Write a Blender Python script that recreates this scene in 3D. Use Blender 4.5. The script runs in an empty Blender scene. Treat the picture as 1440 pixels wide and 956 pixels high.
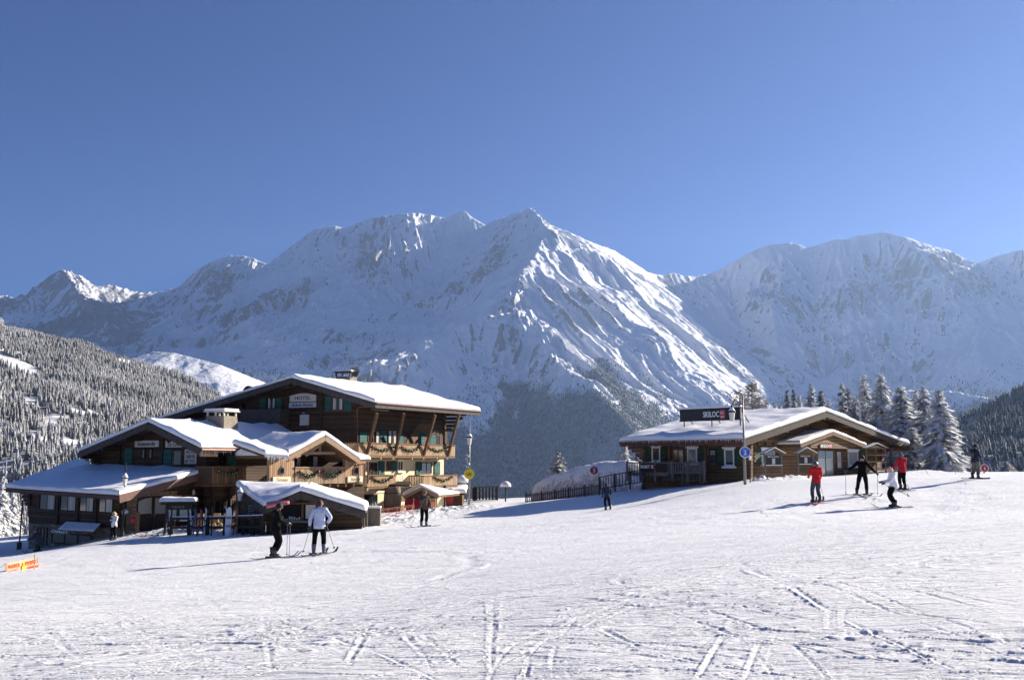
import bpy, math, random
import numpy as np
from mathutils import Vector, Matrix
R = math.radians
SC = bpy.context.scene
COL = SC.collection
# ------------------------------------------------------------------ camera
FPX, CX, CY = 1400.0, 720.0, 478.0
TH = math.atan(172.0 / FPX)
cT, sT = math.cos(TH), math.sin(TH)
cam_d = bpy.data.cameras.new('camera'); cam = bpy.data.objects.new('camera', cam_d); COL.objects.link(cam)
cam.rotation_euler = (R(90) + TH, 0, 0)
cam_d.sensor_fit = 'HORIZONTAL'; cam_d.sensor_width = 36.0; cam_d.lens = 35.0
cam_d.clip_start = 0.2; cam_d.clip_end = 80000
SC.camera = cam
# ------------------------------------------------------------------ light
SUN_AZ, SUN_EL = R(60), R(22)          # azimuth clockwise from +Y
w = bpy.data.worlds.new('World'); SC.world = w; w.use_nodes = True
nt = w.node_tree; bg = nt.nodes['Background']
sky = nt.nodes.new('ShaderNodeTexSky'); sky.sky_type = 'NISHITA'; sky.sun_disc = False
sky.sun_elevation = SUN_EL; sky.sun_rotation = SUN_AZ; sky.altitude = 1800
sky.air_density = 1.0; sky.dust_density = 0.7; sky.ozone_density = 6.5
tm = nt.nodes.new('ShaderNodeMix'); tm.data_type = 'RGBA'; tm.blend_type = 'MULTIPLY'; tm.inputs[0].default_value = 1; tm.inputs[7].default_value = (.46, .55, .79, 1)
nt.links.new(sky.outputs[0], tm.inputs[6]); nt.links.new(tm.outputs[2], bg.inputs[0]); bg.inputs[1].default_value = 0.05
sl = bpy.data.lights.new('sun', 'SUN'); sl.energy = 5.0; sl.angle = R(0.53); sl.color = (1.0, 0.91, 0.79)
so = bpy.data.objects.new('sun', sl); COL.objects.link(so)
sdir = Vector((math.cos(SUN_EL) * math.sin(SUN_AZ), math.cos(SUN_EL) * math.cos(SUN_AZ), math.sin(SUN_EL)))
so.rotation_euler = sdir.to_track_quat('Z', 'Y').to_euler(); so.location = sdir * 200
SC.view_settings.view_transform = 'Standard'; SC.view_settings.look = 'None'
SC.view_settings.exposure = 1.33; SC.view_settings.gamma = 1.0
try:
    SC.view_settings.use_curve_mapping = False
    SC.cycles.max_bounces = 5; SC.cycles.diffuse_bounces = 3; SC.cycles.glossy_bounces = 2
    SC.cycles.transmission_bounces = 2; SC.cycles.transparent_max_bounces = 4; SC.cycles.volume_bounces = 0
    SC.cycles.use_denoising = True
except Exception: pass

def U(px, py, d):
    """point seen in the photograph at (px, py), d metres ahead of the camera"""
    u = (px - CX) / FPX; v = (CY - py) / FPX
    y = cT - v * sT; z = sT + v * cT
    return Vector((u / y * d, d, z / y * d))
def AZ(px, d, py=650):
    p = U(px, py, d); return p.x, p.y

# ------------------------------------------------------------------ noise (numpy)
def _hash(ix, iy, seed):
    h = (ix.astype(np.int64) * 374761393 + iy.astype(np.int64) * 668265263 + seed * 1442695041) & 0xffffffff
    h = ((h ^ (h >> 13)) * 1274126177) & 0xffffffff
    return (h ^ (h >> 16)) & 0xffffffff
def pn(x, y, seed=0):
    ix = np.floor(x); iy = np.floor(y); fx = x - ix; fy = y - iy
    u = fx * fx * fx * (fx * (fx * 6 - 15) + 10); v = fy * fy * fy * (fy * (fy * 6 - 15) + 10)
    def g(dx, dy):
        a = _hash(ix + dx, iy + dy, seed) * (2 * np.pi / 4294967296.0)
        return np.cos(a) * (fx - dx) + np.sin(a) * (fy - dy)
    n0 = g(0, 0) * (1 - u) + g(1, 0) * u; n1 = g(0, 1) * (1 - u) + g(1, 1) * u
    return (n0 * (1 - v) + n1 * v) * 1.5
def fbm(x, y, o=4, seed=0, gain=.5):
    s = 0; a = 1; f = 1
    for k in range(o):
        s = s + a * pn(x * f + 17.3 * k, y * f - 9.1 * k, seed + k); a *= gain; f *= 2.03
    return s
def ridged(x, y, o=5, seed=0, gain=.5):
    s = 0; a = 1; f = 1; wgt = 1; t = 0
    for k in range(o):
        r = 1 - np.abs(pn(x * f + 31.7 * k, y * f + 11.3 * k, seed + k)) * 1.6
        r = np.clip(r, 0, 1) ** 2
        s = s + a * r * wgt; t += a; wgt = np.clip(r * 1.6, 0.15, 1); a *= gain; f *= 2.1
    return s / t
def sstep(a, b, x):
    t = np.clip((x - a) / (b - a), 0, 1); return t * t * (3 - 2 * t)

# ------------------------------------------------------------------ materials
def newmat(name, base=(.5, .5, .5), rough=.7, metal=0, spec=None):
    m = bpy.data.materials.new(name); m.use_nodes = True
    b = m.node_tree.nodes['Principled BSDF']
    b.inputs['Base Color'].default_value = (*base, 1); b.inputs['Roughness'].default_value = rough
    b.inputs['Metallic'].default_value = metal
    if spec is not None: b.inputs['Specular IOR Level'].default_value = spec
    return m
class NG:
    def __init__(s, m): s.t = m.node_tree; s.b = s.t.nodes.get('Principled BSDF')
    def n(s, typ, **kw):
        nd = s.t.nodes.new(typ)
        for k, v in kw.items(): setattr(nd, k, v)
        return nd
    def l(s, a, b): s.t.links.new(a, b)
    def val(s, inp, v):
        if hasattr(v, 'is_output') or isinstance(v, bpy.types.NodeSocket): s.l(v, inp)
        else: inp.default_value = v
    def math(s, op, a, b=0.0, c=None, clamp=False):
        nd = s.n('ShaderNodeMath', operation=op, use_clamp=clamp)
        s.val(nd.inputs[0], a); s.val(nd.inputs[1], b)
        if c is not None: s.val(nd.inputs[2], c)
        return nd.outputs[0]
    def pos(s):
        return s.n('ShaderNodeNewGeometry').outputs['Position']
    def mapping(s, v, scale=(1, 1, 1), rot=(0, 0, 0), loc=(0, 0, 0)):
        nd = s.n('ShaderNodeMapping'); s.l(v, nd.inputs[0])
        nd.inputs['Scale'].default_value = scale; nd.inputs['Rotation'].default_value = rot; nd.inputs['Location'].default_value = loc
        return nd.outputs[0]
    def noise(s, v, scale=1, detail=4, rough=.5, dist=0):
        nd = s.n('ShaderNodeTexNoise'); s.l(v, nd.inputs['Vector'])
        nd.inputs['Scale'].default_value = scale; nd.inputs['Detail'].default_value = detail
        nd.inputs['Roughness'].default_value = rough; nd.inputs['Distortion'].default_value = dist
        return nd.outputs['Fac']
    def ramp(s, f, stops):
        nd = s.n('ShaderNodeValToRGB'); s.l(f, nd.inputs[0]); cr = nd.color_ramp
        while len(cr.elements) < len(stops): cr.elements.new(.5)
        for e, (p, c) in zip(cr.elements, stops):
            e.position = p; e.color = (*c, 1) if len(c) == 3 else c
        return nd.outputs[0]
    def mix(s, f, a, b):
        nd = s.n('ShaderNodeMix', data_type='RGBA'); s.val(nd.inputs[0], f)
        for i, v in ((6, a), (7, b)):
            if isinstance(v, tuple): nd.inputs[i].default_value = (*v, 1)
            else: s.l(v, nd.inputs[i])
        return nd.outputs[2]
    def bump(s, h, strength=.5, dist=.05, prev=None):
        nd = s.n('ShaderNodeBump'); s.l(h, nd.inputs['Height'])
        nd.inputs['Strength'].default_value = strength; nd.inputs['Distance'].default_value = dist
        if prev is not None: s.l(prev, nd.inputs['Normal'])
        s.l(nd.outputs[0], s.b.inputs['Normal']); return nd.outputs[0]
SNOW = (.87, .87, .875)

def numpy_mesh(name, verts, faces, mat, smooth=True, kind=None, attr=None, uv=None):
    """faces: (n,3) or (n,4) int array"""
    me = bpy.data.meshes.new(name)
    nv = len(verts); nf, k = faces.shape
    me.vertices.add(nv); me.vertices.foreach_set('co', np.ascontiguousarray(verts, dtype=np.float32).ravel())
    me.loops.add(nf * k); me.loops.foreach_set('vertex_index', np.ascontiguousarray(faces, dtype=np.int32).ravel())
    me.polygons.add(nf); me.polygons.foreach_set('loop_start', np.arange(0, nf * k, k, dtype=np.int32))
    me.polygons.foreach_set('loop_total', np.full(nf, k, dtype=np.int32))
    if smooth: me.polygons.foreach_set('use_smooth', np.ones(nf, dtype=bool))
    me.update(calc_edges=True)
    if attr is not None:
        for an, av in attr.items():
            a = me.attributes.new(an, 'FLOAT', 'POINT'); a.data.foreach_set('value', np.ascontiguousarray(av, dtype=np.float32))
    for mm in (mat if isinstance(mat, (list, tuple)) else [mat]): me.materials.append(mm)
    o = bpy.data.objects.new(name, me); COL.objects.link(o)
    if kind: o['kind'] = kind
    return o
def grid_faces(nr, nc):
    i = np.arange(nr * nc).reshape(nr, nc)
    return np.stack([i[:-1, :-1].ravel(), i[:-1, 1:].ravel(), i[1:, 1:].ravel(), i[1:, :-1].ravel()], 1)

# ------------------------------------------------------------------ ground height (thin plate spline through surveyed points)
GC = [(720,956,8.3),(0,956,9.4),(360,956,8.7),(1080,956,8.0),(1440,956,7.7),
      (390,785,33.6),(451,780,34.5),(597,741,50.5),(60,775,62),(165,757,64),(853,717,60),
      (1147,707,44),(1212,697,46),(1250,715,42.5),(1268,690,49),(1371,674,52.5),
      (1047,679,66),(1240,662,88),(1150,671,77),(930,686,73),(1080,676,68),
      (660,714,78),(515,741,63),(440,745,59),(340,748,61),(250,745,66),(235,747,63),(0,766,78),
      (60,768,72),(600,716,88),(545,719,84),(690,705,96),(740,707,92),(840,697,84),(800,703,88),
      (1340,666,68),(1440,666,64),(1300,668,70),(500,850,18.5),(1000,820,13.5),(150,830,23.5),(1300,780,16),(1440,730,25)]
_P = np.array([[*U(a, b, c)] for a, b, c in GC])
_S = 20.0
def _tps_k(r2): return np.where(r2 > 1e-12, .5 * r2 * np.log(np.maximum(r2, 1e-12)), 0)
def _tps_fit():
    X = _P[:, :2] / _S; n = len(X)
    d2 = ((X[:, None] - X[None]) ** 2).sum(-1)
    A = np.zeros((n + 3, n + 3)); A[:n, :n] = _tps_k(d2) + np.eye(n) * 0.004
    A[:n, n] = 1; A[:n, n + 1:] = X; A[n, :n] = 1; A[n + 1:, :n] = X.T
    return np.linalg.solve(A, np.concatenate([_P[:, 2], np.zeros(3)]))
_W = _tps_fit()
CREST = ([-300,0,300,640,700,760,900,1240,1340,1440,1800], [84,86,98,104,101,98,98,98,74,68,70])
def gz(x, y):
    """ground height, arrays"""
    x = np.asarray(x, float); y = np.asarray(y, float)
    px = 720 + x / np.maximum(y, 3) * 1400
    dc = np.interp(px, *CREST)
    s = np.where(y > dc, dc / np.maximum(y, 1e-3), 1.0)
    xx = np.clip(x * s, -75, 75); yy = np.clip(y * s, 4, 200)
    X = np.stack([xx, yy], -1) / _S
    z = np.full(xx.shape, _W[-3]) + X[..., 0] * _W[-2] + X[..., 1] * _W[-1]
    for k in range(len(_P)):
        d2 = (X[..., 0] - _P[k, 0] / _S) ** 2 + (X[..., 1] - _P[k, 1] / _S) ** 2
        z = z + _W[k] * _tps_k(d2)
    e = np.maximum(y - dc, 0)
    z = z - np.where(e < 30, .5 * e * e * .38 / 30, .38 * (e - 15))
    return z
def G(x, y): return float(gz(np.array([x]), np.array([y]))[0])
def onG(px, d, dz=0):
    x, y = AZ(px, d); return Vector((x, y, G(x, y) + dz))

# ------------------------------------------------------------------ materials: snow, rock
def mat_ground():
    m = newmat('piste_snow', SNOW, .55, spec=.25); g = NG(m); p = g.pos()
    g.l(g.ramp(g.noise(g.mapping(p, (.05, .12, .05)), 1, 5), [(.3, (.86, .865, .87)), (.7, (.90, .90, .90))]), g.b.inputs['Base Color'])
    n1 = g.noise(g.mapping(p, (.5, 2.6, 1), (0, 0, R(8))), 1.3, 7, .62)
    n2 = g.noise(g.mapping(p, (2.5, 9, 1), (0, 0, R(-14))), 1.6, 7, .68)
    n3 = g.noise(p, 9, 5, .7)
    n4 = g.noise(g.mapping(p, (1.2, 14, 1), (0, 0, R(4))), 1.1, 4, .6)
    n5 = g.ramp(g.noise(g.mapping(p, (3, 5, 1), (0, 0, R(20))), 2.2, 8, .75), [(.44, (0, 0, 0)), (.52, (1, 1, 1))])
    n6 = g.ramp(g.noise(g.mapping(p, (.35, 3.4, 1), (0, 0, R(-6))), 1.5, 6, .7, .6), [(.40, (0, 0, 0)), (.50, (1, 1, 1)), (.62, (.6, .6, .6))])
    b1 = g.bump(n1, .8, .06); b2 = g.bump(n2, .8, .036, b1); b4 = g.bump(n4, .7, .03, b2); b5 = g.bump(n5, .55, .014, b4); b6 = g.bump(n6, .7, .018, b5); g.bump(n3, .6, .014, b6)
    return m
def mat_roofsnow(name='roof_snow'):
    m = newmat(name, SNOW, .6, spec=.2); g = NG(m); p = g.pos()
    b = g.bump(g.noise(p, 1.2, 5, .55), .5, .12); g.bump(g.noise(p, 9, 4, .6), .4, .015, b)
    return m
def mat_mountain():
    m = newmat('alpine_rock_snow', SNOW, .75, spec=.1); g = NG(m); p = g.pos()
    nz = g.n('ShaderNodeSeparateXYZ'); geo = g.n('ShaderNodeNewGeometry'); g.l(geo.outputs['Normal'], nz.inputs[0])
    at = g.n('ShaderNodeAttribute', attribute_name='rock').outputs['Fac']
    n1 = g.noise(g.mapping(p, (1, 1, 1.6)), .0042, 9, .68, .6)
    n2 = g.noise(g.mapping(p, (1, 1, .35)), .016, 7, .7, .4)
    s = g.math('ADD', g.math('MULTIPLY', g.math('SUBTRACT', n1, .5), 1.15), g.math('MULTIPLY', g.math('SUBTRACT', n2, .5), 1.3))
    s = g.math('ADD', s, at)
    st = g.math('MULTIPLY', g.math('SUBTRACT', .78, nz.outputs[2]), 1.1)
    s = g.math('ADD', s, st)
    f = g.ramp(s, [(.40, (0, 0, 0)), (.58, (1, 1, 1))])
    rock = g.ramp(n2, [(.3, (.17, .17, .19)), (.7, (.38, .37, .38))])
    wd = g.n('ShaderNodeAttribute', attribute_name='woods').outputs['Fac']
    wn = g.ramp(g.noise(g.mapping(p, (1, 1, .5)), .035, 6, .75), [(.35, (.10, .12, .13)), (.7, (.42, .44, .46))])
    g.l(g.mix(wd, g.mix(f, (.88, .885, .90), rock), wn), g.b.inputs['Base Color'])
    b = g.bump(n1, .9, 26); g.bump(n2, .8, 13, b)
    return m
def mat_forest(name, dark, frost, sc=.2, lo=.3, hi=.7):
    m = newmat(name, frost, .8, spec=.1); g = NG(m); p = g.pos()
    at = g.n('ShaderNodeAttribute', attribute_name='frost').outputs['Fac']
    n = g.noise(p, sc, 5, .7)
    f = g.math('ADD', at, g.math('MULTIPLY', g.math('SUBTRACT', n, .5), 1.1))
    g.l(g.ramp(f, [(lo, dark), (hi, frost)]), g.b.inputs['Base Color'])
    return m
M = {}
M['ground'] = mat_ground(); M['snow'] = mat_roofsnow(); M['mountain'] = mat_mountain()

# ------------------------------------------------------------------ ground sheet
def build_ground():
    pxs = np.concatenate([np.linspace(-2600, -260, 40), np.arange(-240, 1681, 1.4), np.linspace(1700, 4000, 40)])
    ds = [1.5]
    while ds[-1] < 1500:
        d = ds[-1]
        if d < 5: st = .25
        elif d < 125: st = min(max(d * d / 2450 / 1.9, .015), .25)
        else: st = (d - 100) * .12
        ds.append(d + st)
    ds = np.array(ds)
    A = (pxs - 720) / 1400
    Y = np.repeat(ds[:, None], len(A), 1); X = A[None] * Y
    # height on a coarser net, then interpolated (the spline is smooth)
    ci = np.unique(np.concatenate([np.arange(0, len(pxs), 12), [len(pxs) - 1]])); ri = np.unique(np.concatenate([np.arange(0, len(ds), 4), [len(ds) - 1]]))
    Zc = gz(X[np.ix_(ri, ci)], Y[np.ix_(ri, ci)])
    Zr = np.array([np.interp(np.arange(len(pxs)), ci, r) for r in Zc])
    Z = np.empty_like(X)
    k = np.interp(np.arange(len(ds)), ri, np.arange(len(ri))); k0 = np.minimum(k.astype(int), len(ri) - 2); f = (k - k0)[:, None]
    Z = Zr[k0] * (1 - f) + Zr[k0 + 1] * f
    near = sstep(130, 90, Y)
    Z += near * (.03 * fbm(X * .2, Y * .4, 3, 5) + .008 * fbm(X * .7, Y * 2.2, 4, 9))
    # churned patches
    ch = sstep(.05, .5, fbm(X * .12, Y * .2, 3, 21)) * sstep(60, 30, Y)
    Z += ch * .006 * fbm(X * 1.6, Y * 6, 4, 33)
    # rough ploughed snow by the hotel porch and in front of the rental hut
    def patch(cx, cy, rx, ry, amp, sd):
        e = np.exp(-(((X - cx) / rx) ** 2 + ((Y - cy) / ry) ** 2))
        return amp * e * (.35 + .9 * ridged(X * .9, Y * .9, 4, sd))
    for (q, dd, rx, ry, am) in [(550, 68, 4, 6, .22), (1075, 67, 1.6, 1.0, .45), (1110, 71, 1.2, .8, .35), (1135, 74, 1, .8, .3), (250, 63, 3, 2, .2), (310, 62, 3.5, 1.6, .35), (345, 60, 2, 1.5, .3), (630, 76, 4, 4, .3), (170, 65, 2, 1.5, .4)]:
        cx, cy = AZ(q, dd); Z += patch(cx, cy, rx, ry, am, 40 + int(q))
    # ski tracks: pairs of arcs pressed into the piste
    rnd = random.Random(4)
    sub = (Y > 6.5) & (Y < 62); ii = np.where(sub.any(1))[0]; r0, r1 = ii[0], ii[-1] + 1
    Xs, Ys = X[r0:r1], Y[r0:r1]; dZ = np.zeros_like(Xs)
    dsub = Ys[:, 0]
    for t in range(460):
        yb = 7 + 40 * rnd.random() ** 1.5; xb = (rnd.random() - .5) * 1.3 * yb
        if rnd.random() < .74: ang = R(90 + rnd.uniform(-26, 26))       # centre above / below: runs across
        else: ang = R(rnd.uniform(-70, 70))
        rad = rnd.choice([9, 20, 40, 90, 200, 400]) * rnd.uniform(.7, 1.3)
        if rnd.random() < .5: ang += math.pi
        cx, cy = xb + rad * math.cos(ang), yb + rad * math.sin(ang)
        L = rnd.uniform(2.5, 22) * (.7 + yb / 25)
        depth = rnd.uniform(.002, .0085) * (1 if t % 8 else 2.0); wd0 = rnd.uniform(.012, .026)
        q0, q1 = np.searchsorted(dsub, yb - L), np.searchsorted(dsub, yb + L)
        if q1 <= q0: continue
        Xq, Yq = Xs[q0:q1], Ys[q0:q1]; dist = np.hypot(Xq - xb, Yq - yb); cand = dist < L
        if not cand.any(): continue
        Yc = Yq[cand]; wdt = np.maximum(np.maximum(wd0, 1.35 * Yc * Yc / 4650), Yc * .0016)
        rr = np.hypot(Xq[cand] - cx, Yc - cy); mask = sstep(L, L * .3, dist[cand]) * np.clip(.75 + 1.2 * pn(Xq[cand] * .9, Yc * .9, t), 0, 1.3)
        gap = rnd.uniform(.12, .4); pr = 0
        for off in ((0, gap) if rnd.random() < .6 else (0,)):
            q = (rr - rad - off) / wdt; pr = pr + (-np.exp(-q * q) + .6 * np.exp(-((q - 1.8) / .8) ** 2) + .2 * np.exp(-((q + 1.8) / .8) ** 2)) * depth
        S_ = dZ[q0:q1]; cur = S_[cand]; nw = pr * mask; S_[cand] = np.where(np.abs(nw) > np.abs(cur), nw, cur)
    # the individual tracks one can pick out in the foreground
    def gnd(px, py):
        lo, hi = 5., 75.
        dd = np.linspace(lo, hi, 500); q = np.array([tuple(U(px, py, float(d))) for d in dd]); g_ = gz(q[:, 0], q[:, 1]); k = np.argmax(q[:, 2] < g_); return q[k, 0], q[k, 1]
    TR = [([(0,822),(120,826),(250,838),(380,842),(460,838)], .006), ([(720,908),(900,905),(1100,908),(1440,925)], .016), ([(720,862),(860,853),(1000,862),(1060,868)], .012), ([(690,830),(694,870),(690,915),(692,956)], .013),
          ([(182,853),(180,875),(205,892),(260,897),(340,892)], .011), ([(50,866),(85,905),(120,935)], .012), ([(525,872),(505,905),(485,948)], .014), ([(560,880),(590,915),(612,950)], .012), ([(585,878),(620,915),(650,945)], .010),
          ([(835,878),(870,898),(905,914)], .013), ([(860,876),(960,885),(1080,905),(1200,926)], .012), ([(980,890),(1130,905),(1300,938)], .011), ([(1000,800),(1180,815),(1440,850)], .006), ([(370,850),(372,885),(380,930),(384,956)], .010), ([(745,926),(738,956)], .012), ([(270,920),(330,935),(420,948)], .008), ([(1150,880),(1290,890),(1440,896)], .010), ([(820,905),(980,930),(1100,950)], .010)]
    for pl, dep_ in TR:
        P_ = [gnd(a, b) for a, b in pl]
        # smooth the polyline
        t_ = np.linspace(0, len(P_) - 1, 8 * len(P_)); xs_ = np.interp(t_, range(len(P_)), [q[0] for q in P_]); ys_ = np.interp(t_, range(len(P_)), [q[1] for q in P_])
        for _ in range(6): xs_[1:-1] = (xs_[:-2] + xs_[2:] + 2 * xs_[1:-1]) / 4; ys_[1:-1] = (ys_[:-2] + ys_[2:] + 2 * ys_[1:-1]) / 4
        bb = (Xs > xs_.min() - .6) & (Xs < xs_.max() + .6) & (Ys > ys_.min() - .6) & (Ys < ys_.max() + .6)
        xx, yy = Xs[bb], Ys[bb]; dm_ = np.full(xx.shape, 9.); al_ = np.zeros(xx.shape)
        for i in range(len(xs_) - 1):
            ax, ay, bx, by = xs_[i], ys_[i], xs_[i + 1], ys_[i + 1]; L2 = (bx - ax) ** 2 + (by - ay) ** 2 + 1e-9
            tt = np.clip(((xx - ax) * (bx - ax) + (yy - ay) * (by - ay)) / L2, 0, 1); dq = np.hypot(xx - ax - tt * (bx - ax), yy - ay - tt * (by - ay)); al_ = np.where(dq < dm_, (i + tt) / (len(xs_) - 1), al_); dm_ = np.minimum(dm_, dq)
        wv = np.maximum(.015, 1.2 * yy * yy / 4650); q = dm_ / wv
        nw = (-np.exp(-q * q) * 1.2 + .7 * np.exp(-((q - 2) / .8) ** 2)) * sstep(0, .25, al_) * sstep(1, .8, al_) * dep_ * .58 * (.7 + .6 * fbm(xx * 3, yy * 3, 2, 8)); cur = dZ[bb]; dZ[bb] = np.where(np.abs(nw) > np.abs(cur), nw, cur)
    # crumbs and broken crust close to the camera
    cr = np.clip(fbm(Xs * 2.2, Ys * 4.5, 4, 71) - .18, 0, .5) * sstep(26, 12, Ys) * np.clip(.5 + fbm(Xs * .25, Ys * .5, 2, 72) * 1.5, 0, 1)
    dZ += cr * .035
    Z[r0:r1] += dZ
    V = np.stack([X, Y, Z], -1).reshape(-1, 3)
    nr, nc = Y.shape
    # apron behind and under the camera
    o = numpy_mesh('snow_ground', V, grid_faces(nr, nc)[:, ::-1][:, [0, 1, 2, 3]], M['ground'], True, 'structure')
    me = bpy.data.meshes.new('snow_ground_behind')
    zz = G(0, 4) - .05
    vs = []; fs = []
    X2 = np.linspace(-60, 60, 25); Y2 = np.linspace(-60, 1.5, 13)
    XX, YY = np.meshgrid(X2, Y2); ZZ = gz(XX, np.full_like(XX, 4.0)); ZZ = np.where(YY > 1, ZZ, ZZ) 
    b = numpy_mesh('snow_ground', np.stack([XX, YY, ZZ - .12], -1).reshape(-1, 3), grid_faces(13, 25), M['ground'], True, 'structure')
build_ground()

# ------------------------------------------------------------------ mountains
def poly(pts): return [U(a, b, c * 1000.) for a, b, c in pts]
def lerp_depth(pts, dpt):
    xs, ds = zip(*dpt); return [(a, b, float(np.interp(a, xs, ds))) for a, b in pts]
sky_line = [(-180,430),(-60,420),(0,414),(14,417),(35,414),(48,402),(62,392),(78,381),(90,376),(100,383),(116,388),(126,392),(134,402),(148,402),(155,399),(172,403),(192,411),(225,410),(245,405),(256,402),(262,393),(275,380),(295,368),(318,360),(332,358),(352,361),(372,369),
  (384,371),(394,361),(405,349),(420,338),(440,323),(462,317),(487,319),(505,312),(530,304),(560,300),(590,299),(612,303),(627,306),(640,298),(653,296),(668,307),(688,319),(700,308),(722,300),(737,296),(745,291),(752,296),(764,308),(778,318),(800,326),(830,340),(860,350),(885,365),(910,382),(930,386),(948,383),(960,387),(978,388),(1000,383),(1018,376),(1035,365),(1052,355),(1078,344),(1112,340),(1122,342),(1132,347),(1150,344),(1168,337),(1180,335),(1192,336),(1212,329),(1245,325),(1270,331),(1300,341),(1318,347),(1335,351),(1355,362),(1374,369),(1395,361),(1430,351),(1460,348),(1520,335),(1640,330)]
# surveyed points of the massif (photograph position, distance in km); chains are ridge or valley lines
dep = [(-180,15.6),(0,15.6),(240,15.7),(330,15.3),(380,15.0),(440,14.8),(600,15.0),(688,14.9),(745,14.0),(850,13.7),(935,14.6),(1000,15.0),(1112,15.0),(1245,14.5),(1374,13.9),(1640,12.5)]
CH = [
 [(a, b, float(np.interp(a, [q[0] for q in dep], [q[1] for q in dep]))) for a, b in sky_line],
 [(745,291,14.0),(771,320,13.4),(757,350,12.8),(731,386,12.0),(729,410,11.6),(733,437,11.2),(762,463,10.7),(771,494,10.2),(796,517,9.7),(828,535,9.3),(850,560,8.8),(885,595,8.2),(915,640,7.4),(940,700,6.5)],
 [(731,386,12.0),(700,420,11.5),(670,447,11.1),(640,463,10.9),(600,487,10.5),(560,505,10.2),(520,517,10.1),(470,535,9.9),(400,565,9.4),(300,600,8)],
 [(800,326,float(np.interp(800,[745,850],[14.0,13.7]))),(835,350,13.3),(868,374,12.9),(905,413,12.4),(935,440,12.1),(985,480,11.6),(1040,525,11.0),(1090,570,10.3),(1140,615,9.5),(1180,680,8.5)],
 [(757,350,12.8),(800,388,12.35),(838,414,11.95),(880,437,11.55),(930,472,11.0),(985,517,10.4),(1040,572,9.6),(1080,640,8.6)],
 [(745,400,11.85),(790,438,11.35),(840,480,10.8),(890,526,10.2),(940,575,9.4),(990,645,8.3)],
 [(830,385,12.55),(880,420,12.0),(930,455,11.5),(990,500,11.0),(1045,548,10.3),(1100,610,9.4)],
 [(590,299,14.98),(590,335,14.4),(560,365,14.0),(535,385,13.7),(515,402,13.4)],
 [(487,319,14.85),(500,350,14.3),(482,382,13.8)],
 [(440,323,14.8),(432,360,14.2),(428,385,13.8),(400,405,13.4),(360,420,13.0),(350,450,12.5),(362,472,12.0),(398,484,11.5),(430,498,11.1),(455,522,10.6)],
 [(700,308,14.76),(686,350,13.8),(664,385,13.2),(648,415,12.7)],
 [(372,369,15.05),(345,395,14.4),(325,425,13.8),(300,455,13.0),(290,490,12.0)],
 [(318,360,15.36),(290,395,14.6),(262,430,14.0),(235,465,13.0),(200,500,12)],
 [(225,410,15.69),(215,440,14.7),(190,460,13.9)],
 [(90,376,15.63),(110,410,14.9),(135,435,14.2),(165,465,13.3),(180,495,12.3)],
 [(48,402,15.62),(20,440,14.6),(-40,470,13.4)],
 [(1112,340,15.0),(1100,390,14.2),(1085,430,13.6),(1095,490,12.7),(1120,540,11.8),(1150,580,11)],
 [(1180,335,14.75),(1190,390,14.0),(1200,450,13.2),(1215,510,12.3),(1230,560,11.4)],
 [(1270,331,14.38),(1290,350,13.85),(1318,386,13.35),(1340,420,13.0),(1380,455,12.4),(1430,500,11.6),(1500,550,10.8)],
 [(1374,369,13.9),(1400,410,13.2),(1440,446,12.5),(1500,490,11.6)],
]
PTS = [(1305,352,13.9),(1338,368,13.6),(1362,377,13.5),(545,312,14.55),(585,310,14.6),(560,430,13.0),(615,415,13.5),(640,440,12.5),(560,478,11.7),(500,497,11.3),(480,450,12.4),(520,420,13.1),(610,460,12.0),(450,430,12.9),(545,335,14.6),(620,345,14.5),(650,350,14.3),(655,330,14.7),(600,385,14.0),(470,350,14.35),(405,385,14.1),(385,440,13.0),
 (160,430,14.9),(120,450,14.3),(255,430,14.8),(270,460,13.6),(340,440,13.7),(60,440,14.8),(20,470,13.6),(100,480,12.9),(225,490,12.6),(320,470,12.7),(150,520,10),(250,530,9.6),(340,520,10.6),(400,530,10.2),(330,560,9.9),
 (960,420,14.2),(1000,455,13.5),(1060,505,12.7),(1120,560,11.5),(1180,600,10.5),(970,400,14.6),(1030,420,14.4),(1045,470,13.5),(1145,400,14.2),(1148,460,13.3),(1160,530,12.2),(1245,400,13.9),(1255,450,13.1),(1275,510,12.2),(1300,560,11.2),(1370,500,11.6),(1440,560,10.5),(1350,390,13.7),(1380,420,13.0),(1440,400,13.2),(1500,430,12.4),
 (680,515,10.45),(640,540,10.1),(590,560,9.85),(740,520,10.3),(745,570,9.65),(700,615,9.1),(610,630,9.0),(790,590,8.95),(830,640,8.2),(760,690,8.0),(650,700,8.2),(500,640,8.6),(500,700,8.0),(1000,700,7),(1200,660,9)]
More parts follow.
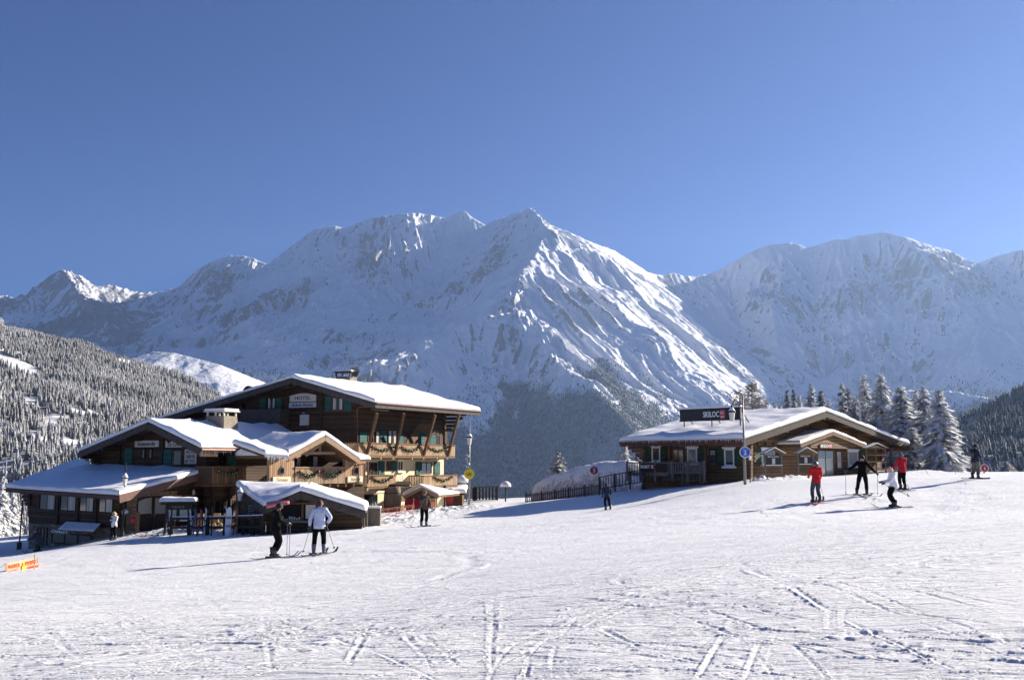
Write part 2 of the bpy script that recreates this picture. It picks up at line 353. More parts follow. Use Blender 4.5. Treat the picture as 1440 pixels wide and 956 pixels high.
def tin():
    from mathutils.geometry import delaunay_2d_cdt
    co = []; key = {}; ed = []
    def vid(p):
        if p not in key: key[p] = len(co); co.append(U(p[0], p[1], p[2] * 1000.))
        return key[p]
    for c in CH:
        ids = [vid((a, b, round(d, 2))) for a, b, d in c]
        for i, j in zip(ids[:-1], ids[1:]): ed.append((i, j))
    for a, b, d in PTS: vid((a, b, round(d, 2)))
    n0 = len(CH[0])
    for i in range(0, n0, 3):                                   # far side of the crest
        p = co[i]; co.append(Vector((p.x * 1.12, p.y + 2600, p.z - 1500)))
    for q in range(-900, 2700, 300):
        co.append(Vector(((q - 720) / 1400. * 4200, 4200, -760))); co.append(Vector(((q - 720) / 1400. * 6000, 6000, -640 if not 560 < q < 1000 else -420)))
    co.append(Vector((-19000, 15000, 800))); co.append(Vector((-16000, 9000, -300))); co.append(Vector((17000, 15000, 2200))); co.append(Vector((15000, 9500, 300))); co.append(Vector((-21000, 19500, 0))); co.append(Vector((22000, 19500, 0)))
    s = 1e-3
    v2, e2, f2, ov, oe, of = delaunay_2d_cdt([Vector((p.x * s, p.y * s)) for p in co], ed, [], 0, 1e-7)
    Z = []
    for k, v in enumerate(v2):
        if ov[k]: Z.append(np.mean([co[i].z for i in ov[k]]))
        else:
            d = sorted(((Vector((p.x * s, p.y * s)) - v).length, p.z) for p in co)[:3]; w_ = [1 / (a + 1e-6) for a, _ in d]; Z.append(sum(a * b[1] for a, b in zip(w_, d)) / sum(w_))
    return [(v.x * 1000, v.y * 1000, z) for v, z in zip(v2, Z)], f2
RIDGES = [(poly([(1100,590,8.2),(1180,562,8.0),(1240,553,7.9),(1300,548,7.9),(1345,549,7.8),(1400,560,7.6),(1500,590,7.3)]), .75, .3)]
DOME = (poly([(150,520,8.4),(190,502,8.4),(214,494,8.4),(245,496,8.2),(280,505,8.0),(308,512,7.85),(326,530,7.6),(345,565,7.3)]), .40, .05)
def blur(H, n=1):
    for _ in range(n):
        P_ = np.pad(H, 1, mode='edge'); H = (P_[:-2, 1:-1] + P_[2:, 1:-1] + P_[1:-1, :-2] + P_[1:-1, 2:] + 2 * H) / 6
    return H
def forest_edge(X, Y, H, px):
    t = np.interp(px, [200, 300, 420, 520, 600, 650, 700, 760, 800, 835, 870, 900, 940, 965, 1000, 1060, 1150, 1250, 1330, 1400, 1500],
                      [560, 560, 575, 600, 604, 592, 574, 552, 540, 537, 546, 560, 588, 606, 612, 604, 578, 568, 566, 572, 590])
    return (650 - H / Y * 1400) - t + 40 * fbm(X / 380, Y / 800, 5, 15)
def build_mountains():
    pxs = np.concatenate([np.linspace(-900, -190, 40), np.arange(-180, 1621, 1.4), np.linspace(1640, 2500, 30)])
    ds = np.concatenate([np.linspace(4300, 6000, 70), np.linspace(6012, 16400, 800)])
    A = (pxs - 720) / 1400
    Y = np.repeat(ds[:, None], len(A), 1); X = A[None] * Y
    v, f = tin(); H = np.full_like(X, -700.); FL = np.full_like(X, .5); F2_ = np.full_like(X, .5); EB = np.zeros_like(X)
    for tri in f:
        for k in range(1, len(tri) - 1):
            a, b, c = (v[tri[0]], v[tri[k]], v[tri[k + 1]])
            y0, y1 = min(a[1], b[1], c[1]), max(a[1], b[1], c[1]); r0 = np.searchsorted(ds, y0 - 1); r1 = np.searchsorted(ds, y1 + 1)
            if r1 <= r0: continue
            an = [p[0] / p[1] for p in (a, b, c)]; c0 = max(0, np.searchsorted(A, min(an)) - 1); c1 = min(len(A), np.searchsorted(A, max(an)) + 1)
            if c1 <= c0: continue
            x, y = X[r0:r1, c0:c1], Y[r0:r1, c0:c1]; det = (b[1] - c[1]) * (a[0] - c[0]) + (c[0] - b[0]) * (a[1] - c[1])
            if abs(det) < 1: continue
            w0 = ((b[1] - c[1]) * (x - c[0]) + (c[0] - b[0]) * (y - c[1])) / det; w1 = ((c[1] - a[1]) * (x - c[0]) + (a[0] - c[0]) * (y - c[1])) / det; w2 = 1 - w0 - w1
            ins = (w0 >= -1e-6) & (w1 >= -1e-6) & (w2 >= -1e-6)
            if not ins.any(): continue
            z = w0 * a[2] + w1 * b[2] + w2 * c[2]
            gx = ((b[1] - c[1]) * a[2] + (c[1] - a[1]) * b[2] + (a[1] - b[1]) * c[2]) / det; gy = ((c[0] - b[0]) * a[2] + (a[0] - c[0]) * b[2] + (b[0] - a[0]) * c[2]) / det
            g_ = math.hypot(gx, gy) + 1e-6; ux, uy = gx / g_, gy / g_
            mx, my = (a[0] + b[0] + c[0]) / 3, (a[1] + b[1] + c[1]) / 3
            xs, ys = x[ins], y[ins]; al = (xs - mx) * ux + (ys - my) * uy; ac = -(xs - mx) * uy + (ys - my) * ux
            wv = 90 * pn(xs / 400, ys / 400, 5); sd = int(abs(mx) + my) % 900
            fl = ridged((ac + wv) / 240 + sd, al / 2600, 3, 100 + sd % 37); fl2 = ridged((ac + wv * .5) / 80 + sd, al / 900, 3, 140 + sd % 31)
            mb_ = np.minimum(np.minimum(w0, w1), w2)[ins]; amp = sstep(0, .10, mb_) * min(1.3, .35 + g_)
            H[r0:r1, c0:c1][ins] = z[ins]; FL[r0:r1, c0:c1][ins] = (fl - .5) * amp; F2_[r0:r1, c0:c1][ins] = (fl2 - .5) * amp
    px = 720 + X / Y * 1400
    crest = np.interp(px, [p.x / p.y * 1400 + 720 for p in [U(a, b, d * 1000) for a, b, d in CH[0]]], [p.y for p in [U(a, b, d * 1000) for a, b, d in CH[0]]])
    D0 = np.abs(Y - crest); nc_ = sstep(0, 900, D0)
    H = blur(H, 3)
    wx = 260 * fbm(X / 1500, Y / 1500, 3, 71); wy = 260 * fbm(X / 1500 + 9, Y / 1500 - 4, 3, 72)
    low = .45 + .55 * sstep(0, 1300, H)
    face = sstep(715, 760, px) * sstep(1130, 1080, px)
    sp_ = sorted((U(a, b, d * 1000).y, U(a, b, d * 1000).x) for a, b, d in CH[1]); sx = np.interp(Y, [q[0] for q in sp_], [q[1] for q in sp_])
    ps_ = sstep(20, 260, X - sx) * sstep(1150, 1080, px) * sstep(13300, 12700, Y)
    cc = X * .90 + Y * .42 + 120 * fbm(X / 1100, Y / 1100, 3, 401); aa = X * .42 - Y * .90
    g1 = ridged(cc / 520, aa / 6500, 2, 402) - .5; g2 = ridged(cc / 170, aa / 2600, 3, 403) - .5; g3 = ridged(cc / 60, aa / 700, 2, 404) - .5
    FL = FL * (1 - ps_) + ps_ * (.85 * g1 + .42 * g2); F2_ = F2_ * (1 - ps_) + ps_ * (.30 * g3 + .25 * g2)
    face = np.maximum(face * 0, ps_)
    FLm = np.clip(.78 + 1.2 * fbm(X / 1300, Y / 1300, 2, 333), .15, 1.45)
    H = H + FLm * (150 * FL + 60 * F2_ * (1 - .45 * face)) * (.25 + .75 * nc_) * low
    for ri, (pts, k, fl) in enumerate(RIDGES + [DOME]):
        best = np.full_like(X, -1e9)
        for a, b in zip(pts[:-1], pts[1:]):
            dx, dy = b.x - a.x, b.y - a.y; L2 = dx * dx + dy * dy
            t = np.clip(((X - a.x) * dx + (Y - a.y) * dy) / L2, 0, 1); dist = np.hypot(X - a.x - t * dx, Y - a.y - t * dy)
            best = np.maximum(best, a.z + t * (b.z - a.z) - (k * dist if ri == 0 else k * np.minimum(dist, 450) + .95 * np.maximum(dist - 450, 0)))
        dlt = H - best; kk = 45.0; h = np.clip(.5 + .5 * dlt / kk, 0, 1); H = best * (1 - h) + H * h + kk * h * (1 - h) * .5
    dm = sstep(500, 1500, np.hypot(X - U(255, 500, 8150).x, (Y - 8100) * .6))
    n = ridged((X + wx) / 800, (Y + wy) / 800, 6, 7, .55) - .42
    H += n * (60 - 46 * ps_) * (.15 + .85 * nc_) * (.08 + .92 * dm) * low
    H += 12 * fbm(X / 120, Y / 120, 4, 50, .6) * (.4 + .6 * nc_) * (.15 + .85 * dm)
    jag = np.interp(px, [-200, 0, 60, 150, 235, 260, 330, 380, 430, 500, 640, 745, 800, 900, 1000, 1640], [60, 60, 85, 60, 14, 30, 24, 14, 22, 10, 18, 26, 24, 14, 12, 12])
    H += jag * (1 - .75 * nc_) * (ridged(X / 190, Y / 420, 5, 19, .6) - .45)
    RK = np.interp(px, [-200, 0, 200, 250, 300, 380, 430, 520, 590, 640, 730, 770, 900, 1000, 1100, 1200, 1440], [.72, .72, .62, .2, .30, .02, .14, .16, .04, -.02, .0, .02, .02, .0, .10, .10, .02]) + .0 * X
    RK += .5 * np.clip(fbm(X / 1300, Y / 1300, 3, 91), -.6, .6) - .5 * (1 - dm) + .85 * FL + .75 * F2_
    WD = sstep(-8, 14, forest_edge(X, Y, H, px)) * sstep(11500, 10500, Y)
    V = np.stack([X, Y, H], -1).reshape(-1, 3)
    numpy_mesh('mountain', V, grid_faces(*X.shape)[:, ::-1], M['mountain'], True, 'structure', {'rock': RK.ravel(), 'woods': WD.ravel()})
    return X, Y, H, px, dm

# simple frosted conifers merged into one far-off wood
def wood(name, P, h, r, mat, seed, tiers=3, sides=5, frost=None, kind='stuff'):
    rng = np.random.default_rng(seed); n = len(P)
    vs = []; at = []; fs = []
    nv = tiers * (sides + 1)
    V = np.zeros((n, nv, 3)); F = np.zeros((n, nv)); 
    ph = rng.uniform(0, 6.28, n); fr = rng.normal(0, .16, n) if frost is None else frost
    faces = []
    for t in range(tiers):
        zb = t / tiers * .82 + .05; zt = min(1.0, zb + 1.45 / tiers) if t < tiers - 1 else 1.0
        rr = (1 - zb) ** .85
        b = t * (sides + 1)
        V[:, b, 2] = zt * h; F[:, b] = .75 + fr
        for s in range(sides):
            a = ph + s * 2 * np.pi / sides + t * .6
            j = rng.uniform(.6, 1.25, n)
            V[:, b + 1 + s, 0] = np.cos(a) * rr * r * j; V[:, b + 1 + s, 1] = np.sin(a) * rr * r * j
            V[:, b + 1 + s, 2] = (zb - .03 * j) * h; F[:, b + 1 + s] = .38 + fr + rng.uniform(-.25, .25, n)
            faces.append((b, b + 1 + s, b + 1 + (s + 1) % sides))
    V += P[:, None, :]
    fa = (np.array(faces)[None] + (np.arange(n) * nv)[:, None, None]).reshape(-1, 3)
    o = numpy_mesh(name, V.reshape(-1, 3), fa, mat, False, kind, {'frost': F.ravel()})
    return o

DEV = False
MX = None if DEV else build_mountains()
def far_forest():
    X, Y, H, px, dm = MX
    rng = np.random.default_rng(3)
    fe = forest_edge(X, Y, H, px)
    # clearings: avalanche tracks
    dens = np.clip(sstep(-14, 14, fe) + .16 * sstep(-60, 0, fe), 0, 1) * (fbm(X / 300, Y / 700, 3, 44) > -.62)
    yy = 650 - H / Y * 1400
    ok = dens * (px > 330) * (px < 1460) * (yy > 505) * (yy < 720) * (Y < 11500) * (Y > 5200) * (dm > .8)
    area = Y * Y * 1.0; p = (ok * area).ravel()
    idx = rng.choice(p.size, 90000, p=p / p.sum())
    P = np.stack([X.ravel()[idx], Y.ravel()[idx], H.ravel()[idx]], 1)
    P[:, 0] += rng.uniform(-6, 6, len(P)); P[:, 1] += rng.uniform(-8, 8, len(P)); P[:, 2] -= 3
    h = rng.uniform(14, 38, len(P)); r = h * rng.uniform(.16, .26, len(P))
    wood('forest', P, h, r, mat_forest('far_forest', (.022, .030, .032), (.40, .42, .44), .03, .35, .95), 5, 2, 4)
if not DEV: far_forest()
# ---- wooded hill on the left and wooded hill on the right: terrain + trees
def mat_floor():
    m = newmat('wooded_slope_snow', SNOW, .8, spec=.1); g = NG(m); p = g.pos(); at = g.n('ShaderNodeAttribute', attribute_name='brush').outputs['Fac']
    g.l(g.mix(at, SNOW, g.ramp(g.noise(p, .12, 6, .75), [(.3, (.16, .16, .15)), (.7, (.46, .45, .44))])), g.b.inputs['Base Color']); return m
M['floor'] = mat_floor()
def hill(name, ctl, px0, px1, d0, d1, ntrees, seed, hh, mat, fn, clear=None, step=3.0):
    pxs = np.arange(px0, px1, step); ds = np.linspace(d0, d1, 170)
    A = (pxs - 720) / 1400
    Y = np.repeat(ds[:, None], len(A), 1); X = A[None] * Y
    H = fn(X, Y, np.repeat(pxs[None], len(ds), 0))
    H += 16 * fbm(X / 260, Y / 260, 4, seed)
    rng = np.random.default_rng(seed)
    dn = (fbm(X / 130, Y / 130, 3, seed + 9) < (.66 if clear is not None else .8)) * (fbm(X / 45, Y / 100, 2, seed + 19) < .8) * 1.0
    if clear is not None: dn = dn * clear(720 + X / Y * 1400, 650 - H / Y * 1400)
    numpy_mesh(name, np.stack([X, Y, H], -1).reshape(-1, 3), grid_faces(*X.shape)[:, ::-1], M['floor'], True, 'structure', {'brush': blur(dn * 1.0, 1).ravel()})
    p = (dn * Y).ravel(); idx = rng.choice(p.size, ntrees, p=p / p.sum())
    # jitter inside the cell
    ii, jj = np.unravel_index(idx, X.shape); fi = np.clip(ii + rng.uniform(-.5, .5, ntrees), 0, X.shape[0] - 1.01); fj = np.clip(jj + rng.uniform(-.5, .5, ntrees), 0, X.shape[1] - 1.01)
    i0 = fi.astype(int); j0 = fj.astype(int); a = fi - i0; b = fj - j0
    def itp(Q): return Q[i0, j0] * (1 - a) * (1 - b) + Q[i0 + 1, j0] * a * (1 - b) + Q[i0, j0 + 1] * (1 - a) * b + Q[i0 + 1, j0 + 1] * a * b
    P = np.stack([itp(X), itp(Y), itp(H) - .8], 1)
    h = rng.uniform(*hh, ntrees) * (1 + .25 * fbm(P[:, 0] / 90, P[:, 1] / 90, 2, 8)); r = h * rng.uniform(.16, .29, ntrees)
    fr = rng.normal(0, .17, ntrees) + .30 * fbm(P[:, 0] / 160, P[:, 1] / 160, 3, 77)
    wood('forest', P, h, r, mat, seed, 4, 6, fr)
def left_hill(X, Y, px):
    yc = np.interp(px, [-400, -100, 0, 30, 60, 100, 150, 200, 250, 300, 340, 380, 420, 480, 560], [400, 432, 460, 466, 474, 484, 500, 516, 536, 558, 582, 612, 640, 690, 740])
    dcr = np.interp(px, [-400, 0, 300, 560], [3400, 3100, 2700, 2300])
    zc = (650 - yc) / 1400 * dcr
    t = (Y - 900) / (dcr - 900)
    z0 = -(775 - 650) / 1400 * 900
    z = z0 + (zc - z0) * np.clip(t, 0, None) ** .92
    over = np.maximum(Y - dcr, 0)
    return z - over * .5 * sstep(0, 200, over) - np.where(t < 0, (900 - Y) * .35, 0)
def clearL(px, y):
    c = np.ones_like(px)
    def el(cx, cy, rx, ry, rot=0):
        dx, dy = px - cx, y - cy; a = R(rot); u = dx * np.cos(a) + dy * np.sin(a); v = -dx * np.sin(a) + dy * np.cos(a)
        return ((u / rx) ** 2 + (v / ry) ** 2) > 1
    for e in [(18, 463, 26, 4, 12), (50, 470, 14, 3, 10), (25, 515, 36, 8, 22), (42, 564, 13, 6, 15), (118, 580, 24, 3.5, 12), (145, 587, 9, 5, 10), (108, 630, 6, 6, 0), (45, 612, 18, 3, -12), (8, 618, 12, 3, 0), (118, 596, 6, 3, 0), (92, 572, 8, 3, 10), (128, 600, 5, 3, 0)]:
        c = c * el(*e)
    c = c * np.where((px < 60) & (y > 640) & (y < 672), .7, 1)
    return c
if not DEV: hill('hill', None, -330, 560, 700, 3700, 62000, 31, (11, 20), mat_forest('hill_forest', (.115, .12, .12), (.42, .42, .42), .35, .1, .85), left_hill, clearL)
def right_hill(X, Y, px):
    yc = np.interp(px, [1180, 1260, 1320, 1345, 1380, 1410, 1440, 1500, 1700], [700, 640, 606, 594, 578, 566, 556, 530, 480])
    dcr = np.interp(px, [1180, 1700], [3300, 2300]); zc = (650 - yc) / 1400 * dcr
    t = (Y - 1200) / (dcr - 1200); z0 = -(740 - 650) / 1400 * 1200
    over = np.maximum(Y - dcr, 0)
    return z0 + (zc - z0) * np.clip(t, 0, None) ** .95 - over * .5 * sstep(0, 200, over)
if not DEV: hill('hill', None, 1180, 1800, 900, 3800, 13000, 37, (15, 26), mat_forest('shade_toned_forest', (.03, .04, .045), (.26, .28, .30), .3, .25, 1.0), right_hill)  # shade of this hillside put into darker, bluer tree colours

# ------------------------------------------------------------------ object helpers
def wloc(o):
    v = Vector((0, 0, 0))
    while o is not None: v += o.location; o = o.parent
    return v
def tag(o, label=None, cat=None, group=None, kind=None):
    if label: o['label'] = label
    if cat: o['category'] = cat
    if group: o['group'] = group
    if kind: o['kind'] = kind
    return o
def thing(name, label, cat, loc=(0, 0, 0), group=None):
    o = bpy.data.objects.new(name, None); o.empty_display_size = .3; COL.objects.link(o); o.location = loc
    return tag(o, label, cat, group)
class MB:
    def __init__(s): s.v = []; s.f = []; s.mi = []; s.cur = 0
    def add(s, vs, fs):
        b = len(s.v); s.pc = getattr(s, 'pc', []) + [(list(vs), list(fs))]; s.v += [tuple(v) for v in vs]; s.f += [tuple(b + i for i in f) for f in fs]; s.mi += [s.cur] * len(fs); return s
    def frame(s, o, ax, ay, az):
        """box: corner o, three edge vectors"""
        o, ax, ay, az = map(Vector, (o, ax, ay, az))
        if ax.cross(ay).dot(az) < 0: ax, ay = ay, ax
        v = [o, o + ax, o + ax + ay, o + ay]; v += [p + az for p in v]
        return s.add(v, [(0, 3, 2, 1), (4, 5, 6, 7), (0, 1, 5, 4), (1, 2, 6, 5), (2, 3, 7, 6), (3, 0, 4, 7)])
    def box(s, c, sx, sy, sz, rz=0):
        c = Vector(c); a = Vector((math.cos(rz), math.sin(rz), 0)) * sx; b = Vector((-math.sin(rz), math.cos(rz), 0)) * sy
        return s.frame(c - a / 2 - b / 2 - Vector((0, 0, sz / 2)), a, b, (0, 0, sz))
    def beam(s, p0, p1, w, h=None, up=(0, 0, 1)):
        p0, p1 = Vector(p0), Vector(p1); h = h or w; d = p1 - p0
        if d.length < 1e-6: return s
        side = d.cross(Vector(up))
        if side.length < 1e-6: side = Vector((1, 0, 0))
        side.normalize(); u = side.cross(d).normalized()
        return s.frame(p0 - side * w / 2 - u * h / 2, side * w, u * h, d)
    def tube(s, pts, r, n=8, caps=True):
        pts = [Vector(p) for p in pts]; rs = r if isinstance(r, (list, tuple)) else [r] * len(pts)
        vs = []; fs = []
        ref = Vector((0, 0, 1)) if abs((pts[-1] - pts[0]).normalized().z) < .9 else Vector((1, 0, 0))
        for i, p in enumerate(pts):
            t = (pts[min(i + 1, len(pts) - 1)] - pts[max(i - 1, 0)]).normalized()
            a = t.cross(ref)
            if a.length < 1e-4: a = t.cross(Vector((0, 1, 0)))
            a.normalize(); b = t.cross(a)
            for k in range(n):
                th = 2 * math.pi * k / n; vs.append(p + (a * math.cos(th) + b * math.sin(th)) * rs[i])
        for i in range(len(pts) - 1):
            for k in range(n):
                k2 = (k + 1) % n; fs.append((i * n + k, (i + 1) * n + k, (i + 1) * n + k2, i * n + k2))
        if caps:
            fs.append(tuple(range(n))); fs.append(tuple(reversed(range((len(pts) - 1) * n, len(pts) * n))))
        return s.add(vs, fs)
    def prism(s, poly, vec):
        """extrude a 3-D polygon along vec"""
        poly = [Vector(p) for p in poly]; vec = Vector(vec); n = len(poly)
        nrm = Vector((0, 0, 0))
        for i in range(n):
            a, b = poly[i], poly[(i + 1) % n]; nrm += a.cross(b)
        if nrm.dot(vec) > 0: poly = poly[::-1]
        vs = poly + [p + vec for p in poly]
        fs = [tuple(range(n)), tuple(reversed(range(n, 2 * n)))] + [(i, i + n, (i + 1) % n + n, (i + 1) % n) for i in range(n)]
        return s.add(vs, [tuple(reversed(f)) for f in fs[:0]] + fs)
    def ball(s, c, rx, ry=None, rz=None, nu=10, nv=7):
        ry = ry or rx; rz = rz or rx; c = Vector(c); vs = []; fs = []
        for j in range(nv + 1):
            ph = math.pi * j / nv
            for i in range(nu):
                th = 2 * math.pi * i / nu
                vs.append(c + Vector((rx * math.sin(ph) * math.cos(th), ry * math.sin(ph) * math.sin(th), rz * math.cos(ph))))
        for j in range(nv):
            for i in range(nu):
                a = j * nu + i; b = j * nu + (i + 1) % nu; fs.append((a, a + nu, b + nu, b))
        return s.add(vs, fs)
    def lathe(s, c, prof, n=12):
        c = Vector(c); vs = []; fs = []
        for r, z in prof:
            for k in range(n):
                th = 2 * math.pi * k / n; vs.append(c + Vector((r * math.cos(th), r * math.sin(th), z)))
        for i in range(len(prof) - 1):
            for k in range(n): fs.append((i * n + k, i * n + (k + 1) % n, (i + 1) * n + (k + 1) % n, (i + 1) * n + k))
        fs.append(tuple(reversed(range(n)))); fs.append(tuple(range((len(prof) - 1) * n, len(prof) * n)))
        return s.add(vs, fs)
    def each(s, name, mat, parent, **k):
        for vs, fs in s.pc: MB().add(vs, fs).build(name, mat, parent, **k)
    def build(s, name, mat, parent=None, smooth=False, local=False, bevel=0, label=None):
        me = bpy.data.meshes.new(name); off = wloc(parent) if (parent and not local) else Vector((0, 0, 0))
        me.from_pydata([(v[0] - off.x, v[1] - off.y, v[2] - off.z) for v in s.v], [], s.f)
        for m in (mat if isinstance(mat, (list, tuple)) else [mat]): me.materials.append(m)
        if s.mi and max(s.mi) > 0: me.polygons.foreach_set('material_index', s.mi)
        if smooth: me.polygons.foreach_set('use_smooth', [True] * len(me.polygons))
        me.update(); o = bpy.data.objects.new(name, me); COL.objects.link(o)
        if parent: o.parent = parent
        if bevel:
            b = o.modifiers.new('bevel', 'BEVEL'); b.width = bevel; b.segments = 2; b.limit_method = 'ANGLE'
        if label: o['label'] = label
        return o
def top(o, base):
    """shift a top-level mesh's origin to its base point"""
    base = Vector(base); o.data.transform(Matrix.Translation(-base)); o.location = base; return o
class Wall:
    """vertical plane through plan point p with outward normal n; maps photo pixels onto it"""
    def __init__(s, p, n): s.p = Vector((p[0], p[1], 0)); s.n = Vector((n[0], n[1], 0)).normalized(); s.t = Vector((-s.n.y, s.n.x, 0))   # t runs to the right seen from outside
    def off(s, o): q = s.p + s.n * o; return Wall((q.x, q.y), (s.n.x, s.n.y))
    def at(s, px, py, off=0):
        d = U(px, py, 1.0); k = ((s.p + s.n * off).dot(s.n)) / Vector((d.x, d.y, 0)).dot(s.n); return d * k
    def sz(s, px, py, off=0):
        q = s.at(px, py, off); return (q - s.p).dot(s.t), q.z
    def P(s, a, z, off=0): q = s.p + s.t * a + s.n * off; return Vector((q.x, q.y, z))
    def rect(s, x0, y0, x1, y1):
        ym = (y0 + y1) / 2; xm = (x0 + x1) / 2
        return s.sz(x0, ym)[0], s.sz(xm, y1)[1], s.sz(x1, ym)[0], s.sz(xm, y0)[1]      # a0, z0, a1, z1
    def box(s, mb, a0, z0, a1, z1, o0, o1): return mb.frame(s.P(a0, z0, o0), s.t * (a1 - a0), s.n * (o1 - o0), (0, 0, z1 - z0))
    def poly(s, pts, off=0): return [s.at(a, b, off) for a, b in pts]

# ------------------------------------------------------------------ more materials
def mat_wood(name, c1, c2, period=.2, vertical=None, wear=.5, rough=.75, depth=.03):
    """planks: horizontal courses, or upright boards along the unit vector `vertical`"""
    m = newmat(name, c1, rough, spec=.25); g = NG(m); p = g.pos(); sp = g.n('ShaderNodeSeparateXYZ'); g.l(p, sp.inputs[0])
    if vertical is None: c = sp.outputs[2]
    else: c = g.math('ADD', g.math('MULTIPLY', sp.outputs[0], vertical[0]), g.math('MULTIPLY', sp.outputs[1], vertical[1]))
    q = g.math('DIVIDE', c, period); fl = g.math('FLOOR', q); fr = g.math('FRACT', q)
    wn = g.n('ShaderNodeTexWhiteNoise', noise_dimensions='1D'); g.l(fl, wn.inputs['W'])
    sc = (1.2, 1.2, 9) if vertical is None else (9, 9, .9)
    n = g.noise(g.mapping(p, sc), 1.3, 6, .65); n2 = g.noise(p, .55, 3, .6)
    f = g.math('ADD', g.math('MULTIPLY', wn.outputs[0], .45), g.math('ADD', g.math('MULTIPLY', n, .55 + wear * .3), g.math('MULTIPLY', g.math('SUBTRACT', n2, .5), wear)))
    col = g.ramp(f, [(.2, c1), (.85, c2)])
    edge = g.math('MINIMUM', fr, g.math('SUBTRACT', 1.0, fr)); gap = g.ramp(edge, [(.0, (.25, .25, .25)), (.09, (1, 1, 1))])
    mx = g.n('ShaderNodeMix', data_type='RGBA', blend_type='MULTIPLY'); mx.inputs[0].default_value = 1; g.l(col, mx.inputs[6]); g.l(gap, mx.inputs[7])
    g.l(mx.outputs[2], g.b.inputs['Base Color'])
    h = g.ramp(edge, [(.0, (0, 0, 0)), (.14, (1, 1, 1))]); b = g.bump(h, .8, depth); g.bump(n, .4, .012, b)
    return m
def mat_mottle(name, c1, c2, sc=3, rough=.85, bump=.02, dist=0, metal=0):
    m = newmat(name, c1, rough, metal, spec=.3); g = NG(m); p = g.pos(); n = g.noise(p, sc, 6, .65, dist)
    g.l(g.ramp(n, [(.3, c1), (.7, c2)]), g.b.inputs['Base Color']); g.bump(n, .5, bump); return m
def mat_stone(name, c1, c2, mortar, sc=2.2):
    m = newmat(name, c1, .9, spec=.2); g = NG(m); p = g.pos()
    v = g.n('ShaderNodeTexVoronoi'); g.l(g.mapping(p, (1, 1, 2.2)), v.inputs['Vector']); v.inputs['Scale'].default_value = sc
    e = g.n('ShaderNodeTexVoronoi', feature='DISTANCE_TO_EDGE'); g.l(g.mapping(p, (1, 1, 2.2)), e.inputs['Vector']); e.inputs['Scale'].default_value = sc
    bw = g.n('ShaderNodeSeparateColor'); g.l(v.outputs['Color'], bw.inputs[0])
    col = g.ramp(bw.outputs[0], [(0, c1), (1, c2)]); f = g.ramp(e.outputs['Distance'], [(.02, (0, 0, 0)), (.08, (1, 1, 1))])
    g.l(g.mix(f, mortar, col), g.b.inputs['Base Color']); g.bump(f, .8, .05); return m
M['wood_dark'] = mat_wood('dark_plank_wood', (.030, .018, .011), (.085, .050, .030), .21, wear=.7)
M['wood_mid'] = mat_wood('brown_log_wood', (.075, .042, .021), (.19, .108, .052), .24, wear=.8, depth=.06)
M['beam'] = mat_mottle('dark_beam_wood', (.028, .018, .012), (.075, .048, .032), 5)
M['beam_brown'] = mat_mottle('brown_beam_wood', (.10, .058, .03), (.19, .115, .062), 5)
M['beam_light'] = mat_mottle('pale_beam_wood', (.26, .17, .10), (.38, .26, .16), 5)
M['fascia'] = mat_mottle('grey_fascia_board', (.045, .036, .033), (.10, .085, .08), 4)
M['boards'] = mat_wood('upright_larch_boards', (.21, .12, .065), (.44, .28, .17), .17, (.66, .75), .7)
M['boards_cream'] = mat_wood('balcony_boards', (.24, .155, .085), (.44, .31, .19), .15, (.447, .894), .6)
M['rail_boards'] = mat_wood('shade_toned_balcony_boards', (.11, .07, .04), (.24, .155, .09), .15, (.447, .894), .6)  # darker copy of the balcony boards, recess shade put into the colour
M['cream'] = mat_mottle('cream_render', (.62, .52, .33), (.70, .60, .40), 1.3, .9, .008)
M['stone'] = mat_stone('rubble_stone', (.13, .10, .075), (.30, .25, .19), (.20, .18, .15))
M['stone_warm'] = mat_stone('warm_stone', (.20, .12, .075), (.38, .27, .17), (.20, .17, .13), 3)
M['chimney'] = mat_mottle('chimney_render', (.20, .165, .13), (.29, .25, .20), 3)
M['teal'] = mat_wood('teal_shutter_paint', (.022, .085, .080), (.045, .145, .130), .12, None, .3)
M['green'] = mat_wood('green_shutter_paint', (.028, .045, .026), (.052, .080, .046), .12, None, .3)
M['white'] = mat_mottle('white_paint', (.66, .65, .62), (.78, .77, .74), 6, .6, .004)
M['dkgreen'] = newmat('green_board', (.012, .035, .025), .6)
M['black'] = newmat('black_paint', (.012, .012, .013), .5)
M['iron'] = mat_mottle('dark_iron', (.018, .018, .02), (.04, .04, .042), 8, .5, .004)
M['greymetal'] = mat_mottle('grey_metal', (.17, .17, .17), (.26, .26, .26), 8, .45, .003, metal=.6)
M['copper'] = mat_mottle('copper_pipe', (.16, .075, .045), (.30, .16, .10), 8, .5, .003, metal=.4)
M['redbrown'] = mat_mottle('red_brown_gutter', (.085, .032, .028), (.13, .06, .05), 8, .6)
M['greywood'] = mat_mottle('weathered_grey_wood', (.10, .085, .07), (.22, .195, .165), 7, .85)
M['greywood_d'] = mat_mottle('dark_weathered_wood', (.05, .042, .038), (.11, .095, .085), 7, .85)
M['yellowwood'] = mat_mottle('varnished_pine', (.42, .28, .12), (.62, .45, .22), 5, .55)
M['leaf'] = mat_mottle('fir_garland', (.012, .035, .012), (.05, .10, .03), 30, .8)
M['red'] = newmat('red_paint', (.42, .02, .03), .5); M['redbow'] = newmat('red_bow', (.35, .02, .02), .6)
M['blue'] = newmat('blue_sign_paint', (.02, .10, .52), .45); M['yellow'] = newmat('yellow_sign_paint', (.72, .55, .02), .45)
M['cream_board'] = mat_mottle('cream_board', (.66, .58, .40), (.74, .67, .48), 6, .7, .004)
M['offwhite'] = mat_mottle('sign_offwhite', (.50, .47, .40), (.62, .59, .52), 6, .7, .004)
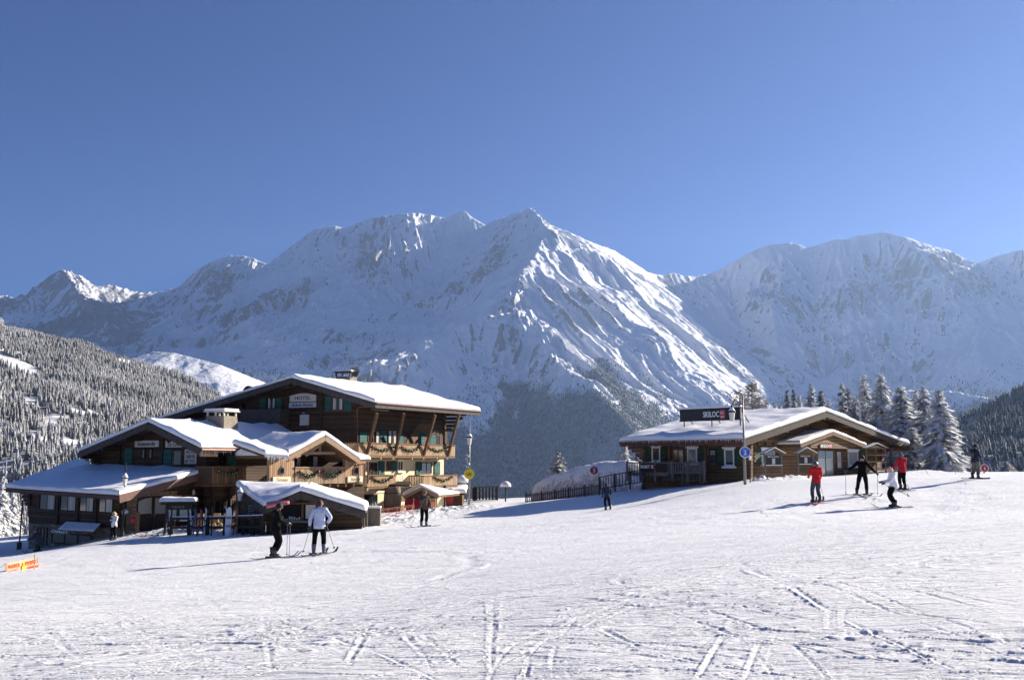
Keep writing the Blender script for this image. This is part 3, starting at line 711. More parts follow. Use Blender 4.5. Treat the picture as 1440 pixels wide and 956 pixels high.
M['bluegrey'] = mat_mottle('sign_bluegrey', (.42, .43, .46), (.52, .53, .56), 6, .7, .004)
M['ink'] = newmat('sign_ink', (.015, .015, .02), .6); M['blueink'] = newmat('blue_ink', (.015, .025, .10), .6); M['goldink'] = newmat('gold_ink', (.42, .30, .12), .6)
M['whiteink'] = newmat('white_lettering', (.82, .82, .82), .5)
M['curtain'] = mat_wood('pale_curtain', (.42, .40, .37), (.62, .60, .56), .13, (.8, .6), .3)
M['dark'] = newmat('painted_interior_shade', (.006, .006, .007), .9)
def mat_glass():
    m = newmat('window_glass', (.012, .015, .018), .06, spec=.9); g = NG(m); g.bump(g.noise(g.pos(), .8, 2), .12, .02); return m
M['glass'] = mat_glass()
M['glass_light'] = newmat('curtained_glass', (.34, .33, .30), .12, spec=.8)
M['lampglass'] = newmat('frosted_lamp_glass', (.62, .60, .55), .25)

# ------------------------------------------------------------------ lettering
def text_into(mb, txt, wall, a0, z0, a1, z1, off, depth=.012, italic=0.0, bold=0.0):
    """letters filling the rectangle (a0,z0)-(a1,z1) on a wall, standing `depth` proud"""
    cu = bpy.data.curves.new('letters', 'FONT'); cu.body = txt; cu.size = 1; cu.extrude = .01; cu.shear = italic; cu.offset = bold; cu.resolution_u = 3
    ob = bpy.data.objects.new('letters', cu); COL.objects.link(ob)
    dg = bpy.context.evaluated_depsgraph_get(); me = bpy.data.meshes.new_from_object(ob.evaluated_get(dg))
    bpy.data.objects.remove(ob)
    if not me.vertices: return mb
    co = np.array([v.co[:] for v in me.vertices]); lo = co.min(0); hi = co.max(0); sp = np.maximum(hi - lo, 1e-6)
    vs = []
    for c in co:
        u = (c[0] - lo[0]) / sp[0]; v = (c[1] - lo[1]) / sp[1]; k = (c[2] - lo[2]) / sp[2]
        vs.append(wall.P(a0 + (a1 - a0) * u, z0 + (z1 - z0) * v, off + depth * k))
    mb.add(vs, [tuple(p.vertices) for p in me.polygons]); bpy.data.meshes.remove(me); bpy.data.curves.remove(cu)
    return mb
def wall_sign(wall, px, label, board, texts, name='wall_sign', off=.03, th=.05, arch=0, frame=None, group=None):
    """texts: list of (string, x0, y0, x1, y1 fractions, material, italic)"""
    a0, z0, a1, z1 = wall.rect(*px); c = wall.P((a0 + a1) / 2, z0, off)
    t = thing(name, label, 'sign', c, group)
    mb = MB()
    if arch:
        pts = [wall.P(a0, z0, off), wall.P(a1, z0, off)]
        for k in range(9):
            u = k / 8; pts.append(wall.P(a1 + (a0 - a1) * u, z1 - (z1 - z0) * arch * (1 - math.sin(math.pi * (.12 + .76 * u))) , off))
        mb.prism(pts, wall.n * th)
    else: wall.box(mb, a0, z0, a1, z1, off, off + th)
    mb.build('board', board, t)
    if frame:
        f = MB(); w_ = .04
        for (b0, c0, b1, c1) in ((a0 - w_, z0 - w_, a1 + w_, z0), (a0 - w_, z1, a1 + w_, z1 + w_), (a0 - w_, z0, a0, z1), (a1, z0, a1 + w_, z1)):
            wall.box(f, b0, c0, b1, c1, off - .01, off + th + .015)
        f.build('frame', frame, t)
    for (s_, fx0, fy0, fx1, fy1, mt, it) in texts:
        m2 = MB(); text_into(m2, s_, wall, a0 + (a1 - a0) * fx0, z0 + (z1 - z0) * (1 - fy1), a0 + (a1 - a0) * fx1, z0 + (z1 - z0) * (1 - fy0), off + th + .002, .012, it, .012)
        m2.build('lettering', mt, t)
    return t

# ------------------------------------------------------------------ building pieces
def snow_sheet(poly, parent, th=.32, name='roof_snow', n=14, seed=0, rnd_edge=.16, lift=.02, over=.06):
    """closed pillow of snow lying on a three- or four-cornered roof face"""
    P_ = [Vector(p) for p in poly]
    if len(P_) == 3: P_ = [P_[0], P_[1], P_[2], P_[2]]
    L1 = max((P_[1] - P_[0]).length, (P_[2] - P_[3]).length); L2 = max((P_[3] - P_[0]).length, (P_[2] - P_[1]).length)
    nu = max(6, min(46, int(L1 / .45))); nv = max(6, min(46, int(L2 / .45)))
    us = np.concatenate([[0], [.5 * rnd_edge / L1], np.linspace(rnd_edge / L1, 1 - rnd_edge / L1, nu), [1 - .5 * rnd_edge / L1], [1]])
    vv = np.concatenate([[0], [.5 * rnd_edge / L2], np.linspace(rnd_edge / L2, 1 - rnd_edge / L2, nv), [1 - .5 * rnd_edge / L2], [1]])
    U_, V_ = np.meshgrid(us, vv)
    A = [np.array(p) for p in P_]
    Pb = (A[0][None, None] * ((1 - U_) * (1 - V_))[..., None] + A[1][None, None] * (U_ * (1 - V_))[..., None] + A[2][None, None] * (U_ * V_)[..., None] + A[3][None, None] * ((1 - U_) * V_)[..., None])
    e = np.minimum(np.minimum(U_ * L1, (1 - U_) * L1), np.minimum(V_ * L2, (1 - V_) * L2))
    pr = np.sqrt(np.clip(1 - (1 - np.clip(e / rnd_edge, 0, 1)) ** 2, 0, 1))
    nz = fbm(Pb[..., 0] * .55 + seed, Pb[..., 1] * .55, 3, 60 + seed) * .38 + fbm(Pb[..., 0] * 1.9 + seed, Pb[..., 1] * 1.9, 2, 61) * .07
    H = th * (.80 + .20 * pr) * (1 + nz * .8) * np.where(e <= 0, .88, 1)
    cen = Pb.reshape(-1, 3).mean(0)
    T = Pb.copy(); T[..., 2] += lift + H
    B = Pb.copy(); B[..., 2] += lift
    out = (Pb - cen); out[..., 2] = 0; ln = np.linalg.norm(out, axis=-1, keepdims=True) + 1e-6
    eo = (e <= 0)[..., None]
    wob = (1 + fbm(Pb[..., 0] * 1.3, Pb[..., 1] * 1.3, 2, 5 + seed))[..., None]
    T = T + np.where(eo, out / ln * over * .3 * wob, 0); 
    B = B + np.where(eo, out / ln * over * wob, 0)
    nr, nc = U_.shape
    V = np.concatenate([T.reshape(-1, 3), B.reshape(-1, 3)]); ft = grid_faces(nr, nc); k = nr * nc
    fb = ft[:, ::-1] + k
    idx = np.arange(k).reshape(nr, nc); loop = np.concatenate([idx[0, :], idx[1:, -1], idx[-1, -2::-1], idx[-2:0:-1, 0]])
    l2 = np.roll(loop, -1); fsid = np.stack([loop, loop + k, l2 + k, l2], 1)
    nrm = (P_[1] - P_[0]).cross(P_[3] - P_[0])
    F = np.concatenate([ft, fb, fsid])
    if nrm.z < 0: F = F[:, ::-1]
    off = wloc(parent) if parent else Vector((0, 0, 0))
    o = numpy_mesh(name, V - np.array(off), F, M['snow'], True)
    if parent: o.parent = parent
    return o
def slab(mb, poly, th=.25): return mb.prism([Vector(p) for p in poly], (0, 0, -th))
def window(wall, px, parent, frame=M['beam'], glass=None, mull=1, curtain=0, name='window', off=0, fw=.07, lintel=None, sill=None, rows=1):
    a0, z0, a1, z1 = wall.rect(*px); f = MB()
    for (b0, c0, b1, c1) in ((a0, z0, a1, z0 + fw), (a0, z1 - fw, a1, z1), (a0, z0 + fw, a0 + fw, z1 - fw), (a1 - fw, z0 + fw, a1, z1 - fw)):
        wall.box(f, b0, c0, b1, c1, off - .05, off + .07)
    for k in range(1, mull + 1):
        x = a0 + (a1 - a0) * k / (mull + 1); wall.box(f, x - fw * .4, z0 + fw, x + fw * .4, z1 - fw, off - .05, off + .06)
    for k in range(1, rows):
        z = z0 + (z1 - z0) * k / rows; wall.box(f, a0 + fw, z - .02, a1 - fw, z + .02, off - .05, off + .05)
    fo = f.build(name, frame, parent)
    g = MB(); wall.box(g, a0 + fw, z0 + fw, a1 - fw, z1 - fw, off - .02, off + .025); g.build('pane', glass or M['glass'], fo)
    if curtain:
        c = MB()
        for (u0, u1) in ([(.12, .34), (.66, .86)] if curtain == 2 else [(.5, .92)] if curtain == 1 else [(.08, .9)]):
            wall.box(c, a0 + (a1 - a0) * u0, z0 + fw, a0 + (a1 - a0) * u1, z1 - fw, off + .025, off + .035)
        c.build('curtain', M['curtain'], fo)
    if lintel: m = MB(); wall.box(m, a0 - .12, z1, a1 + .12, z1 + .16, off, off + .12); m.build('lintel', lintel, fo)
    if sill: m = MB(); wall.box(m, a0 - .12, z0 - .16, a1 + .12, z0, off, off + .22); m.build('sill', sill, fo)
    return fo
def shutter(wall, px, parent, mat, off=.03):
    a0, z0, a1, z1 = wall.rect(*px); m = MB(); wall.box(m, a0, z0, a1, z1, off, off + .05); 
    for f_ in (.18, .82): wall.box(m, a0 + .03, z0 + (z1 - z0) * f_ - .04, a1 - .03, z0 + (z1 - z0) * f_ + .04, off + .05, off + .075)
    return m.build('shutter', mat, parent)
def wall_panel(wall, pts, parent, mat, th=.3, off=0, name='wall'):
    return MB().prism(wall.poly(pts, off), -wall.n * th).build(name, mat, parent)
def balcony(wall, px, depth, parent, mat, railmat, returns=True, post=M['beam_brown'], slats=True):
    """px: x0,rail top y,x1,floor y, seen on the front plane of the balcony"""
    F_ = wall.off(depth); a0, z0, a1, z1 = F_.rect(*px); t = None
    fl = MB(); F_.box(fl, a0, z0 - .16, a1, z0, -depth, .02); base = fl.build('balcony_floor', post, parent)
    b = MB(); n = max(3, int((a1 - a0) / .16))
    for k in range(n):
        x = a0 + (a1 - a0) * (k + .5) / n; w_ = (a1 - a0) / n * .80
        F_.box(b, x - w_ / 2, z0 + .03, x + w_ / 2, z1 - .05, -.05, -.015)
    if returns:
        for a in (a0, a1):
            nn = max(3, int(depth / .16))
            for k in range(nn):
                o_ = -depth * (k + .5) / nn; F_.box(b, a - .02, z0 + .03, a + .02, z1 - .05, o_ - .06, o_ + .06)
    b.build('balustrade', mat, parent)
    r = MB(); F_.box(r, a0 - .03, z1 - .06, a1 + .03, z1 + .03, -.10, .05); F_.box(r, a0, z0 + .1, a1, z0 + .17, -.10, -.055)
    if returns:
        for a in (a0, a1): F_.box(r, a - .045, z1 - .058, a + .045, z1 + .028, -depth, -.1)
    r.build('handrail', railmat, parent)
    return F_, (a0, z0, a1, z1)
def garland(F_, px, label, group=None, off=.07, drop=None, seed=1):
    x0, y0, x1, y1 = px; rnd = random.Random(seed); A = F_.at(x0, y0, off); B = F_.at(x1, y0, off); low = F_.at((x0 + x1) / 2, y1, off).z
    m = MB(); bw = MB(); t = thing('garland', label, 'garland', (A + B) / 2, group); dz = (A.z + B.z) / 2 - low
    for k in range(150):
        u = rnd.random(); p = A.lerp(B, u); p.z -= dz * 4 * u * (1 - u) * .8
        d = Vector((rnd.gauss(0, 1), rnd.gauss(0, 1), rnd.gauss(0, 1))).normalized() * rnd.uniform(.10, .24)
        q = p + F_.n * abs(rnd.gauss(0, .04)) + d; side = d.cross(Vector((rnd.random(), rnd.random(), rnd.random()))).normalized() * .035
        m.add([p - side, p + side, q + side * .4, q - side * .4], [(0, 1, 2, 3)])
    m.tube([A.lerp(B, k / 8) - Vector((0, 0, dz * 3.2 * (k / 8) * (1 - k / 8))) for k in range(9)], .05, 6)
    m.build('greenery', M['leaf'], t)
    for q, u in enumerate((.02, .98)):
        c = A.lerp(B, u); bw.ball(c + F_.n * .05, .09, .09, .09, 6, 4); bw.beam(c + F_.n * .08, c + F_.n * .08 + Vector((.05, 0, -.22)), .05, .02)
    bw.build('bow', M['redbow'], t)
    b2 = MB()
    for k in range(6):
        u = (k + .7) / 7; c = A.lerp(B, u) - Vector((0, 0, dz * 3.2 * u * (1 - u))) + F_.n * .12; b2.ball(c, .03, nu=6, nv=4)
    b2.each('bauble', M['whiteink'], t)
    return t
def icicles(p0, p1, parent, n, lmax, seed=0):
    rnd = random.Random(seed); m = MB(); p0, p1 = Vector(p0), Vector(p1)
    for k in range(n):
        c = p0.lerp(p1, (k + rnd.random() * .6) / n); L = lmax * rnd.uniform(.2, 1)
        m.tube([c, c - Vector((0, 0, L))], [.035, .004], 5)
    return m.build('icicle_row', M['ice'], parent)
M['ice'] = newmat('ice', (.75, .80, .86), .1)
def lantern(base, h, label, group, arm=True, snowcap=True, head_z=None):
    """cast iron post with glazed lantern head"""
    t = thing('street_lamp', label, 'street lamp', base, group); b = Vector(base)
    MB().lathe(b, [(.13, -.1), (.13, .25), (.07, .45), (.055, h * .5), (.045, h - .25)], 10).build('post', M['iron'], t, True)
    c = b + Vector((0, 0, h - .25))
    MB().lathe(c, [(.10, 0), (.17, .42), (.17, .44)], 6).build('lamp_glass', M['lampglass'], t)
    m = MB().lathe(c, [(.21, .44), (.21, .47), (.06, .66), (.02, .74)], 8); m.build('lamp_cap', M['iron'], t)
    if snowcap: MB().lathe(c, [(.19, .485), (.17, .56), (.09, .70), (.03, .78)], 8).build('snow_cap', M['snow'], t, True)
    return t
# ================================================================== HOTEL (largest chalet)
a_dir = Vector((.447, .894, 0)).normalized(); b_dir = Vector((-.894, .447, 0)).normalized()
NG1 = -a_dir; NC1 = -b_dir                                   # gable normal, lit side normal
Bx, By = AZ(502, 80)
GW = Wall((Bx, By), (NG1.x, NG1.y)); CW = Wall((Bx, By), (NC1.x, NC1.y))
hb = Vector((Bx, By, G(Bx, By)))
hotel = thing('hotel_building', 'large dark timber hotel with a cream lower right side and long snow covered roof', 'hotel', hb)
def build_hotel():
    rk = GW.off(1.8)
    Fp = rk.at(410, 531); E = rk.at(527, 566); W = rk.at(215, 591)
    k = 1.2; E2 = U(675, 578, E.y * 1.2); F2 = U(565, 546.5, Fp.y * 1.15)
    W2 = W + (F2 - Fp); W2.z = W.z
    gr = E.z - 16
    # gable wall: upper timber, down to the ground
    wall_panel(GW, [(502, 563), (410, 534), (225, 589), (225, 640), (330, 745), (502, 745)], hotel, M['wood_dark'], .35)
    m = MB()
    # cream side: timber top storeys, rendered lower storeys
    m.prism(CW.poly([(502.2, 560), (629, 572), (629, 641), (502.2, 641)], .001), -CW.n * .35); m.build('wall', M['wood_dark'], hotel, label='dark timber upper wall')
    MB().prism(CW.poly([(502.2, 641.5), (624, 641.5), (624, 722), (502.2, 745)], .0), -CW.n * .35).build('wall', M['cream'], hotel, label='cream rendered lower wall')
    MB().prism(CW.poly([(588, 596), (606, 596), (606, 641), (560, 641), (573, 618)], .03), CW.n * .02).build('wall_patch', M['beam_brown'], hotel)  # lighter brown patch with a slanting left edge on the dark timber
    # far gable wall and rear wall close the volume
    p1 = CW.at(624, 641); rear = Wall((p1.x, p1.y), (a_dir.x, a_dir.y))
    a0 = 0; z0 = gr - 6
    m = MB(); q0 = CW.at(624, 641); q0.z = z0; m.frame(q0 - CW.n * .36, -CW.n * 21, -a_dir * .3, (0, 0, E.z - z0 - .3)); m.build('wall', M['wood_dark'], hotel)
    # roof slabs
    th = .30
    m = MB(); slab(m, [Fp, E, E2, F2], th); slab(m, [Fp, F2, W2, W], th); ro = m.build('roof', M['fascia'], hotel)
    m = MB(); u = (E - Fp).normalized(); m.beam(Fp + NG1 * .04 - Vector((0, 0, .30)), E + NG1 * .04 - Vector((0, 0, .30)), .06, .34); m.beam(Fp + NG1 * .04 - Vector((0, 0, .3)), W + NG1 * .04 - Vector((0, 0, .3)), .06, .34)
    m.beam(E + NC1 * .03 - Vector((0, 0, .26)), E2 + NC1 * .03 - Vector((0, 0, .26)), .05, .3); m.build('fascia_board', M['fascia'], ro)
    # purlins and rafters below the overhang
    m = MB()
    for f_ in (.03, .25, .5, .75, .97):
        p = Fp.lerp(E, f_) - Vector((0, 0, .5)); m.beam(p, p + a_dir * 2.2, .22, .26)
        p = Fp.lerp(W, f_) - Vector((0, 0, .5)); m.beam(p, p + a_dir * 2.2, .22, .26)
    for k_ in range(24):
        f_ = (k_ + .5) / 24; p = E.lerp(E2, f_) - Vector((0, 0, .38)); q = p - NC1 * 3 + Vector((0, 0, .75)); m.beam(p, q, .12, .16)
    m.each('rafter', M['beam'], hotel)
    s1 = snow_sheet([Fp, E, E2, F2], ro, .30, seed=3, over=.05); s2 = snow_sheet([Fp, F2, W2, W], ro, .22, seed=5)
    # log brackets, stepped, at the far end and at the corner
    m = MB()
    for k_ in range(6):
        p = CW.at(628, 578 + k_ * 5.2); m.beam(p - a_dir * .2, p + a_dir * (0.1) + CW.n * (2.4 - k_ * .38), .26, .26)
    m.build('log_bracket', M['wood_dark'], hotel)
    # corner post & braces
    m = MB()
    for (ux, uy, lx, ly) in [(530.4, 581, 516, 638), (568, 581, 555, 640), (611.7, 583, 596, 640), (645.8, 581, 630, 641)]:
        hi = CW.at(ux, uy, 2.75); lo = CW.at(lx, ly, 1.5); m = MB(); m.beam(hi, lo, .16, .24); m.build('brace', M['beam_brown'], hotel)
    hi = CW.at(645.8, 604, 2.2); m = MB(); m.beam(CW.at(620, 605, 1.3), CW.at(637, 605, 2.2), .18, .18); m.beam(CW.at(625, 580, 1.4), CW.at(625, 626, 1.4), .2); m.build('post', M['beam'], hotel)
    # upper balcony
    balcony(CW, (505, 624, 640, 641), 1.5, hotel, M['boards_cream'], M['beam_brown'])
    m = MB()
    for x_ in (514, 536, 553, 580, 596, 615, 629): p = CW.at(x_, 644.5, 1.62); m.beam(p, p - CW.n * 1.7, .16, .16)
    m.each('joist', M['beam_light'], hotel)
    # lower balconies
    balcony(CW, (517, 668, 557, 684), 1.5, hotel, M['boards_cream'], M['beam_brown'])
    balcony(CW, (596, 668, 643, 683), 1.5, hotel, M['boards_cream'], M['beam_brown'])
    m = MB(); 
    for x_ in (517, 553, 600, 636): p = CW.at(x_, 688, 1.6); m.beam(p, p - CW.n * 1.7, .2, .22)
    m.each('joist', M['beam_light'], hotel)
    # openings on the cream side
    for px, c in [((516.5, 609, 522, 628), 0), ((524, 606, 533, 628), 1), ((545, 605, 558, 627), 2), ((613, 611, 618, 629), 0)]: window(CW, px, hotel, M['beam_brown'], curtain=c)
    for px in [(505, 607, 515, 628), (534, 606, 543, 629), (559, 606, 566, 628), (588, 607, 596, 631), (604, 612, 612, 631)]: shutter(CW, px, hotel, M['teal'])
    for px in [(531.5, 648, 540, 667), (551, 648, 558, 662), (584, 649, 591.5, 667), (610, 649, 618, 667)]: shutter(CW, px, hotel, M['teal'])
    window(CW, (558.5, 648, 566, 662), hotel, M['cream_board'], lintel=M['cream_board'], sill=M['cream_board'])
    window(CW, (543, 648, 550.5, 662), hotel, M['beam_brown'])
    window(CW, (592, 650, 606.5, 666), hotel, M['beam_brown'], mull=1)
    window(CW, (519, 650, 530, 668), hotel, M['beam_brown'])
    window(CW, (505, 695, 530, 716), hotel, M['beam'], mull=0, name='bay_window')
    m = MB(); CW.box(m, *CW.rect(502.5, 688, 560, 693), .01, .08); m.build('string_course', M['cream_board'], hotel)
    # gable openings
    window(GW, (467, 556, 483.5, 577), hotel, M['beam_brown'], mull=1, curtain=2); shutter(GW, (458, 557, 466, 578), hotel, M['teal']); shutter(GW, (484.5, 558, 495, 578), hotel, M['teal'])
    window(GW, (376, 559, 388, 575), hotel, M['beam'], mull=1, curtain=2); shutter(GW, (388.5, 559, 396.5, 575), hotel, M['teal']); shutter(GW, (366, 559, 375, 575), hotel, M['teal'])
    window(GW, (340, 566, 347, 576), hotel, M['beam'], mull=0)
    F_, r_ = balcony(GW, (338, 576, 393, 596), 1.2, hotel, M['greywood_d'], M['greywood_d'])
    m = MB()
    for x_ in (405, 452): GW.box(m, *GW.rect(x_ - 1.3, 548 if x_ == 405 else 545, x_ + 1.3, 640), 0, .14)
    m.each('wall_post', M['beam'], hotel)
    # downpipe
    m = MB(); m.tube([E.lerp(E2, .1) - Vector((0, 0, .2)), GW.at(506, 572, .2) , GW.at(502.5, 575, .15), GW.at(502.5, 632, .15)], .06, 8); m.build('downpipe', M['copper'], hotel)
    m = MB(); m.tube([E + NC1 * .12 - Vector((0, 0, .05)), E2 + NC1 * .12 - Vector((0, 0, .05))], .07, 8); m.build('gutter', M['redbrown'], hotel)
    # chimney
    def on_roof(px, py): # point on right slope under the pixel
        n = (E - Fp).cross(F2 - Fp); d = U(px, py, 1.0); return d * (Fp.dot(n) / d.dot(n))
    c = on_roof(487, 537)
    ch = MB().frame(c - b_dir * -.75 - a_dir * .5 - Vector((0, 0, .5)), b_dir * -1.5, a_dir * 1.0, (0, 0, .95)).build('chimney', M['chimney'], hotel)
    m = MB(); 
    for i in (0, 1):
        for j in (0, 1): m.frame(c + b_dir * .8 - b_dir * 1.5 * i - a_dir * .55 + a_dir * 1.0 * j + Vector((0, 0, .45)), b_dir * -.12, a_dir * .12, (0, 0, .34))
    m.frame(c + b_dir * .95 - a_dir * .65 + Vector((0, 0, .79)), b_dir * -1.9, a_dir * 1.3, (0, 0, .1)); m.build('chimney_cowl', M['iron'], ch)
    MB().frame(c + b_dir * .9 - a_dir * .6 + Vector((0, 0, .895)), b_dir * -1.8, a_dir * 1.2, (0, 0, .12)).build('snow_cap', M['snow'], ch, bevel=.05)
    t = thing('antenna', 'thin television mast rising behind the chimney on the hotel roof', 'antenna', c - b_dir * -.2)
    p = c + b_dir * .2 + a_dir * .8; MB().tube([p, p + Vector((0, 0, 2.3))], .025, 5).build('mast', M['iron'], t); mm = MB()
    for z_ in (1.7, 2.0, 2.2): mm.beam(p + Vector((-.35, 0, z_)), p + Vector((.35, 0, z_)), .02)
    mm.build('crossbar', M['iron'], t)
    p = on_roof(499, 540); t = thing('satellite_dish', 'round grey satellite dish beside the hotel roof chimney', 'satellite dish', p)
    MB().tube([p, p + Vector((0, 0, 1.1))], .03, 6).build('mast', M['iron'], t)
    MB().add([p + Vector((.45 * math.cos(k * .785) , -.25 + .08 * (k % 1), 1.1 + .5 * math.sin(k * .785))) for k in range(8)] + [p + Vector((0, -.02, 1.1))], [(k, (k + 1) % 8, 8) for k in range(8)]).build('dish', M['greymetal'], t)
    # round vent cowl above left rake
    n2 = (F2 - Fp).cross(W - Fp); p = rk.at(321, 555) + a_dir * 2.5; 
    t = thing('roof_vent', 'dark domed metal vent poking above the left slope of the hotel roof', 'roof vent', p)
    zz = Fp.lerp(W, (410 - 321) / 195.).z
    p.z = zz - .3; t.location = p
    MB().lathe(p, [(.22, 0), (.22, 1.05)], 10).build('pipe', M['iron'], t, True); MB().lathe(p, [(.5, 1.05), (.46, 1.2), (.3, 1.42), (.08, 1.5)], 12).build('cowl', M['iron'], t, True)
    # signs and garlands
    wall_sign(GW, (408.5, 553, 445.5, 564.6), 'arched off-white board reading HOTEL high on the hotel gable', M['offwhite'], [('HOTEL', .2, .36, .8, .78, M['ink'], 0)], arch=.42, off=.06)
    wall_sign(GW, (407.5, 565.8, 445.5, 572.8), 'blue-grey board with gothic style name below the arched HOTEL sign', M['bluegrey'], [('Arbois Bettex', .1, .18, .9, .82, M['blueink'], .25)], off=.06)
    a = GW.rect(423, 583, 435, 598); t = thing('light_box', 'plain grey notice box on the hotel gable under the name boards', 'notice box', GW.P((a[0] + a[2]) / 2, a[1], .0))
    m = MB(); GW.box(m, *a, .02, .14); m.build('box', M['offwhite'], t); m = MB(); GW.box(m, *GW.rect(427.5, 579.5, 431, 582), .02, .25); m.build('spotlight', M['greymetal'], t)
    F5 = CW.off(1.5)
    for i, (px, lb) in enumerate([((523, 627, 556, 634), 'fir garland with red bows, left one on the top hotel balcony'), ((564, 627.5, 591, 635), 'fir garland with red bows, middle one on the top hotel balcony'), ((602, 628, 631, 635), 'fir garland with red bows, right one on the top hotel balcony'),
                             ((522, 670, 552, 678), 'fir garland on the lower left hotel balcony above the barrels'), ((611, 670, 636, 676), 'fir garland on the lower right hotel balcony above the porch')]):
        garland(F5, px, lb, 'fir garlands on the balconies', seed=i + 1)
    t = wall_sign(CW, (546, 668, 569, 674.5), 'pale lettering HOTEL on the cream wall between the two lower balconies', M['cream'], [('HOTEL', .02, .1, .98, .9, M['bluegrey'], 0)], off=.0, th=.02)
build_hotel()

# ================================================================== ENTRANCE PORCH with little gable
def build_porch():
    base = onG(592, 82); t = thing('entrance_porch', 'small wooden entrance hut with a snowy gabled roof in front of the cream wall', 'porch', base)
    d0 = 82.0; x0, y0 = AZ(573, d0); FW = Wall((x0, y0), (-.25, -.968))
    ap = FW.at(593, 684, .5); L = FW.at(568, 697, .5); Rr = FW.at(617, 696.5, .5); bk = -FW.n * 5.5
    apb = ap + bk + FW.t * -2.2; Lb = L + bk + FW.t * -2.2; Rb = Rr + bk
    m = MB(); slab(m, [ap, Rr, Rb, apb], .16); slab(m, [ap, apb, Lb, L], .16); r = m.build('roof', M['beam_brown'], t)
    snow_sheet([L, ap, apb, Lb], r, .14, seed=8); snow_sheet([ap, Rr, Rb, apb], r, .14, seed=9)
    m = MB(); m.beam(ap - Vector((0, 0, .12)), L - Vector((0, 0, .12)), .08, .26); m.beam(ap - Vector((0, 0, .12)), Rr - Vector((0, 0, .12)), .08, .26); m.build('bargeboard', M['beam_light'], r)
    for px in (573, 612):
        m = MB(); p = FW.at(px, 700); q = Vector(p); q.z = G(p.x, p.y) - .2; m.beam(q, p + Vector((0, 0, .25)), .2, .2, (0, 1, 0)); m.build('post', M['beam_brown'], t)
    m = MB(); m.beam(FW.at(572, 697), FW.at(614, 697), .2, .2); m.beam(FW.at(593, 697), FW.at(593, 686), .14, .14, (0, 1, 0)); m.build('tie_beam', M['beam_brown'], t)
    m = MB(); m.prism(FW.poly([(573, 697), (593, 686.5), (612, 697), (612, 722), (573, 724)], -1.2), -FW.n * .2); m.build('wall', M['wood_mid'], t)
    window(FW, (578, 699, 588, 714), t, M['beam'], off=-1.2); window(FW, (596, 698, 608, 718), t, M['beam_brown'], off=-1.2, mull=0, name='door', glass=M['glass'])
    a = FW.rect(579, 704, 583, 712); m = MB(); FW.box(m, *a, -1.1, -1.05); m.build('notice', M['offwhite'], t)
    # side roof plank canopy to the left
    for i, px in enumerate((549, 556.5)):
        b = onG(px, 81); o = MB().lathe(b, [(.40, -.1), (.47, .5), (.50, 1.0), (.47, 1.5), (.40, 1.95), (.34, 1.97)], 14); tt = thing('wooden_barrel', ['tall upright wooden barrel against the porch, left one of two', 'tall upright wooden barrel against the porch, right one of two'][i], 'barrel', b, 'barrels by the porch')
        o.build('staves', M['barrel'], tt, True); h_ = MB()
        for z_ in (.45, 1.5): h_.lathe(b + Vector((0, 0, z_)), [(.49, -.03), (.49, .03)], 14)
        h_.build('hoop', M['iron'], tt)
    b = onG(545, 81.5); o = MB(); p = Vector(b) + Vector((-1.6, 0, 2.15)); o.frame(p, (3.4, 0, -.1), (0, 1.5, .25), (0, 0, .12)); tt = thing('canopy', 'dark plank lean-to canopy over the two barrels', 'canopy', b); o.build('planks', M['beam'], tt); o = MB(); o.beam(Vector(b) + Vector((-1.5, .3, -.1)), Vector(b) + Vector((-1.5, .3, 2.15)), .14); o.build('post', M['beam'], tt)
M['barrel'] = mat_wood('barrel_staves', (.13, .09, .06), (.26, .19, .13), .14, (1, 0), .5)
build_porch()

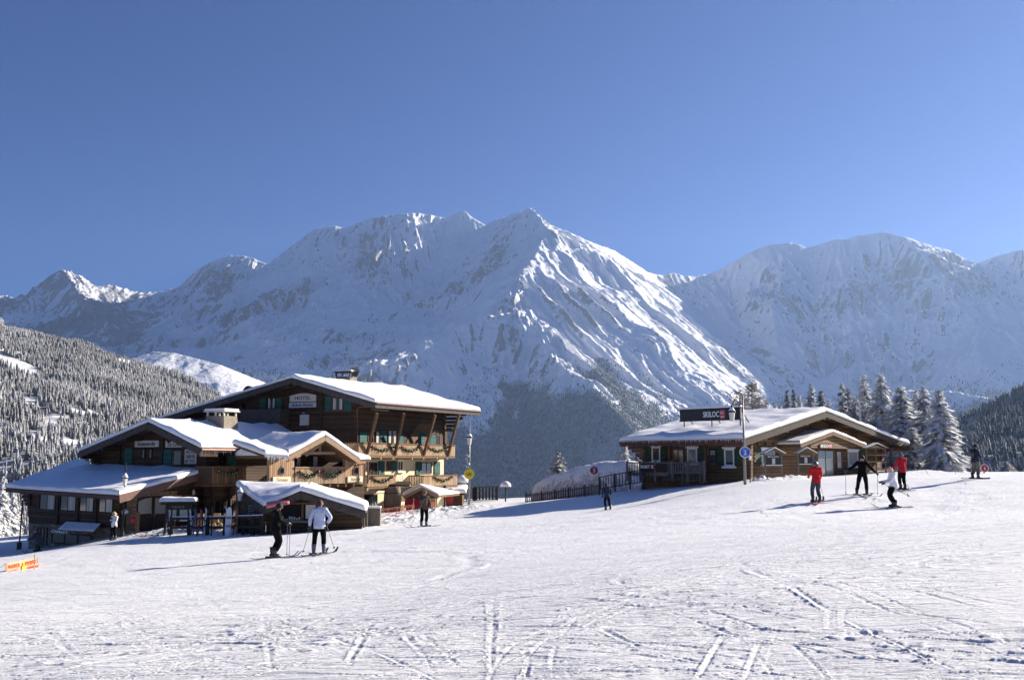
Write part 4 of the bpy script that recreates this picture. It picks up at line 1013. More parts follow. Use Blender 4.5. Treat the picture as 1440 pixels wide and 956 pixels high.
# ================================================================== RESTAURANT CHALET (middle gable, low left block, balcony wing)
cx_, cy_ = AZ(290, 69.5)
GM = Wall((cx_, cy_), (NG1.x, NG1.y))           # middle gable wall
RC = Wall((cx_, cy_), (NC1.x, NC1.y))           # recessed side wall to the right of it
rest = thing('restaurant_building', 'brown timber restaurant chalet with snow covered stepped roofs left of the hotel', 'restaurant', (cx_, cy_, G(cx_, cy_)))
wx_, wy_ = AZ(380, 67); WF = Wall((wx_, wy_), (.80, -.60))
lx_, ly_ = AZ(163, 63.6); LF = Wall((lx_, ly_), (-.62, -.78)); LR = Wall((lx_, ly_), (NC1.x, NC1.y))
def build_rest():
    rk = GM.off(1.6)
    A = rk.at(209, 593); Rr = rk.at(283, 630); L = rk.at(111, 634.5)
    # main mid roof: right slope runs back to the hotel wall, left slope
    s_ = 13.5; Ab = A + a_dir * s_; Rb = Rr + a_dir * 7.5; Lb = L + a_dir * 10
    m = MB(); slab(m, [A, Rr, Rr + a_dir * s_, Ab], .25); slab(m, [A, Ab, Lb, L], .25); ro = m.build('roof', M['fascia'], rest)
    snow_sheet([A, Rr, Rr + a_dir * s_, Ab], ro, .34, seed=11, over=.05); snow_sheet([A, Ab, Lb, L], ro, .26, seed=12)
    m = MB(); dz = Vector((0, 0, .28)); m.beam(A + NG1 * .04 - dz, Rr + NG1 * .04 - dz, .06, .4); m.beam(A + NG1 * .04 - dz, L + NG1 * .04 - dz, .06, .4); m.build('fascia_board', M['fascia'], ro)
    m = MB()
    for f_ in (.02, .33, .66, .96):
        for Q in (Rr, L): p = A.lerp(Q, f_) - Vector((0, 0, .5)); m.beam(p, p + a_dir * 1.7, .2, .26)
    m.each('purlin', M['beam'], rest)
    wall_panel(GM, [(290, 632), (283, 630), (209, 597), (128, 632), (128, 664), (290, 668)], rest, M['wood_dark'], .3)
    m = MB()
    for x_ in (169, 229): GM.box(m, *GM.rect(x_ - 1.5, 604, x_ + 1.5, 662), 0, .12)
    for k_ in range(4): p = GM.at(133 + k_ * 3.5, 634 + k_ * 6.5); m.beam(p + a_dir * .1, p + NG1 * (1.3 - k_ * .3), .22, .24)
    m.each('wall_post', M['beam'], rest)
    for px in [(199, 631, 204.5, 645), (209, 631, 214.5, 645), (243, 633, 256, 654)]: window(GM, px, rest, M['beam_brown'] if px[0] > 240 else M['beam'], mull=0)
    for px in [(231, 632, 242, 655), (176, 630, 187, 652)]: shutter(GM, px, rest, M['teal'])
    wall_sign(GM, (191, 619.3, 224.5, 628.4), 'off-white board reading Restaurant-Bar on the left of the restaurant gable', M['offwhite'], [('Restaurant-Bar', .12, .2, .88, .8, M['ink'], .3)], off=.05)
    wall_sign(GM, (234, 619.8, 263, 628.8), 'off-white board in slanting script, right of the Restaurant-Bar board', M['offwhite'], [('La Coterie', .12, .18, .96, .82, M['ink'], .4)], off=.05)
    wall_sign(GM, (261, 631.5, 277.5, 652), 'white three-line board reading HOTEL ARBOIS BETTEX under the eave', M['offwhite'], [('HOTEL', .1, .06, .9, .30, M['ink'], 0), ('ARBOIS', .1, .38, .9, .62, M['ink'], 0), ('BETTEX', .08, .70, .92, .94, M['ink'], 0)], off=.05)
    p = GM.at(240.5, 618, .5); t = thing('spotlight', 'small black spotlight above the script board on the restaurant gable', 'spotlight', p); MB().tube([p, p + GM.n * .25 - Vector((0, 0, .12))], [.10, .16], 10).build('lamp_head', M['black'], t); MB().beam(p, p - GM.n * .5, .05).build('bracket', M['black'], t)
    # chimney on the right slope
    n = (Rr - A).cross(a_dir)
    d = U(311, 603, 1.0); c = d * (A.dot(n) / d.dot(n))
    m = MB(); w0, w1 = 1.0, .8
    vs = []
    for (hw, z_) in ((1.05, -.9), (.88, .95)):
        for (sx, sy) in ((-1, -1), (1, -1), (1, 1), (-1, 1)): vs.append(c + NC1 * hw * sx * -1 * -1 + a_dir * hw * .8 * sy + Vector((0, 0, z_)))
    m.add(vs, [(0, 1, 5, 4), (1, 2, 6, 5), (2, 3, 7, 6), (3, 0, 4, 7), (4, 5, 6, 7), (3, 2, 1, 0)]); ch = m.build('chimney', M['chimney'], ro)
    m = MB()
    for sx in (-1, 0, 1):
        for sy in (-1, 1): m.frame(c + NC1 * (.8 * sx - .06) + a_dir * (.62 * sy - .06) + Vector((0, 0, .95)), NC1 * .12, a_dir * .12, (0, 0, .32))
    m.frame(c - NC1 * 1.05 - a_dir * .85 + Vector((0, 0, 1.26)), NC1 * 2.1, a_dir * 1.7, (0, 0, .08)); m.build('chimney_cowl', M['offwhite'], ch)
    MB().frame(c - NC1 * 1.0 - a_dir * .8 + Vector((0, 0, 1.345)), NC1 * 2.0, a_dir * 1.6, (0, 0, .16)).build('snow_cap', M['snow'], ch, bevel=.06)
    # recessed side wall with balcony, ground floor below
    wall_panel(RC, [(290, 629), (376, 631), (376, 680), (290, 680)], rest, M['wood_dark'], .3)
    wall_panel(RC, [(290.5, 680), (380, 680), (380, 748), (290.5, 748)], rest, M['wood_dark'], .3, .001)
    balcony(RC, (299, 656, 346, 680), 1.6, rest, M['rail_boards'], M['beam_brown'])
    window(RC, (306, 638, 318, 655), rest, M['beam']); shutter(RC, (319, 638, 331, 656), rest, M['teal'])
    for px in [(300, 702, 318, 744), (326, 702, 352, 744), (356, 702, 372, 744)]: window(RC, px, rest, M['beam'], mull=1, name='terrace_door', curtain=1 if px[0] == 326 else 0)
    m = MB()
    for x_ in (297, 322, 354): RC.box(m, *RC.rect(x_ - 1.2, 681, x_ + 1.2, 746), 0, .2)
    m.each('wall_post', M['beam'], rest)
    g0 = RC.at(299, 659, 1.6); garland(RC.off(1.6), (303, 660, 336, 668), 'fir garland on the shaded recessed balcony of the restaurant', 'fir garlands on the balconies', seed=9)
    # eave of the recess + icicles
    e0 = rk.at(283, 632); 
    icicles(Rr - Vector((0, 0, .02)), Rr + a_dir * 4.6 - Vector((0, 0, .02)), ro, 26, .45, 2)
    m = MB(); m.tube([Rr + NC1 * .05 - Vector((0, 0, .1)), Rr + NC1 * .05 + a_dir * 5 - Vector((0, 0, .1))], .07, 8); m.build('gutter', M['copper'], ro)
    # ---- balcony wing
    wr = WF.off(1.0)
    ap = wr.at(457, 612); wl = wr.at(368, 641); w2 = wr.at(405, 640.5); we = wr.at(505, 645.5)
    bkv = -WF.n * 5.5
    wl = ap + (w2 - ap) * 1.0
    fl = wr.at(358, 640)
    m = MB(); slab(m, [ap, we, we + bkv, ap + bkv], .2); slab(m, [ap, ap + bkv, w2 + bkv, w2], .2); wro = m.build('roof', M['beam_brown'], rest)
    snow_sheet([ap, we, we + bkv, ap + bkv], wro, .34, seed=15); snow_sheet([w2, ap, ap + bkv, w2 + bkv], wro, .34, seed=16)
    # little lean-to strips left and right of the wing gable
    pl0 = w2 + Vector((0, 0, -.05)); pl1 = WF.at(372, 640, .8); m = MB(); slab(m, [pl1, pl0, pl0 + bkv * .6 + Vector((0, 0, .8)), pl1 + bkv * .6 + Vector((0, 0, .8))], .15); lr = m.build('roof', M['beam_brown'], rest); snow_sheet([pl1, pl0, pl0 + bkv * .6 + Vector((0, 0, .8)), pl1 + bkv * .6 + Vector((0, 0, .8))], lr, .34, seed=17)
    icicles(pl1 + WF.n * .05, pl0 + WF.n * .05, lr, 22, .55, 7)
    pr0 = we + Vector((0, 0, -.04)); pr1 = WF.at(520, 646, .8); m = MB(); slab(m, [pr0, pr1, pr1 + bkv * .5 + Vector((0, 0, .5)), pr0 + bkv * .5 + Vector((0, 0, .5))], .12); lr2 = m.build('roof', M['beam_brown'], rest); snow_sheet([pr0, pr1, pr1 + bkv * .5 + Vector((0, 0, .5)), pr0 + bkv * .5 + Vector((0, 0, .5))], lr2, .26, seed=18)
    m = MB(); dz = Vector((0, 0, .2)); m.beam(ap + WF.n * .04 - dz, w2 + WF.n * .04 - dz, .07, .3); m.beam(ap + WF.n * .04 - dz, we + WF.n * .04 - dz, .07, .3); m.build('bargeboard', M['beam_light'], wro)
    # wing walls: left panel, right panel, above-window gable, open loggia
    wall_panel(WF, [(379, 642), (414, 634), (414, 680), (379, 680)], rest, M['boards'], .25, label_ if False else 0) if False else wall_panel(WF, [(379, 642), (414, 634), (414, 680), (379, 680)], rest, M['boards'], .25)
    wall_panel(WF, [(485, 633), (514, 646), (514, 679.5), (485, 679.5)], rest, M['boards'], .25)
    m = MB(); m.prism(WF.poly([(414.2, 636), (457, 617), (484.8, 636)], -1.6), -WF.n * .2); m.prism(WF.poly([(414.2, 636), (484.8, 636), (484.8, 680), (414.2, 680)], -2.2), -WF.n * .2); m.build('loggia_wall', M['wood_dark'], rest)
    m = MB(); q0 = WF.sz(457, 640); 
    m.beam(WF.at(423, 637, .2), WF.at(470, 637, .2), .2, .2); m.beam(WF.at(430, 640, .2), WF.at(456, 620, .2), .16, .18); m.beam(WF.at(484, 640, .2), WF.at(460, 620, .2), .16, .18); m.beam(WF.at(450, 637, .2), WF.at(450, 626, .2), .14, .14, (0, 1, 0)); m.beam(WF.at(416, 643, .2), WF.at(440, 629, .2), .14, .16); m.build('truss', M['beam_light'], rest)
    for (x0, x1) in ((420, 432), (440, 452), (462, 476)): window(WF, (x0, 640, x1, 657), rest, M['beam'], off=-2.15, mull=0, name='loggia_window', curtain=1)
    a0, z0, a1, z1 = WF.rect(414.2, 658, 484.8, 680); m = MB()
    n_ = 40
    for k_ in range(n_):
        x_ = a0 + (a1 - a0) * (k_ + .5) / n_; w_ = (a1 - a0) / n_ * .84; WF.box(m, x_ - w_ / 2, z0, x_ + w_ / 2, z1, .0, .04)
    m.build('balustrade', M['boards_b2'], rest); m = MB(); WF.box(m, a0, z1, a1, z1 + .1, -.06, .10); WF.box(m, a0, z0 - .02, a1, z0 + .14, -2.1, -.01); m.build('handrail', M['beam_light'], rest)
    m = MB()
    for k_ in range(12): p = WF.at(385 + k_ * 11.3, 682.5, .12); m.beam(p, p - WF.n * 2, .14, .18)
    m.each('joist', M['beam_brown'], rest)
    m = MB(); m.prism(WF.poly([(379, 682), (512, 681), (512, 746), (379, 748)], -.9), -WF.n * .3); m.build('wall', M['wood_dark'], rest, label='dark ground floor wall under the balcony wing')
    e = WF.at(514, 646); m = MB(); q = WF.at(514, 679.5); m.frame(q - WF.n * .26, -WF.n * 5, -WF.t * .2, (0, 0, e.z - q.z)); m.build('wall', M['boards'], rest)
    for (x0, x1) in ((392.5, 399.5), (496.5, 503.5)):
        a0, z0, a1, z1 = WF.rect(x0, 655, x1, 666.5); xm = (a0 + a1) / 2
        def arch_(o, k): return [WF.P(a0 + k, z0 + k, o), WF.P(a1 - k, z0 + k, o), WF.P(a1 - k, z0 + (z1 - z0) * .62, o), WF.P(xm, z1 - k * 1.4, o), WF.P(a0 + k, z0 + (z1 - z0) * .62, o)]
        f_ = MB().prism(arch_(.0, 0), WF.n * .06).build('arched_window', M['greywood'], rest); MB().prism(arch_(.062, .07), WF.n * .02).build('pane', M['glass'], f_)
    wall_sign(WF, (383, 670, 408, 678.5), 'cream script board on the left of the balcony wing, under the arched window', M['cream_board'], [('Terrasse', .2, .2, .82, .8, M['goldink'], .4)])
    wall_sign(WF, (488, 669.3, 509, 677.5), 'cream script board on the right of the balcony wing, under the arched window', M['cream_board'], [('Solarium', .2, .2, .82, .8, M['goldink'], .4)])
    garland(WF, (421, 662.5, 448, 671), 'fir garland on the sunlit wing balcony, left one of two', 'fir garlands on the balconies', off=.09, seed=21)
    garland(WF, (453, 662.5, 480, 671), 'fir garland on the sunlit wing balcony, right one of two', 'fir garlands on the balconies', off=.09, seed=22)
    m = MB(); m.tube([we - Vector((0, 0, .2)), WF.at(504, 650, .1), WF.at(504, 679, .1)], .04, 6); m.tube([WF.at(516, 647, .4), WF.at(517, 650, .1), WF.at(517, 680, .1)], .05, 6); m.build('downpipe', M['copper'], rest)
    # ---- low left block
    El = LF.at(8, 687, 1.2); Er = LF.at(167, 696.5, 1.2)
    El.z = LF.at(8, 686, 1.2).z
    T1 = rk.at(130, 652, -1.0); hl = U(110, 648.5, 80); hr = GM.at(291, 662.5, .05)
    H2 = GM.at(130, 657, .05)
    m = MB(); slab(m, [El, Er, hr, H2], .28); slab(m, [El, H2, hl], .28); lo = m.build('roof', M['fascia'], rest)
    # snow over it: two sheets meeting
    snow_sheet([El, Er, hr, H2], lo, .26, seed=25, over=.06); snow_sheet([El, H2, hl], lo, .25, seed=26)
    m = MB(); m.beam(Er + NC1 * .05 - Vector((0, 0, .22)), hr + NC1 * .05 - Vector((0, 0, .22)), .08, .46); m.build('fascia_board', M['redbrown_w'], lo)
    m = MB(); m.tube([El + LF.n * .1 - Vector((0, 0, .1)), Er + LF.n * .1 - Vector((0, 0, .1))], .07, 8); m.build('gutter', M['redbrown'], lo)
    wall_panel(LF, [(38, 688), (163, 694), (163, 742), (40, 735)], rest, M['wood_dark'], .3)
    wall_panel(LF, [(40, 735.3), (163, 742.3), (163, 775), (40, 775)], rest, M['stone'], .3, -.05)
    m = MB()
    for k_ in range(5): p = LF.at(40, 688 + k_ * 5); m.beam(p + LF.t * .4, p - LF.t * (1.25 - k_ * .25), .22, .22)
    m.build('log_bracket', M['wood_dark'], rest)
    for (x0, x1) in ((56, 79), (85, 108), (112, 133), (139, 160)):
        t_ = (x0 - 56) / 104; window(LF, (x0, 690 + 5 * t_, x1, 717 + 5 * t_), rest, M['beam'], mull=1, curtain=1, name='window')
    m = MB()
    for x_ in (82, 110, 136): LF.box(m, *LF.rect(x_ - 1.5, 690, x_ + 1.5, 738), 0, .12)
    m.each('wall_post', M['beam'], rest)
    for px in [(52, 741, 66, 766), (72, 750, 128, 766)]: window(LF, px, rest, M['beam'], off=-.05, mull=2, name='basement_window', glass=M['black'])
    wall_panel(LR, [(163.2, 694), (292, 664), (292, 748), (163.2, 748)], rest, M['wood_dark'], .3)
    a = [(176, 700, 190, 748), (237, 690, 247, 748), (190.2, 691, 236.8, 697)]
    for px in a: m = MB(); LR.box(m, *LR.rect(*px), .0, .10); m.build('stone_surround', M['stone_warm'], rest)
    for (x0, x1) in ((190.5, 213), (214, 236)):
        a0, z0, a1, z1 = LR.rect(x0, 698, x1, 744); m = MB(); LR.box(m, a0, z0, a1, z1, .01, .08); dr = m.build('door', M['beam'], rest)
        p0 = LR.rect(x0 + 2.5, 699.5, x1 - 1.5, 722); 
        zt = p0[3]; m = MB(); s1 = 1 if x0 < 200 else -1
        m.prism([LR.P(p0[0], p0[1], .085), LR.P(p0[2], p0[1], .085), LR.P(p0[2], zt - (.0 if s1 > 0 else .22), .085), LR.P((p0[0] + p0[2]) / 2, zt - .06, .085), LR.P(p0[0], zt - (.22 if s1 > 0 else 0), .085)], LR.n * .02); m.build('pane', M['glass_light'], dr)
        m = MB(); hx = a1 - .1 if s1 > 0 else a0 + .1; LR.box(m, hx - .03, (z0 + z1) / 2 - .15, hx + .03, (z0 + z1) / 2 + .12, .08, .14); m.build('handle', M['greymetal'], dr)
    # balcony-side dark recess: stone pillar
    # lower awning
    p = LF.at(100, 741, .1); A0 = LF.at(94, 733.5, .02); A1 = LF.at(142, 736, .02); B0 = LF.at(82, 744, 1.6); B1 = LF.at(131, 746.5, 1.6)
    t = thing('awning', 'grey slatted lean-to awning with thin snow over the basement window', 'awning', LF.at(110, 748, .8))
    m = MB(); slab(m, [A0, A1, B1, B0], .08); m.build('cover', M['greywood'], t); m = MB()
    for k_ in range(7): u_ = (k_ + .5) / 7; m.frame(A0.lerp(B0, u_) + Vector((0, 0, .01)), (A1 - A0), (B0 - A0) * .07, (0, 0, .05))
    m.build('slat_snow', M['snow'], t)
    t2 = wall_sign(LF.off(1.5), (72, 744.5, 100, 750), 'black fascia board with white letters CHALET under the lean-to awning', M['black'], [('CHALET', .08, .15, .92, .85, M['whiteink'], .2)])
    # drainpipe left
M['boards_b2'] = mat_wood('wing_balcony_boards', (.26, .17, .10), (.46, .34, .22), .16, (.66, .75), .5)
M['redbrown_w'] = mat_mottle('red_brown_board', (.10, .055, .045), (.17, .10, .085), 6)
build_rest()

# ================================================================== KIOSK
def build_kiosk():
    kx, ky = AZ(372, 55.5); FK = Wall((kx, ky), (.12, -.993)); base = onG(440, 57)
    t = thing('kiosk', 'dark wooden snack kiosk with thick snow on its roof and an open serving hatch', 'kiosk', base)
    rk = FK.off(.7)
    V = rk.at(371, 712); A = rk.at(423, 690); Rr = rk.at(514, 718.5); L = U(332, 682.5, 62.5); bk = Vector((-.12, .993, 0)) * 6.2
    Ab = A + bk; Rb = Rr + bk; 
    m = MB(); slab(m, [A, Rr, Rb, Ab], .22); slab(m, [V, A, Ab, L], .22); ro = m.build('roof', M['fascia'], t)
    snow_sheet([A, Rr, Rb, Ab], ro, .34, seed=31, rnd_edge=.22, over=.06); snow_sheet([V, A, Ab, L], ro, .30, seed=32, rnd_edge=.2, over=.06)
    m = MB(); dz = Vector((0, 0, .25)); m.beam(A - dz + FK.n * .04, V - dz + FK.n * .04, .06, .34); m.beam(A - dz + FK.n * .04, Rr - dz + FK.n * .04, .06, .34); dl = (V - L).normalized(); m.beam(L - dz, V - dz, .06, .34); m.build('fascia_board', M['fascia'], ro)
    wall_panel(FK, [(374, 712), (423, 694), (509, 719), (509, 748), (374, 752)], t, M['wood_dark'], .15)
    # side wall going back-left
    p0 = FK.at(374, 730); sx, sy = AZ(337, 61); sw = Vector((sx - p0.x, sy - p0.y, 0)); m = MB(); zb = G(p0.x, p0.y) - .6
    m.prism([Vector((p0.x, p0.y, zb)), Vector((sx, sy, zb)), Vector((sx, sy, L.z - .3)), Vector((p0.x, p0.y, V.z - .25))], sw.cross(Vector((0, 0, 1))).normalized() * -.15); m.build('wall', M['wood_dark'], t)
    m = MB(); FK.box(m, *FK.rect(388, 709, 463, 731), .002, .02); hatch = m.build('hatch_shade_panel', M['dark'], t)  # black panel on the solid wall; the unlit inside put in as colour
    m = MB(); FK.box(m, *FK.rect(386, 731, 466, 734), .0, .45); m.build('counter', M['greywood'], t)
    m = MB(); FK.box(m, *FK.rect(386, 706.3, 468, 708.5), .0, .12); FK.box(m, *FK.rect(424, 709, 427, 731), .02, .1); m.build('hatch_frame', M['beam_brown'], t)
    m = MB(); FK.box(m, *FK.rect(430, 709.5, 444, 729), .03, .06); FK.box(m, *FK.rect(455, 711, 462, 722), .03, .06); m.build('menu_panel', M['offwhite'], t)
    m = MB(); r = random.Random(2)
    for k in range(9): a0, z0, a1, z1 = FK.rect(393 + k * 3.4, 731 - r.uniform(2, 6), 395 + k * 3.4, 731); FK.box(m, a0, z0, a1, z1, .05, .15)
    m.build('bottle_row', M['bluegrey'], t)
    m = MB(); c = FK.at(423.5, 700, .15); m.lathe(c, [(.05, -.05), (.16, .0), (.16, .1), (.05, .16)], 10); m.build('bell', M['iron'], t)
    # pink parasol/awning edge
    c = FK.at(390, 706, .9); t2 = thing('awning', 'faded pink-red scalloped awning at the left end of the kiosk hatch', 'awning', FK.at(390, 712, .5))
    m = MB(); P0 = []
    n = 9
    for k in range(n + 1):
        u = k / n; x_ = 374.5 + 32.5 * u; y0 = 703.6 + 3.4 * (1 - u) ** 1.6 + 1.6 * max(0, u - .8) * 5 * .3; th = 7.5 - 3.0 * u
        P0.append((FK.at(x_, y0 - 1.5, .85), FK.at(x_, y0 + th * .35, 1.5), FK.at(x_, y0 + th, 1.6)))
    vs = [p for tr in P0 for p in tr]; fs = []
    for k in range(n):
        for j in range(2): a_ = k * 3 + j; fs.append((a_, a_ + 1, a_ + 4, a_ + 3))
    m.add(vs, fs); o = m.build('fabric', M['pink'], t2, True); sm = o.modifiers.new('thick', 'SOLIDIFY'); sm.thickness = .03
    m = MB(); m.beam(FK.at(376, 711, .1), FK.at(376, 711, 1.0), .03); m.beam(FK.at(405, 707, .1), FK.at(405, 707, 1.0), .03); m.build('arm', M['iron'], t2)
M['pink'] = newmat('faded_red_canvas', (.72, .20, .20), .8)
build_kiosk()
# ================================================================== SKI RENTAL CHALET (right)
AL = R(43.6)
nS = Vector((-math.sin(AL), -math.cos(AL), 0)); nGb = Vector((math.cos(AL), -math.sin(AL), 0))
bL = -nGb; bC = -nS
bx_, by_ = AZ(1045, 68)
Bc = U(1045, 617.5, 68)
def build_rental():
    SW = Wall((Bc.x - nS.x * 1.3 - nGb.x * 1.7, Bc.y - nS.y * 1.3 - nGb.y * 1.7), (nS.x, nS.y))
    GWl = Wall((Bc.x - nGb.x * 1.7 - nS.x * 1.3, Bc.y - nGb.y * 1.7 - nS.y * 1.3), (nGb.x, nGb.y))
    base = Vector((SW.p.x, SW.p.y, G(SW.p.x, SW.p.y)))
    t = thing('ski_rental_chalet', 'single storey brown log ski rental chalet with a wide snowy roof on the right', 'chalet', base)
    RG = GWl.off(1.7); RS = SW.off(1.3)
    Ap = RG.at(1162, 578); C = RG.at(1279, 625); B = Bc.copy()
    A = RS.at(872, 618); A.z = B.z
    Lr = (A - B).length; Apb = Ap + bL * Lr; Cb = C + bL * Lr
    m = MB(); slab(m, [Ap, Apb, A, B], .25); slab(m, [Ap, C, Cb, Apb], .25); ro = m.build('roof', M['fascia_w'], t)
    snow_sheet([B, Ap, Apb, A], ro, .36, seed=41, over=.05); snow_sheet([Ap, C, Cb, Apb], ro, .34, seed=42)
    m = MB(); dz = Vector((0, 0, .3)); m.beam(Ap - dz + nGb * .04, B - dz + nGb * .04, .07, .36); m.beam(Ap - dz + nGb * .04, C - dz + nGb * .04, .07, .36); m.build('fascia_board', M['fascia_w'], ro)
    m = MB(); m.tube([A + nS * .08 - Vector((0, 0, .12)), B + nS * .08 - Vector((0, 0, .12))], .10, 8); m.beam(A + nS * .02 - Vector((0, 0, .25)), B + nS * .02 - Vector((0, 0, .25)), .05, .24); m.build('gutter', M['redbrown'], ro)
    icicles(A + nS * .16, B + nS * .16, ro, 60, .22, 5)
    # walls
    wall_panel(GWl, [(1057, 612), (1162, 581), (1240, 612), (1240, 676), (1057, 688)], t, M['wood_mid'], .3)
    wall_panel(SW, [(903, 615), (1056, 615), (1056, 690), (903, 690)], t, M['wood_mid'], .3)
    q = SW.at(903, 615); q.z = base.z - 1; MB().frame(q, nS * -9.5, nGb * .3, (0, 0, B.z - q.z)).build('wall', M['wood_mid'], t)
    q = GWl.at(1240, 650); q.z = base.z - 1; MB().frame(q, nGb * -8.5, nS * .3, (0, 0, B.z - q.z)).build('wall', M['wood_mid'], t)
    # corner log ends and brackets
    m = MB()
    for k in range(11): p = GWl.at(1057, 618 + k * 6); m.beam(p - nS * .0, p + nGb * .28 , .2, .2); m.beam(p, p + nS * .28, .2, .2)
    m.build('log_corner', M['wood_mid'], t)
    for k_ in range(1):
        m = MB()
        for k in range(6): p = GWl.at(1240, 620 + k * 5); m.beam(p - bC * .3, p + bC * (2.3 - k * .42), .24, .24)
        m.build('log_bracket', M['wood_mid'], t)
    m = MB()
    for k in range(6): p = SW.at(903, 619 + k * 5); m.beam(p - bL * .3, p + bL * (1.9 - k * .34), .24, .24)
    m.build('log_bracket', M['wood_mid'], t)
    m = MB()
    for f_ in (.03, .25, .5, .75, .97):
        for Q in (B, C): p = Ap.lerp(Q, f_) - Vector((0, 0, .45)); m.beam(p, p + bL * 1.8, .22, .26)
    m.each('purlin', M['beam_brown'], t)
    m = MB()
    for k in range(18): p = A.lerp(B, (k + .5) / 18) - Vector((0, 0, .36)); m.beam(p, p - nS * 1.4 + Vector((0, 0, .3)), .12, .14)
    m.each('rafter', M['beam_brown'], t)
    m = MB(); GWl.box(m, *GWl.rect(1060, 618, 1112, 622), .0, .14)
    for k in range(5): p = GWl.at(1063 + k * 12, 624); m.beam(p - nGb * .1, p + nGb * .25, .18, .18)
    m.build('sill_beam', M['beam_brown'], t)
    m = MB(); p = GWl.at(1248, 660, 1.2); q = RG.at(1253, 630, -.5); g_ = G(q.x, q.y); m.beam((q.x, q.y, g_ - .2), (q.x, q.y, C.z - .3), .18, .18, (0, 1, 0)); m.build('post', M['beam_brown'], t)
    # side openings
    for px, sh in [((917, 628, 929, 649), (908, 628, 916, 650)), ((967, 630, 981, 652), (982, 629, 991, 652)), ((1019, 631, 1033, 655), (1009, 629, 1017, 656))]:
        window(SW, px, t, M['white'], lintel=M['white'], sill=M['white'], mull=0, fw=.10, curtain=0); shutter(SW, sh, t, M['green'])
    shutter(SW, (930, 629, 937, 650), t, M['green']); shutter(SW, (1033.6, 630, 1042, 656), t, M['green'])
    window(SW, (946, 631, 962, 662), t, M['beam_brown'], mull=1, name='door'); window(SW, (998, 630, 1008, 651), t, M['beam'], mull=0, name='door', glass=M['black'])
    m = MB(); SW.box(m, *SW.rect(942, 628, 944, 668), 0, .16); SW.box(m, *SW.rect(992, 628, 994, 672), 0, .16); m.each('wall_post', M['beam_brown'], t)
    # gable openings
    window(GWl, (1070, 632, 1088, 652), t, M['white'], lintel=M['white'], sill=M['white'], mull=0, fw=.08); shutter(GWl, (1060.5, 630, 1069.4, 654), t, M['green']); shutter(GWl, (1092, 630, 1099, 654), t, M['green'])
    window(GWl, (1192, 634, 1206, 655), t, M['white'], lintel=M['white'], sill=M['white'], mull=0, fw=.08, glass=M['glass_light']); shutter(GWl, (1209, 633, 1216, 656), t, M['green'])
    d = window(GWl, (1149, 633, 1172, 672), t, M['greywood'], mull=1, name='door', glass=M['glass_light']); m = MB(); GWl.box(m, *GWl.rect(1150.5, 634, 1170.5, 644.5), .03, .045); m.build('door_transom', M['glass'], d)
    window(GWl, (1176, 634, 1183.5, 659), t, M['beam_brown'], mull=0, glass=M['glass_light'], name='side_window')
    m = MB(); GWl.box(m, *GWl.rect(1173.5, 632, 1186, 674), -.01, .0); 
    # little gabled hood over the door
    HW = GWl.off(1.8); a = HW.at(1171, 607); l = HW.at(1125, 624.5); r = HW.at(1218, 626); bb = -nGb * 2.2
    m = MB(); slab(m, [a, r, r + bb, a + bb], .14); slab(m, [a, a + bb, l + bb, l], .14); hd = m.build('hood', M['beam_brown'], t)
    snow_sheet([a, r, r + bb, a + bb], hd, .24, seed=44); snow_sheet([l, a, a + bb, l + bb], hd, .24, seed=45)
    m = MB(); m.prism([HW.at(1140, 621.5, -.2), a - Vector((0, 0, .2)) - nGb * .2, HW.at(1204, 623, -.2), HW.at(1204, 631, -.2), HW.at(1140, 629.5, -.2)], -nGb * .1); m.build('hood_front', M['wood_mid'], hd)
    m = MB(); m.beam(a - Vector((0, 0, .14)), l - Vector((0, 0, .14)), .08, .24); m.beam(a - Vector((0, 0, .14)), r - Vector((0, 0, .14)), .08, .24)
    m.build('bargeboard', M['beam_brown'], hd)
    wall_sign(HW.off(-.19), (1152, 624, 1172, 630), 'brown name board SKILOC over the chalet door with a small red square', M['beam_brown'], [('SKILOC', .02, .22, .72, .82, M['whiteink'], 0)])
    a0, z0, a1, z1 = HW.rect(1167.5, 624.3, 1171.5, 629.7); m = MB(); HW.box(m, a0, z0, a1, z1, -.12, -.095); 
    tt = thing('logo_plate', 'small red square plate at the right end of the SKILOC name over the door', 'logo plate', HW.P(a0, z0, -.12)); m.build('plate', M['red'], tt); m = MB(); text_into(m, 'SC', HW, a0 + .05, z0 + .07, a1 - .05, z1 - .05, -.093, .01); m.build('lettering', M['whiteink'], tt)
    # balcony deck on the left
    D = SW.off(2.3); a0, z0, a1, z1 = D.rect(882, 650, 990, 665)
    m = MB(); D.box(m, a0, z0 - .2, D.rect(940, 650, 1000, 665)[0], z0, -4, 0); m.build('deck', M['greywood'], t)
    b = MB(); r_ = MB(); n = 46
    for k in range(n):
        x_ = a0 + (a1 - a0) * (k + .5) / n; D.box(b, x_ - .035, z0, x_ + .035, z1 - .05, -.04, 0)
    for f_ in (0, .18, .38, .6, .8, 1): x_ = a0 + (a1 - a0) * f_; D.box(r_, x_ - .07, z0 - .6, x_ + .07, z1 + .12, -.08, .06)
    D.box(r_, a0, z1 - .06, a1, z1 + .02, -.07, .05); D.box(r_, a0, z0, a1, z0 + .07, -.045, .03)
    b.build('balustrade', M['greywood'], t); r_.build('handrail', M['greywood'], t)
    m = MB(); D.box(m, *D.rect(903, 651, 938, 664), .03, .06); m.build('rail_panel', M['wood_dark'], t)
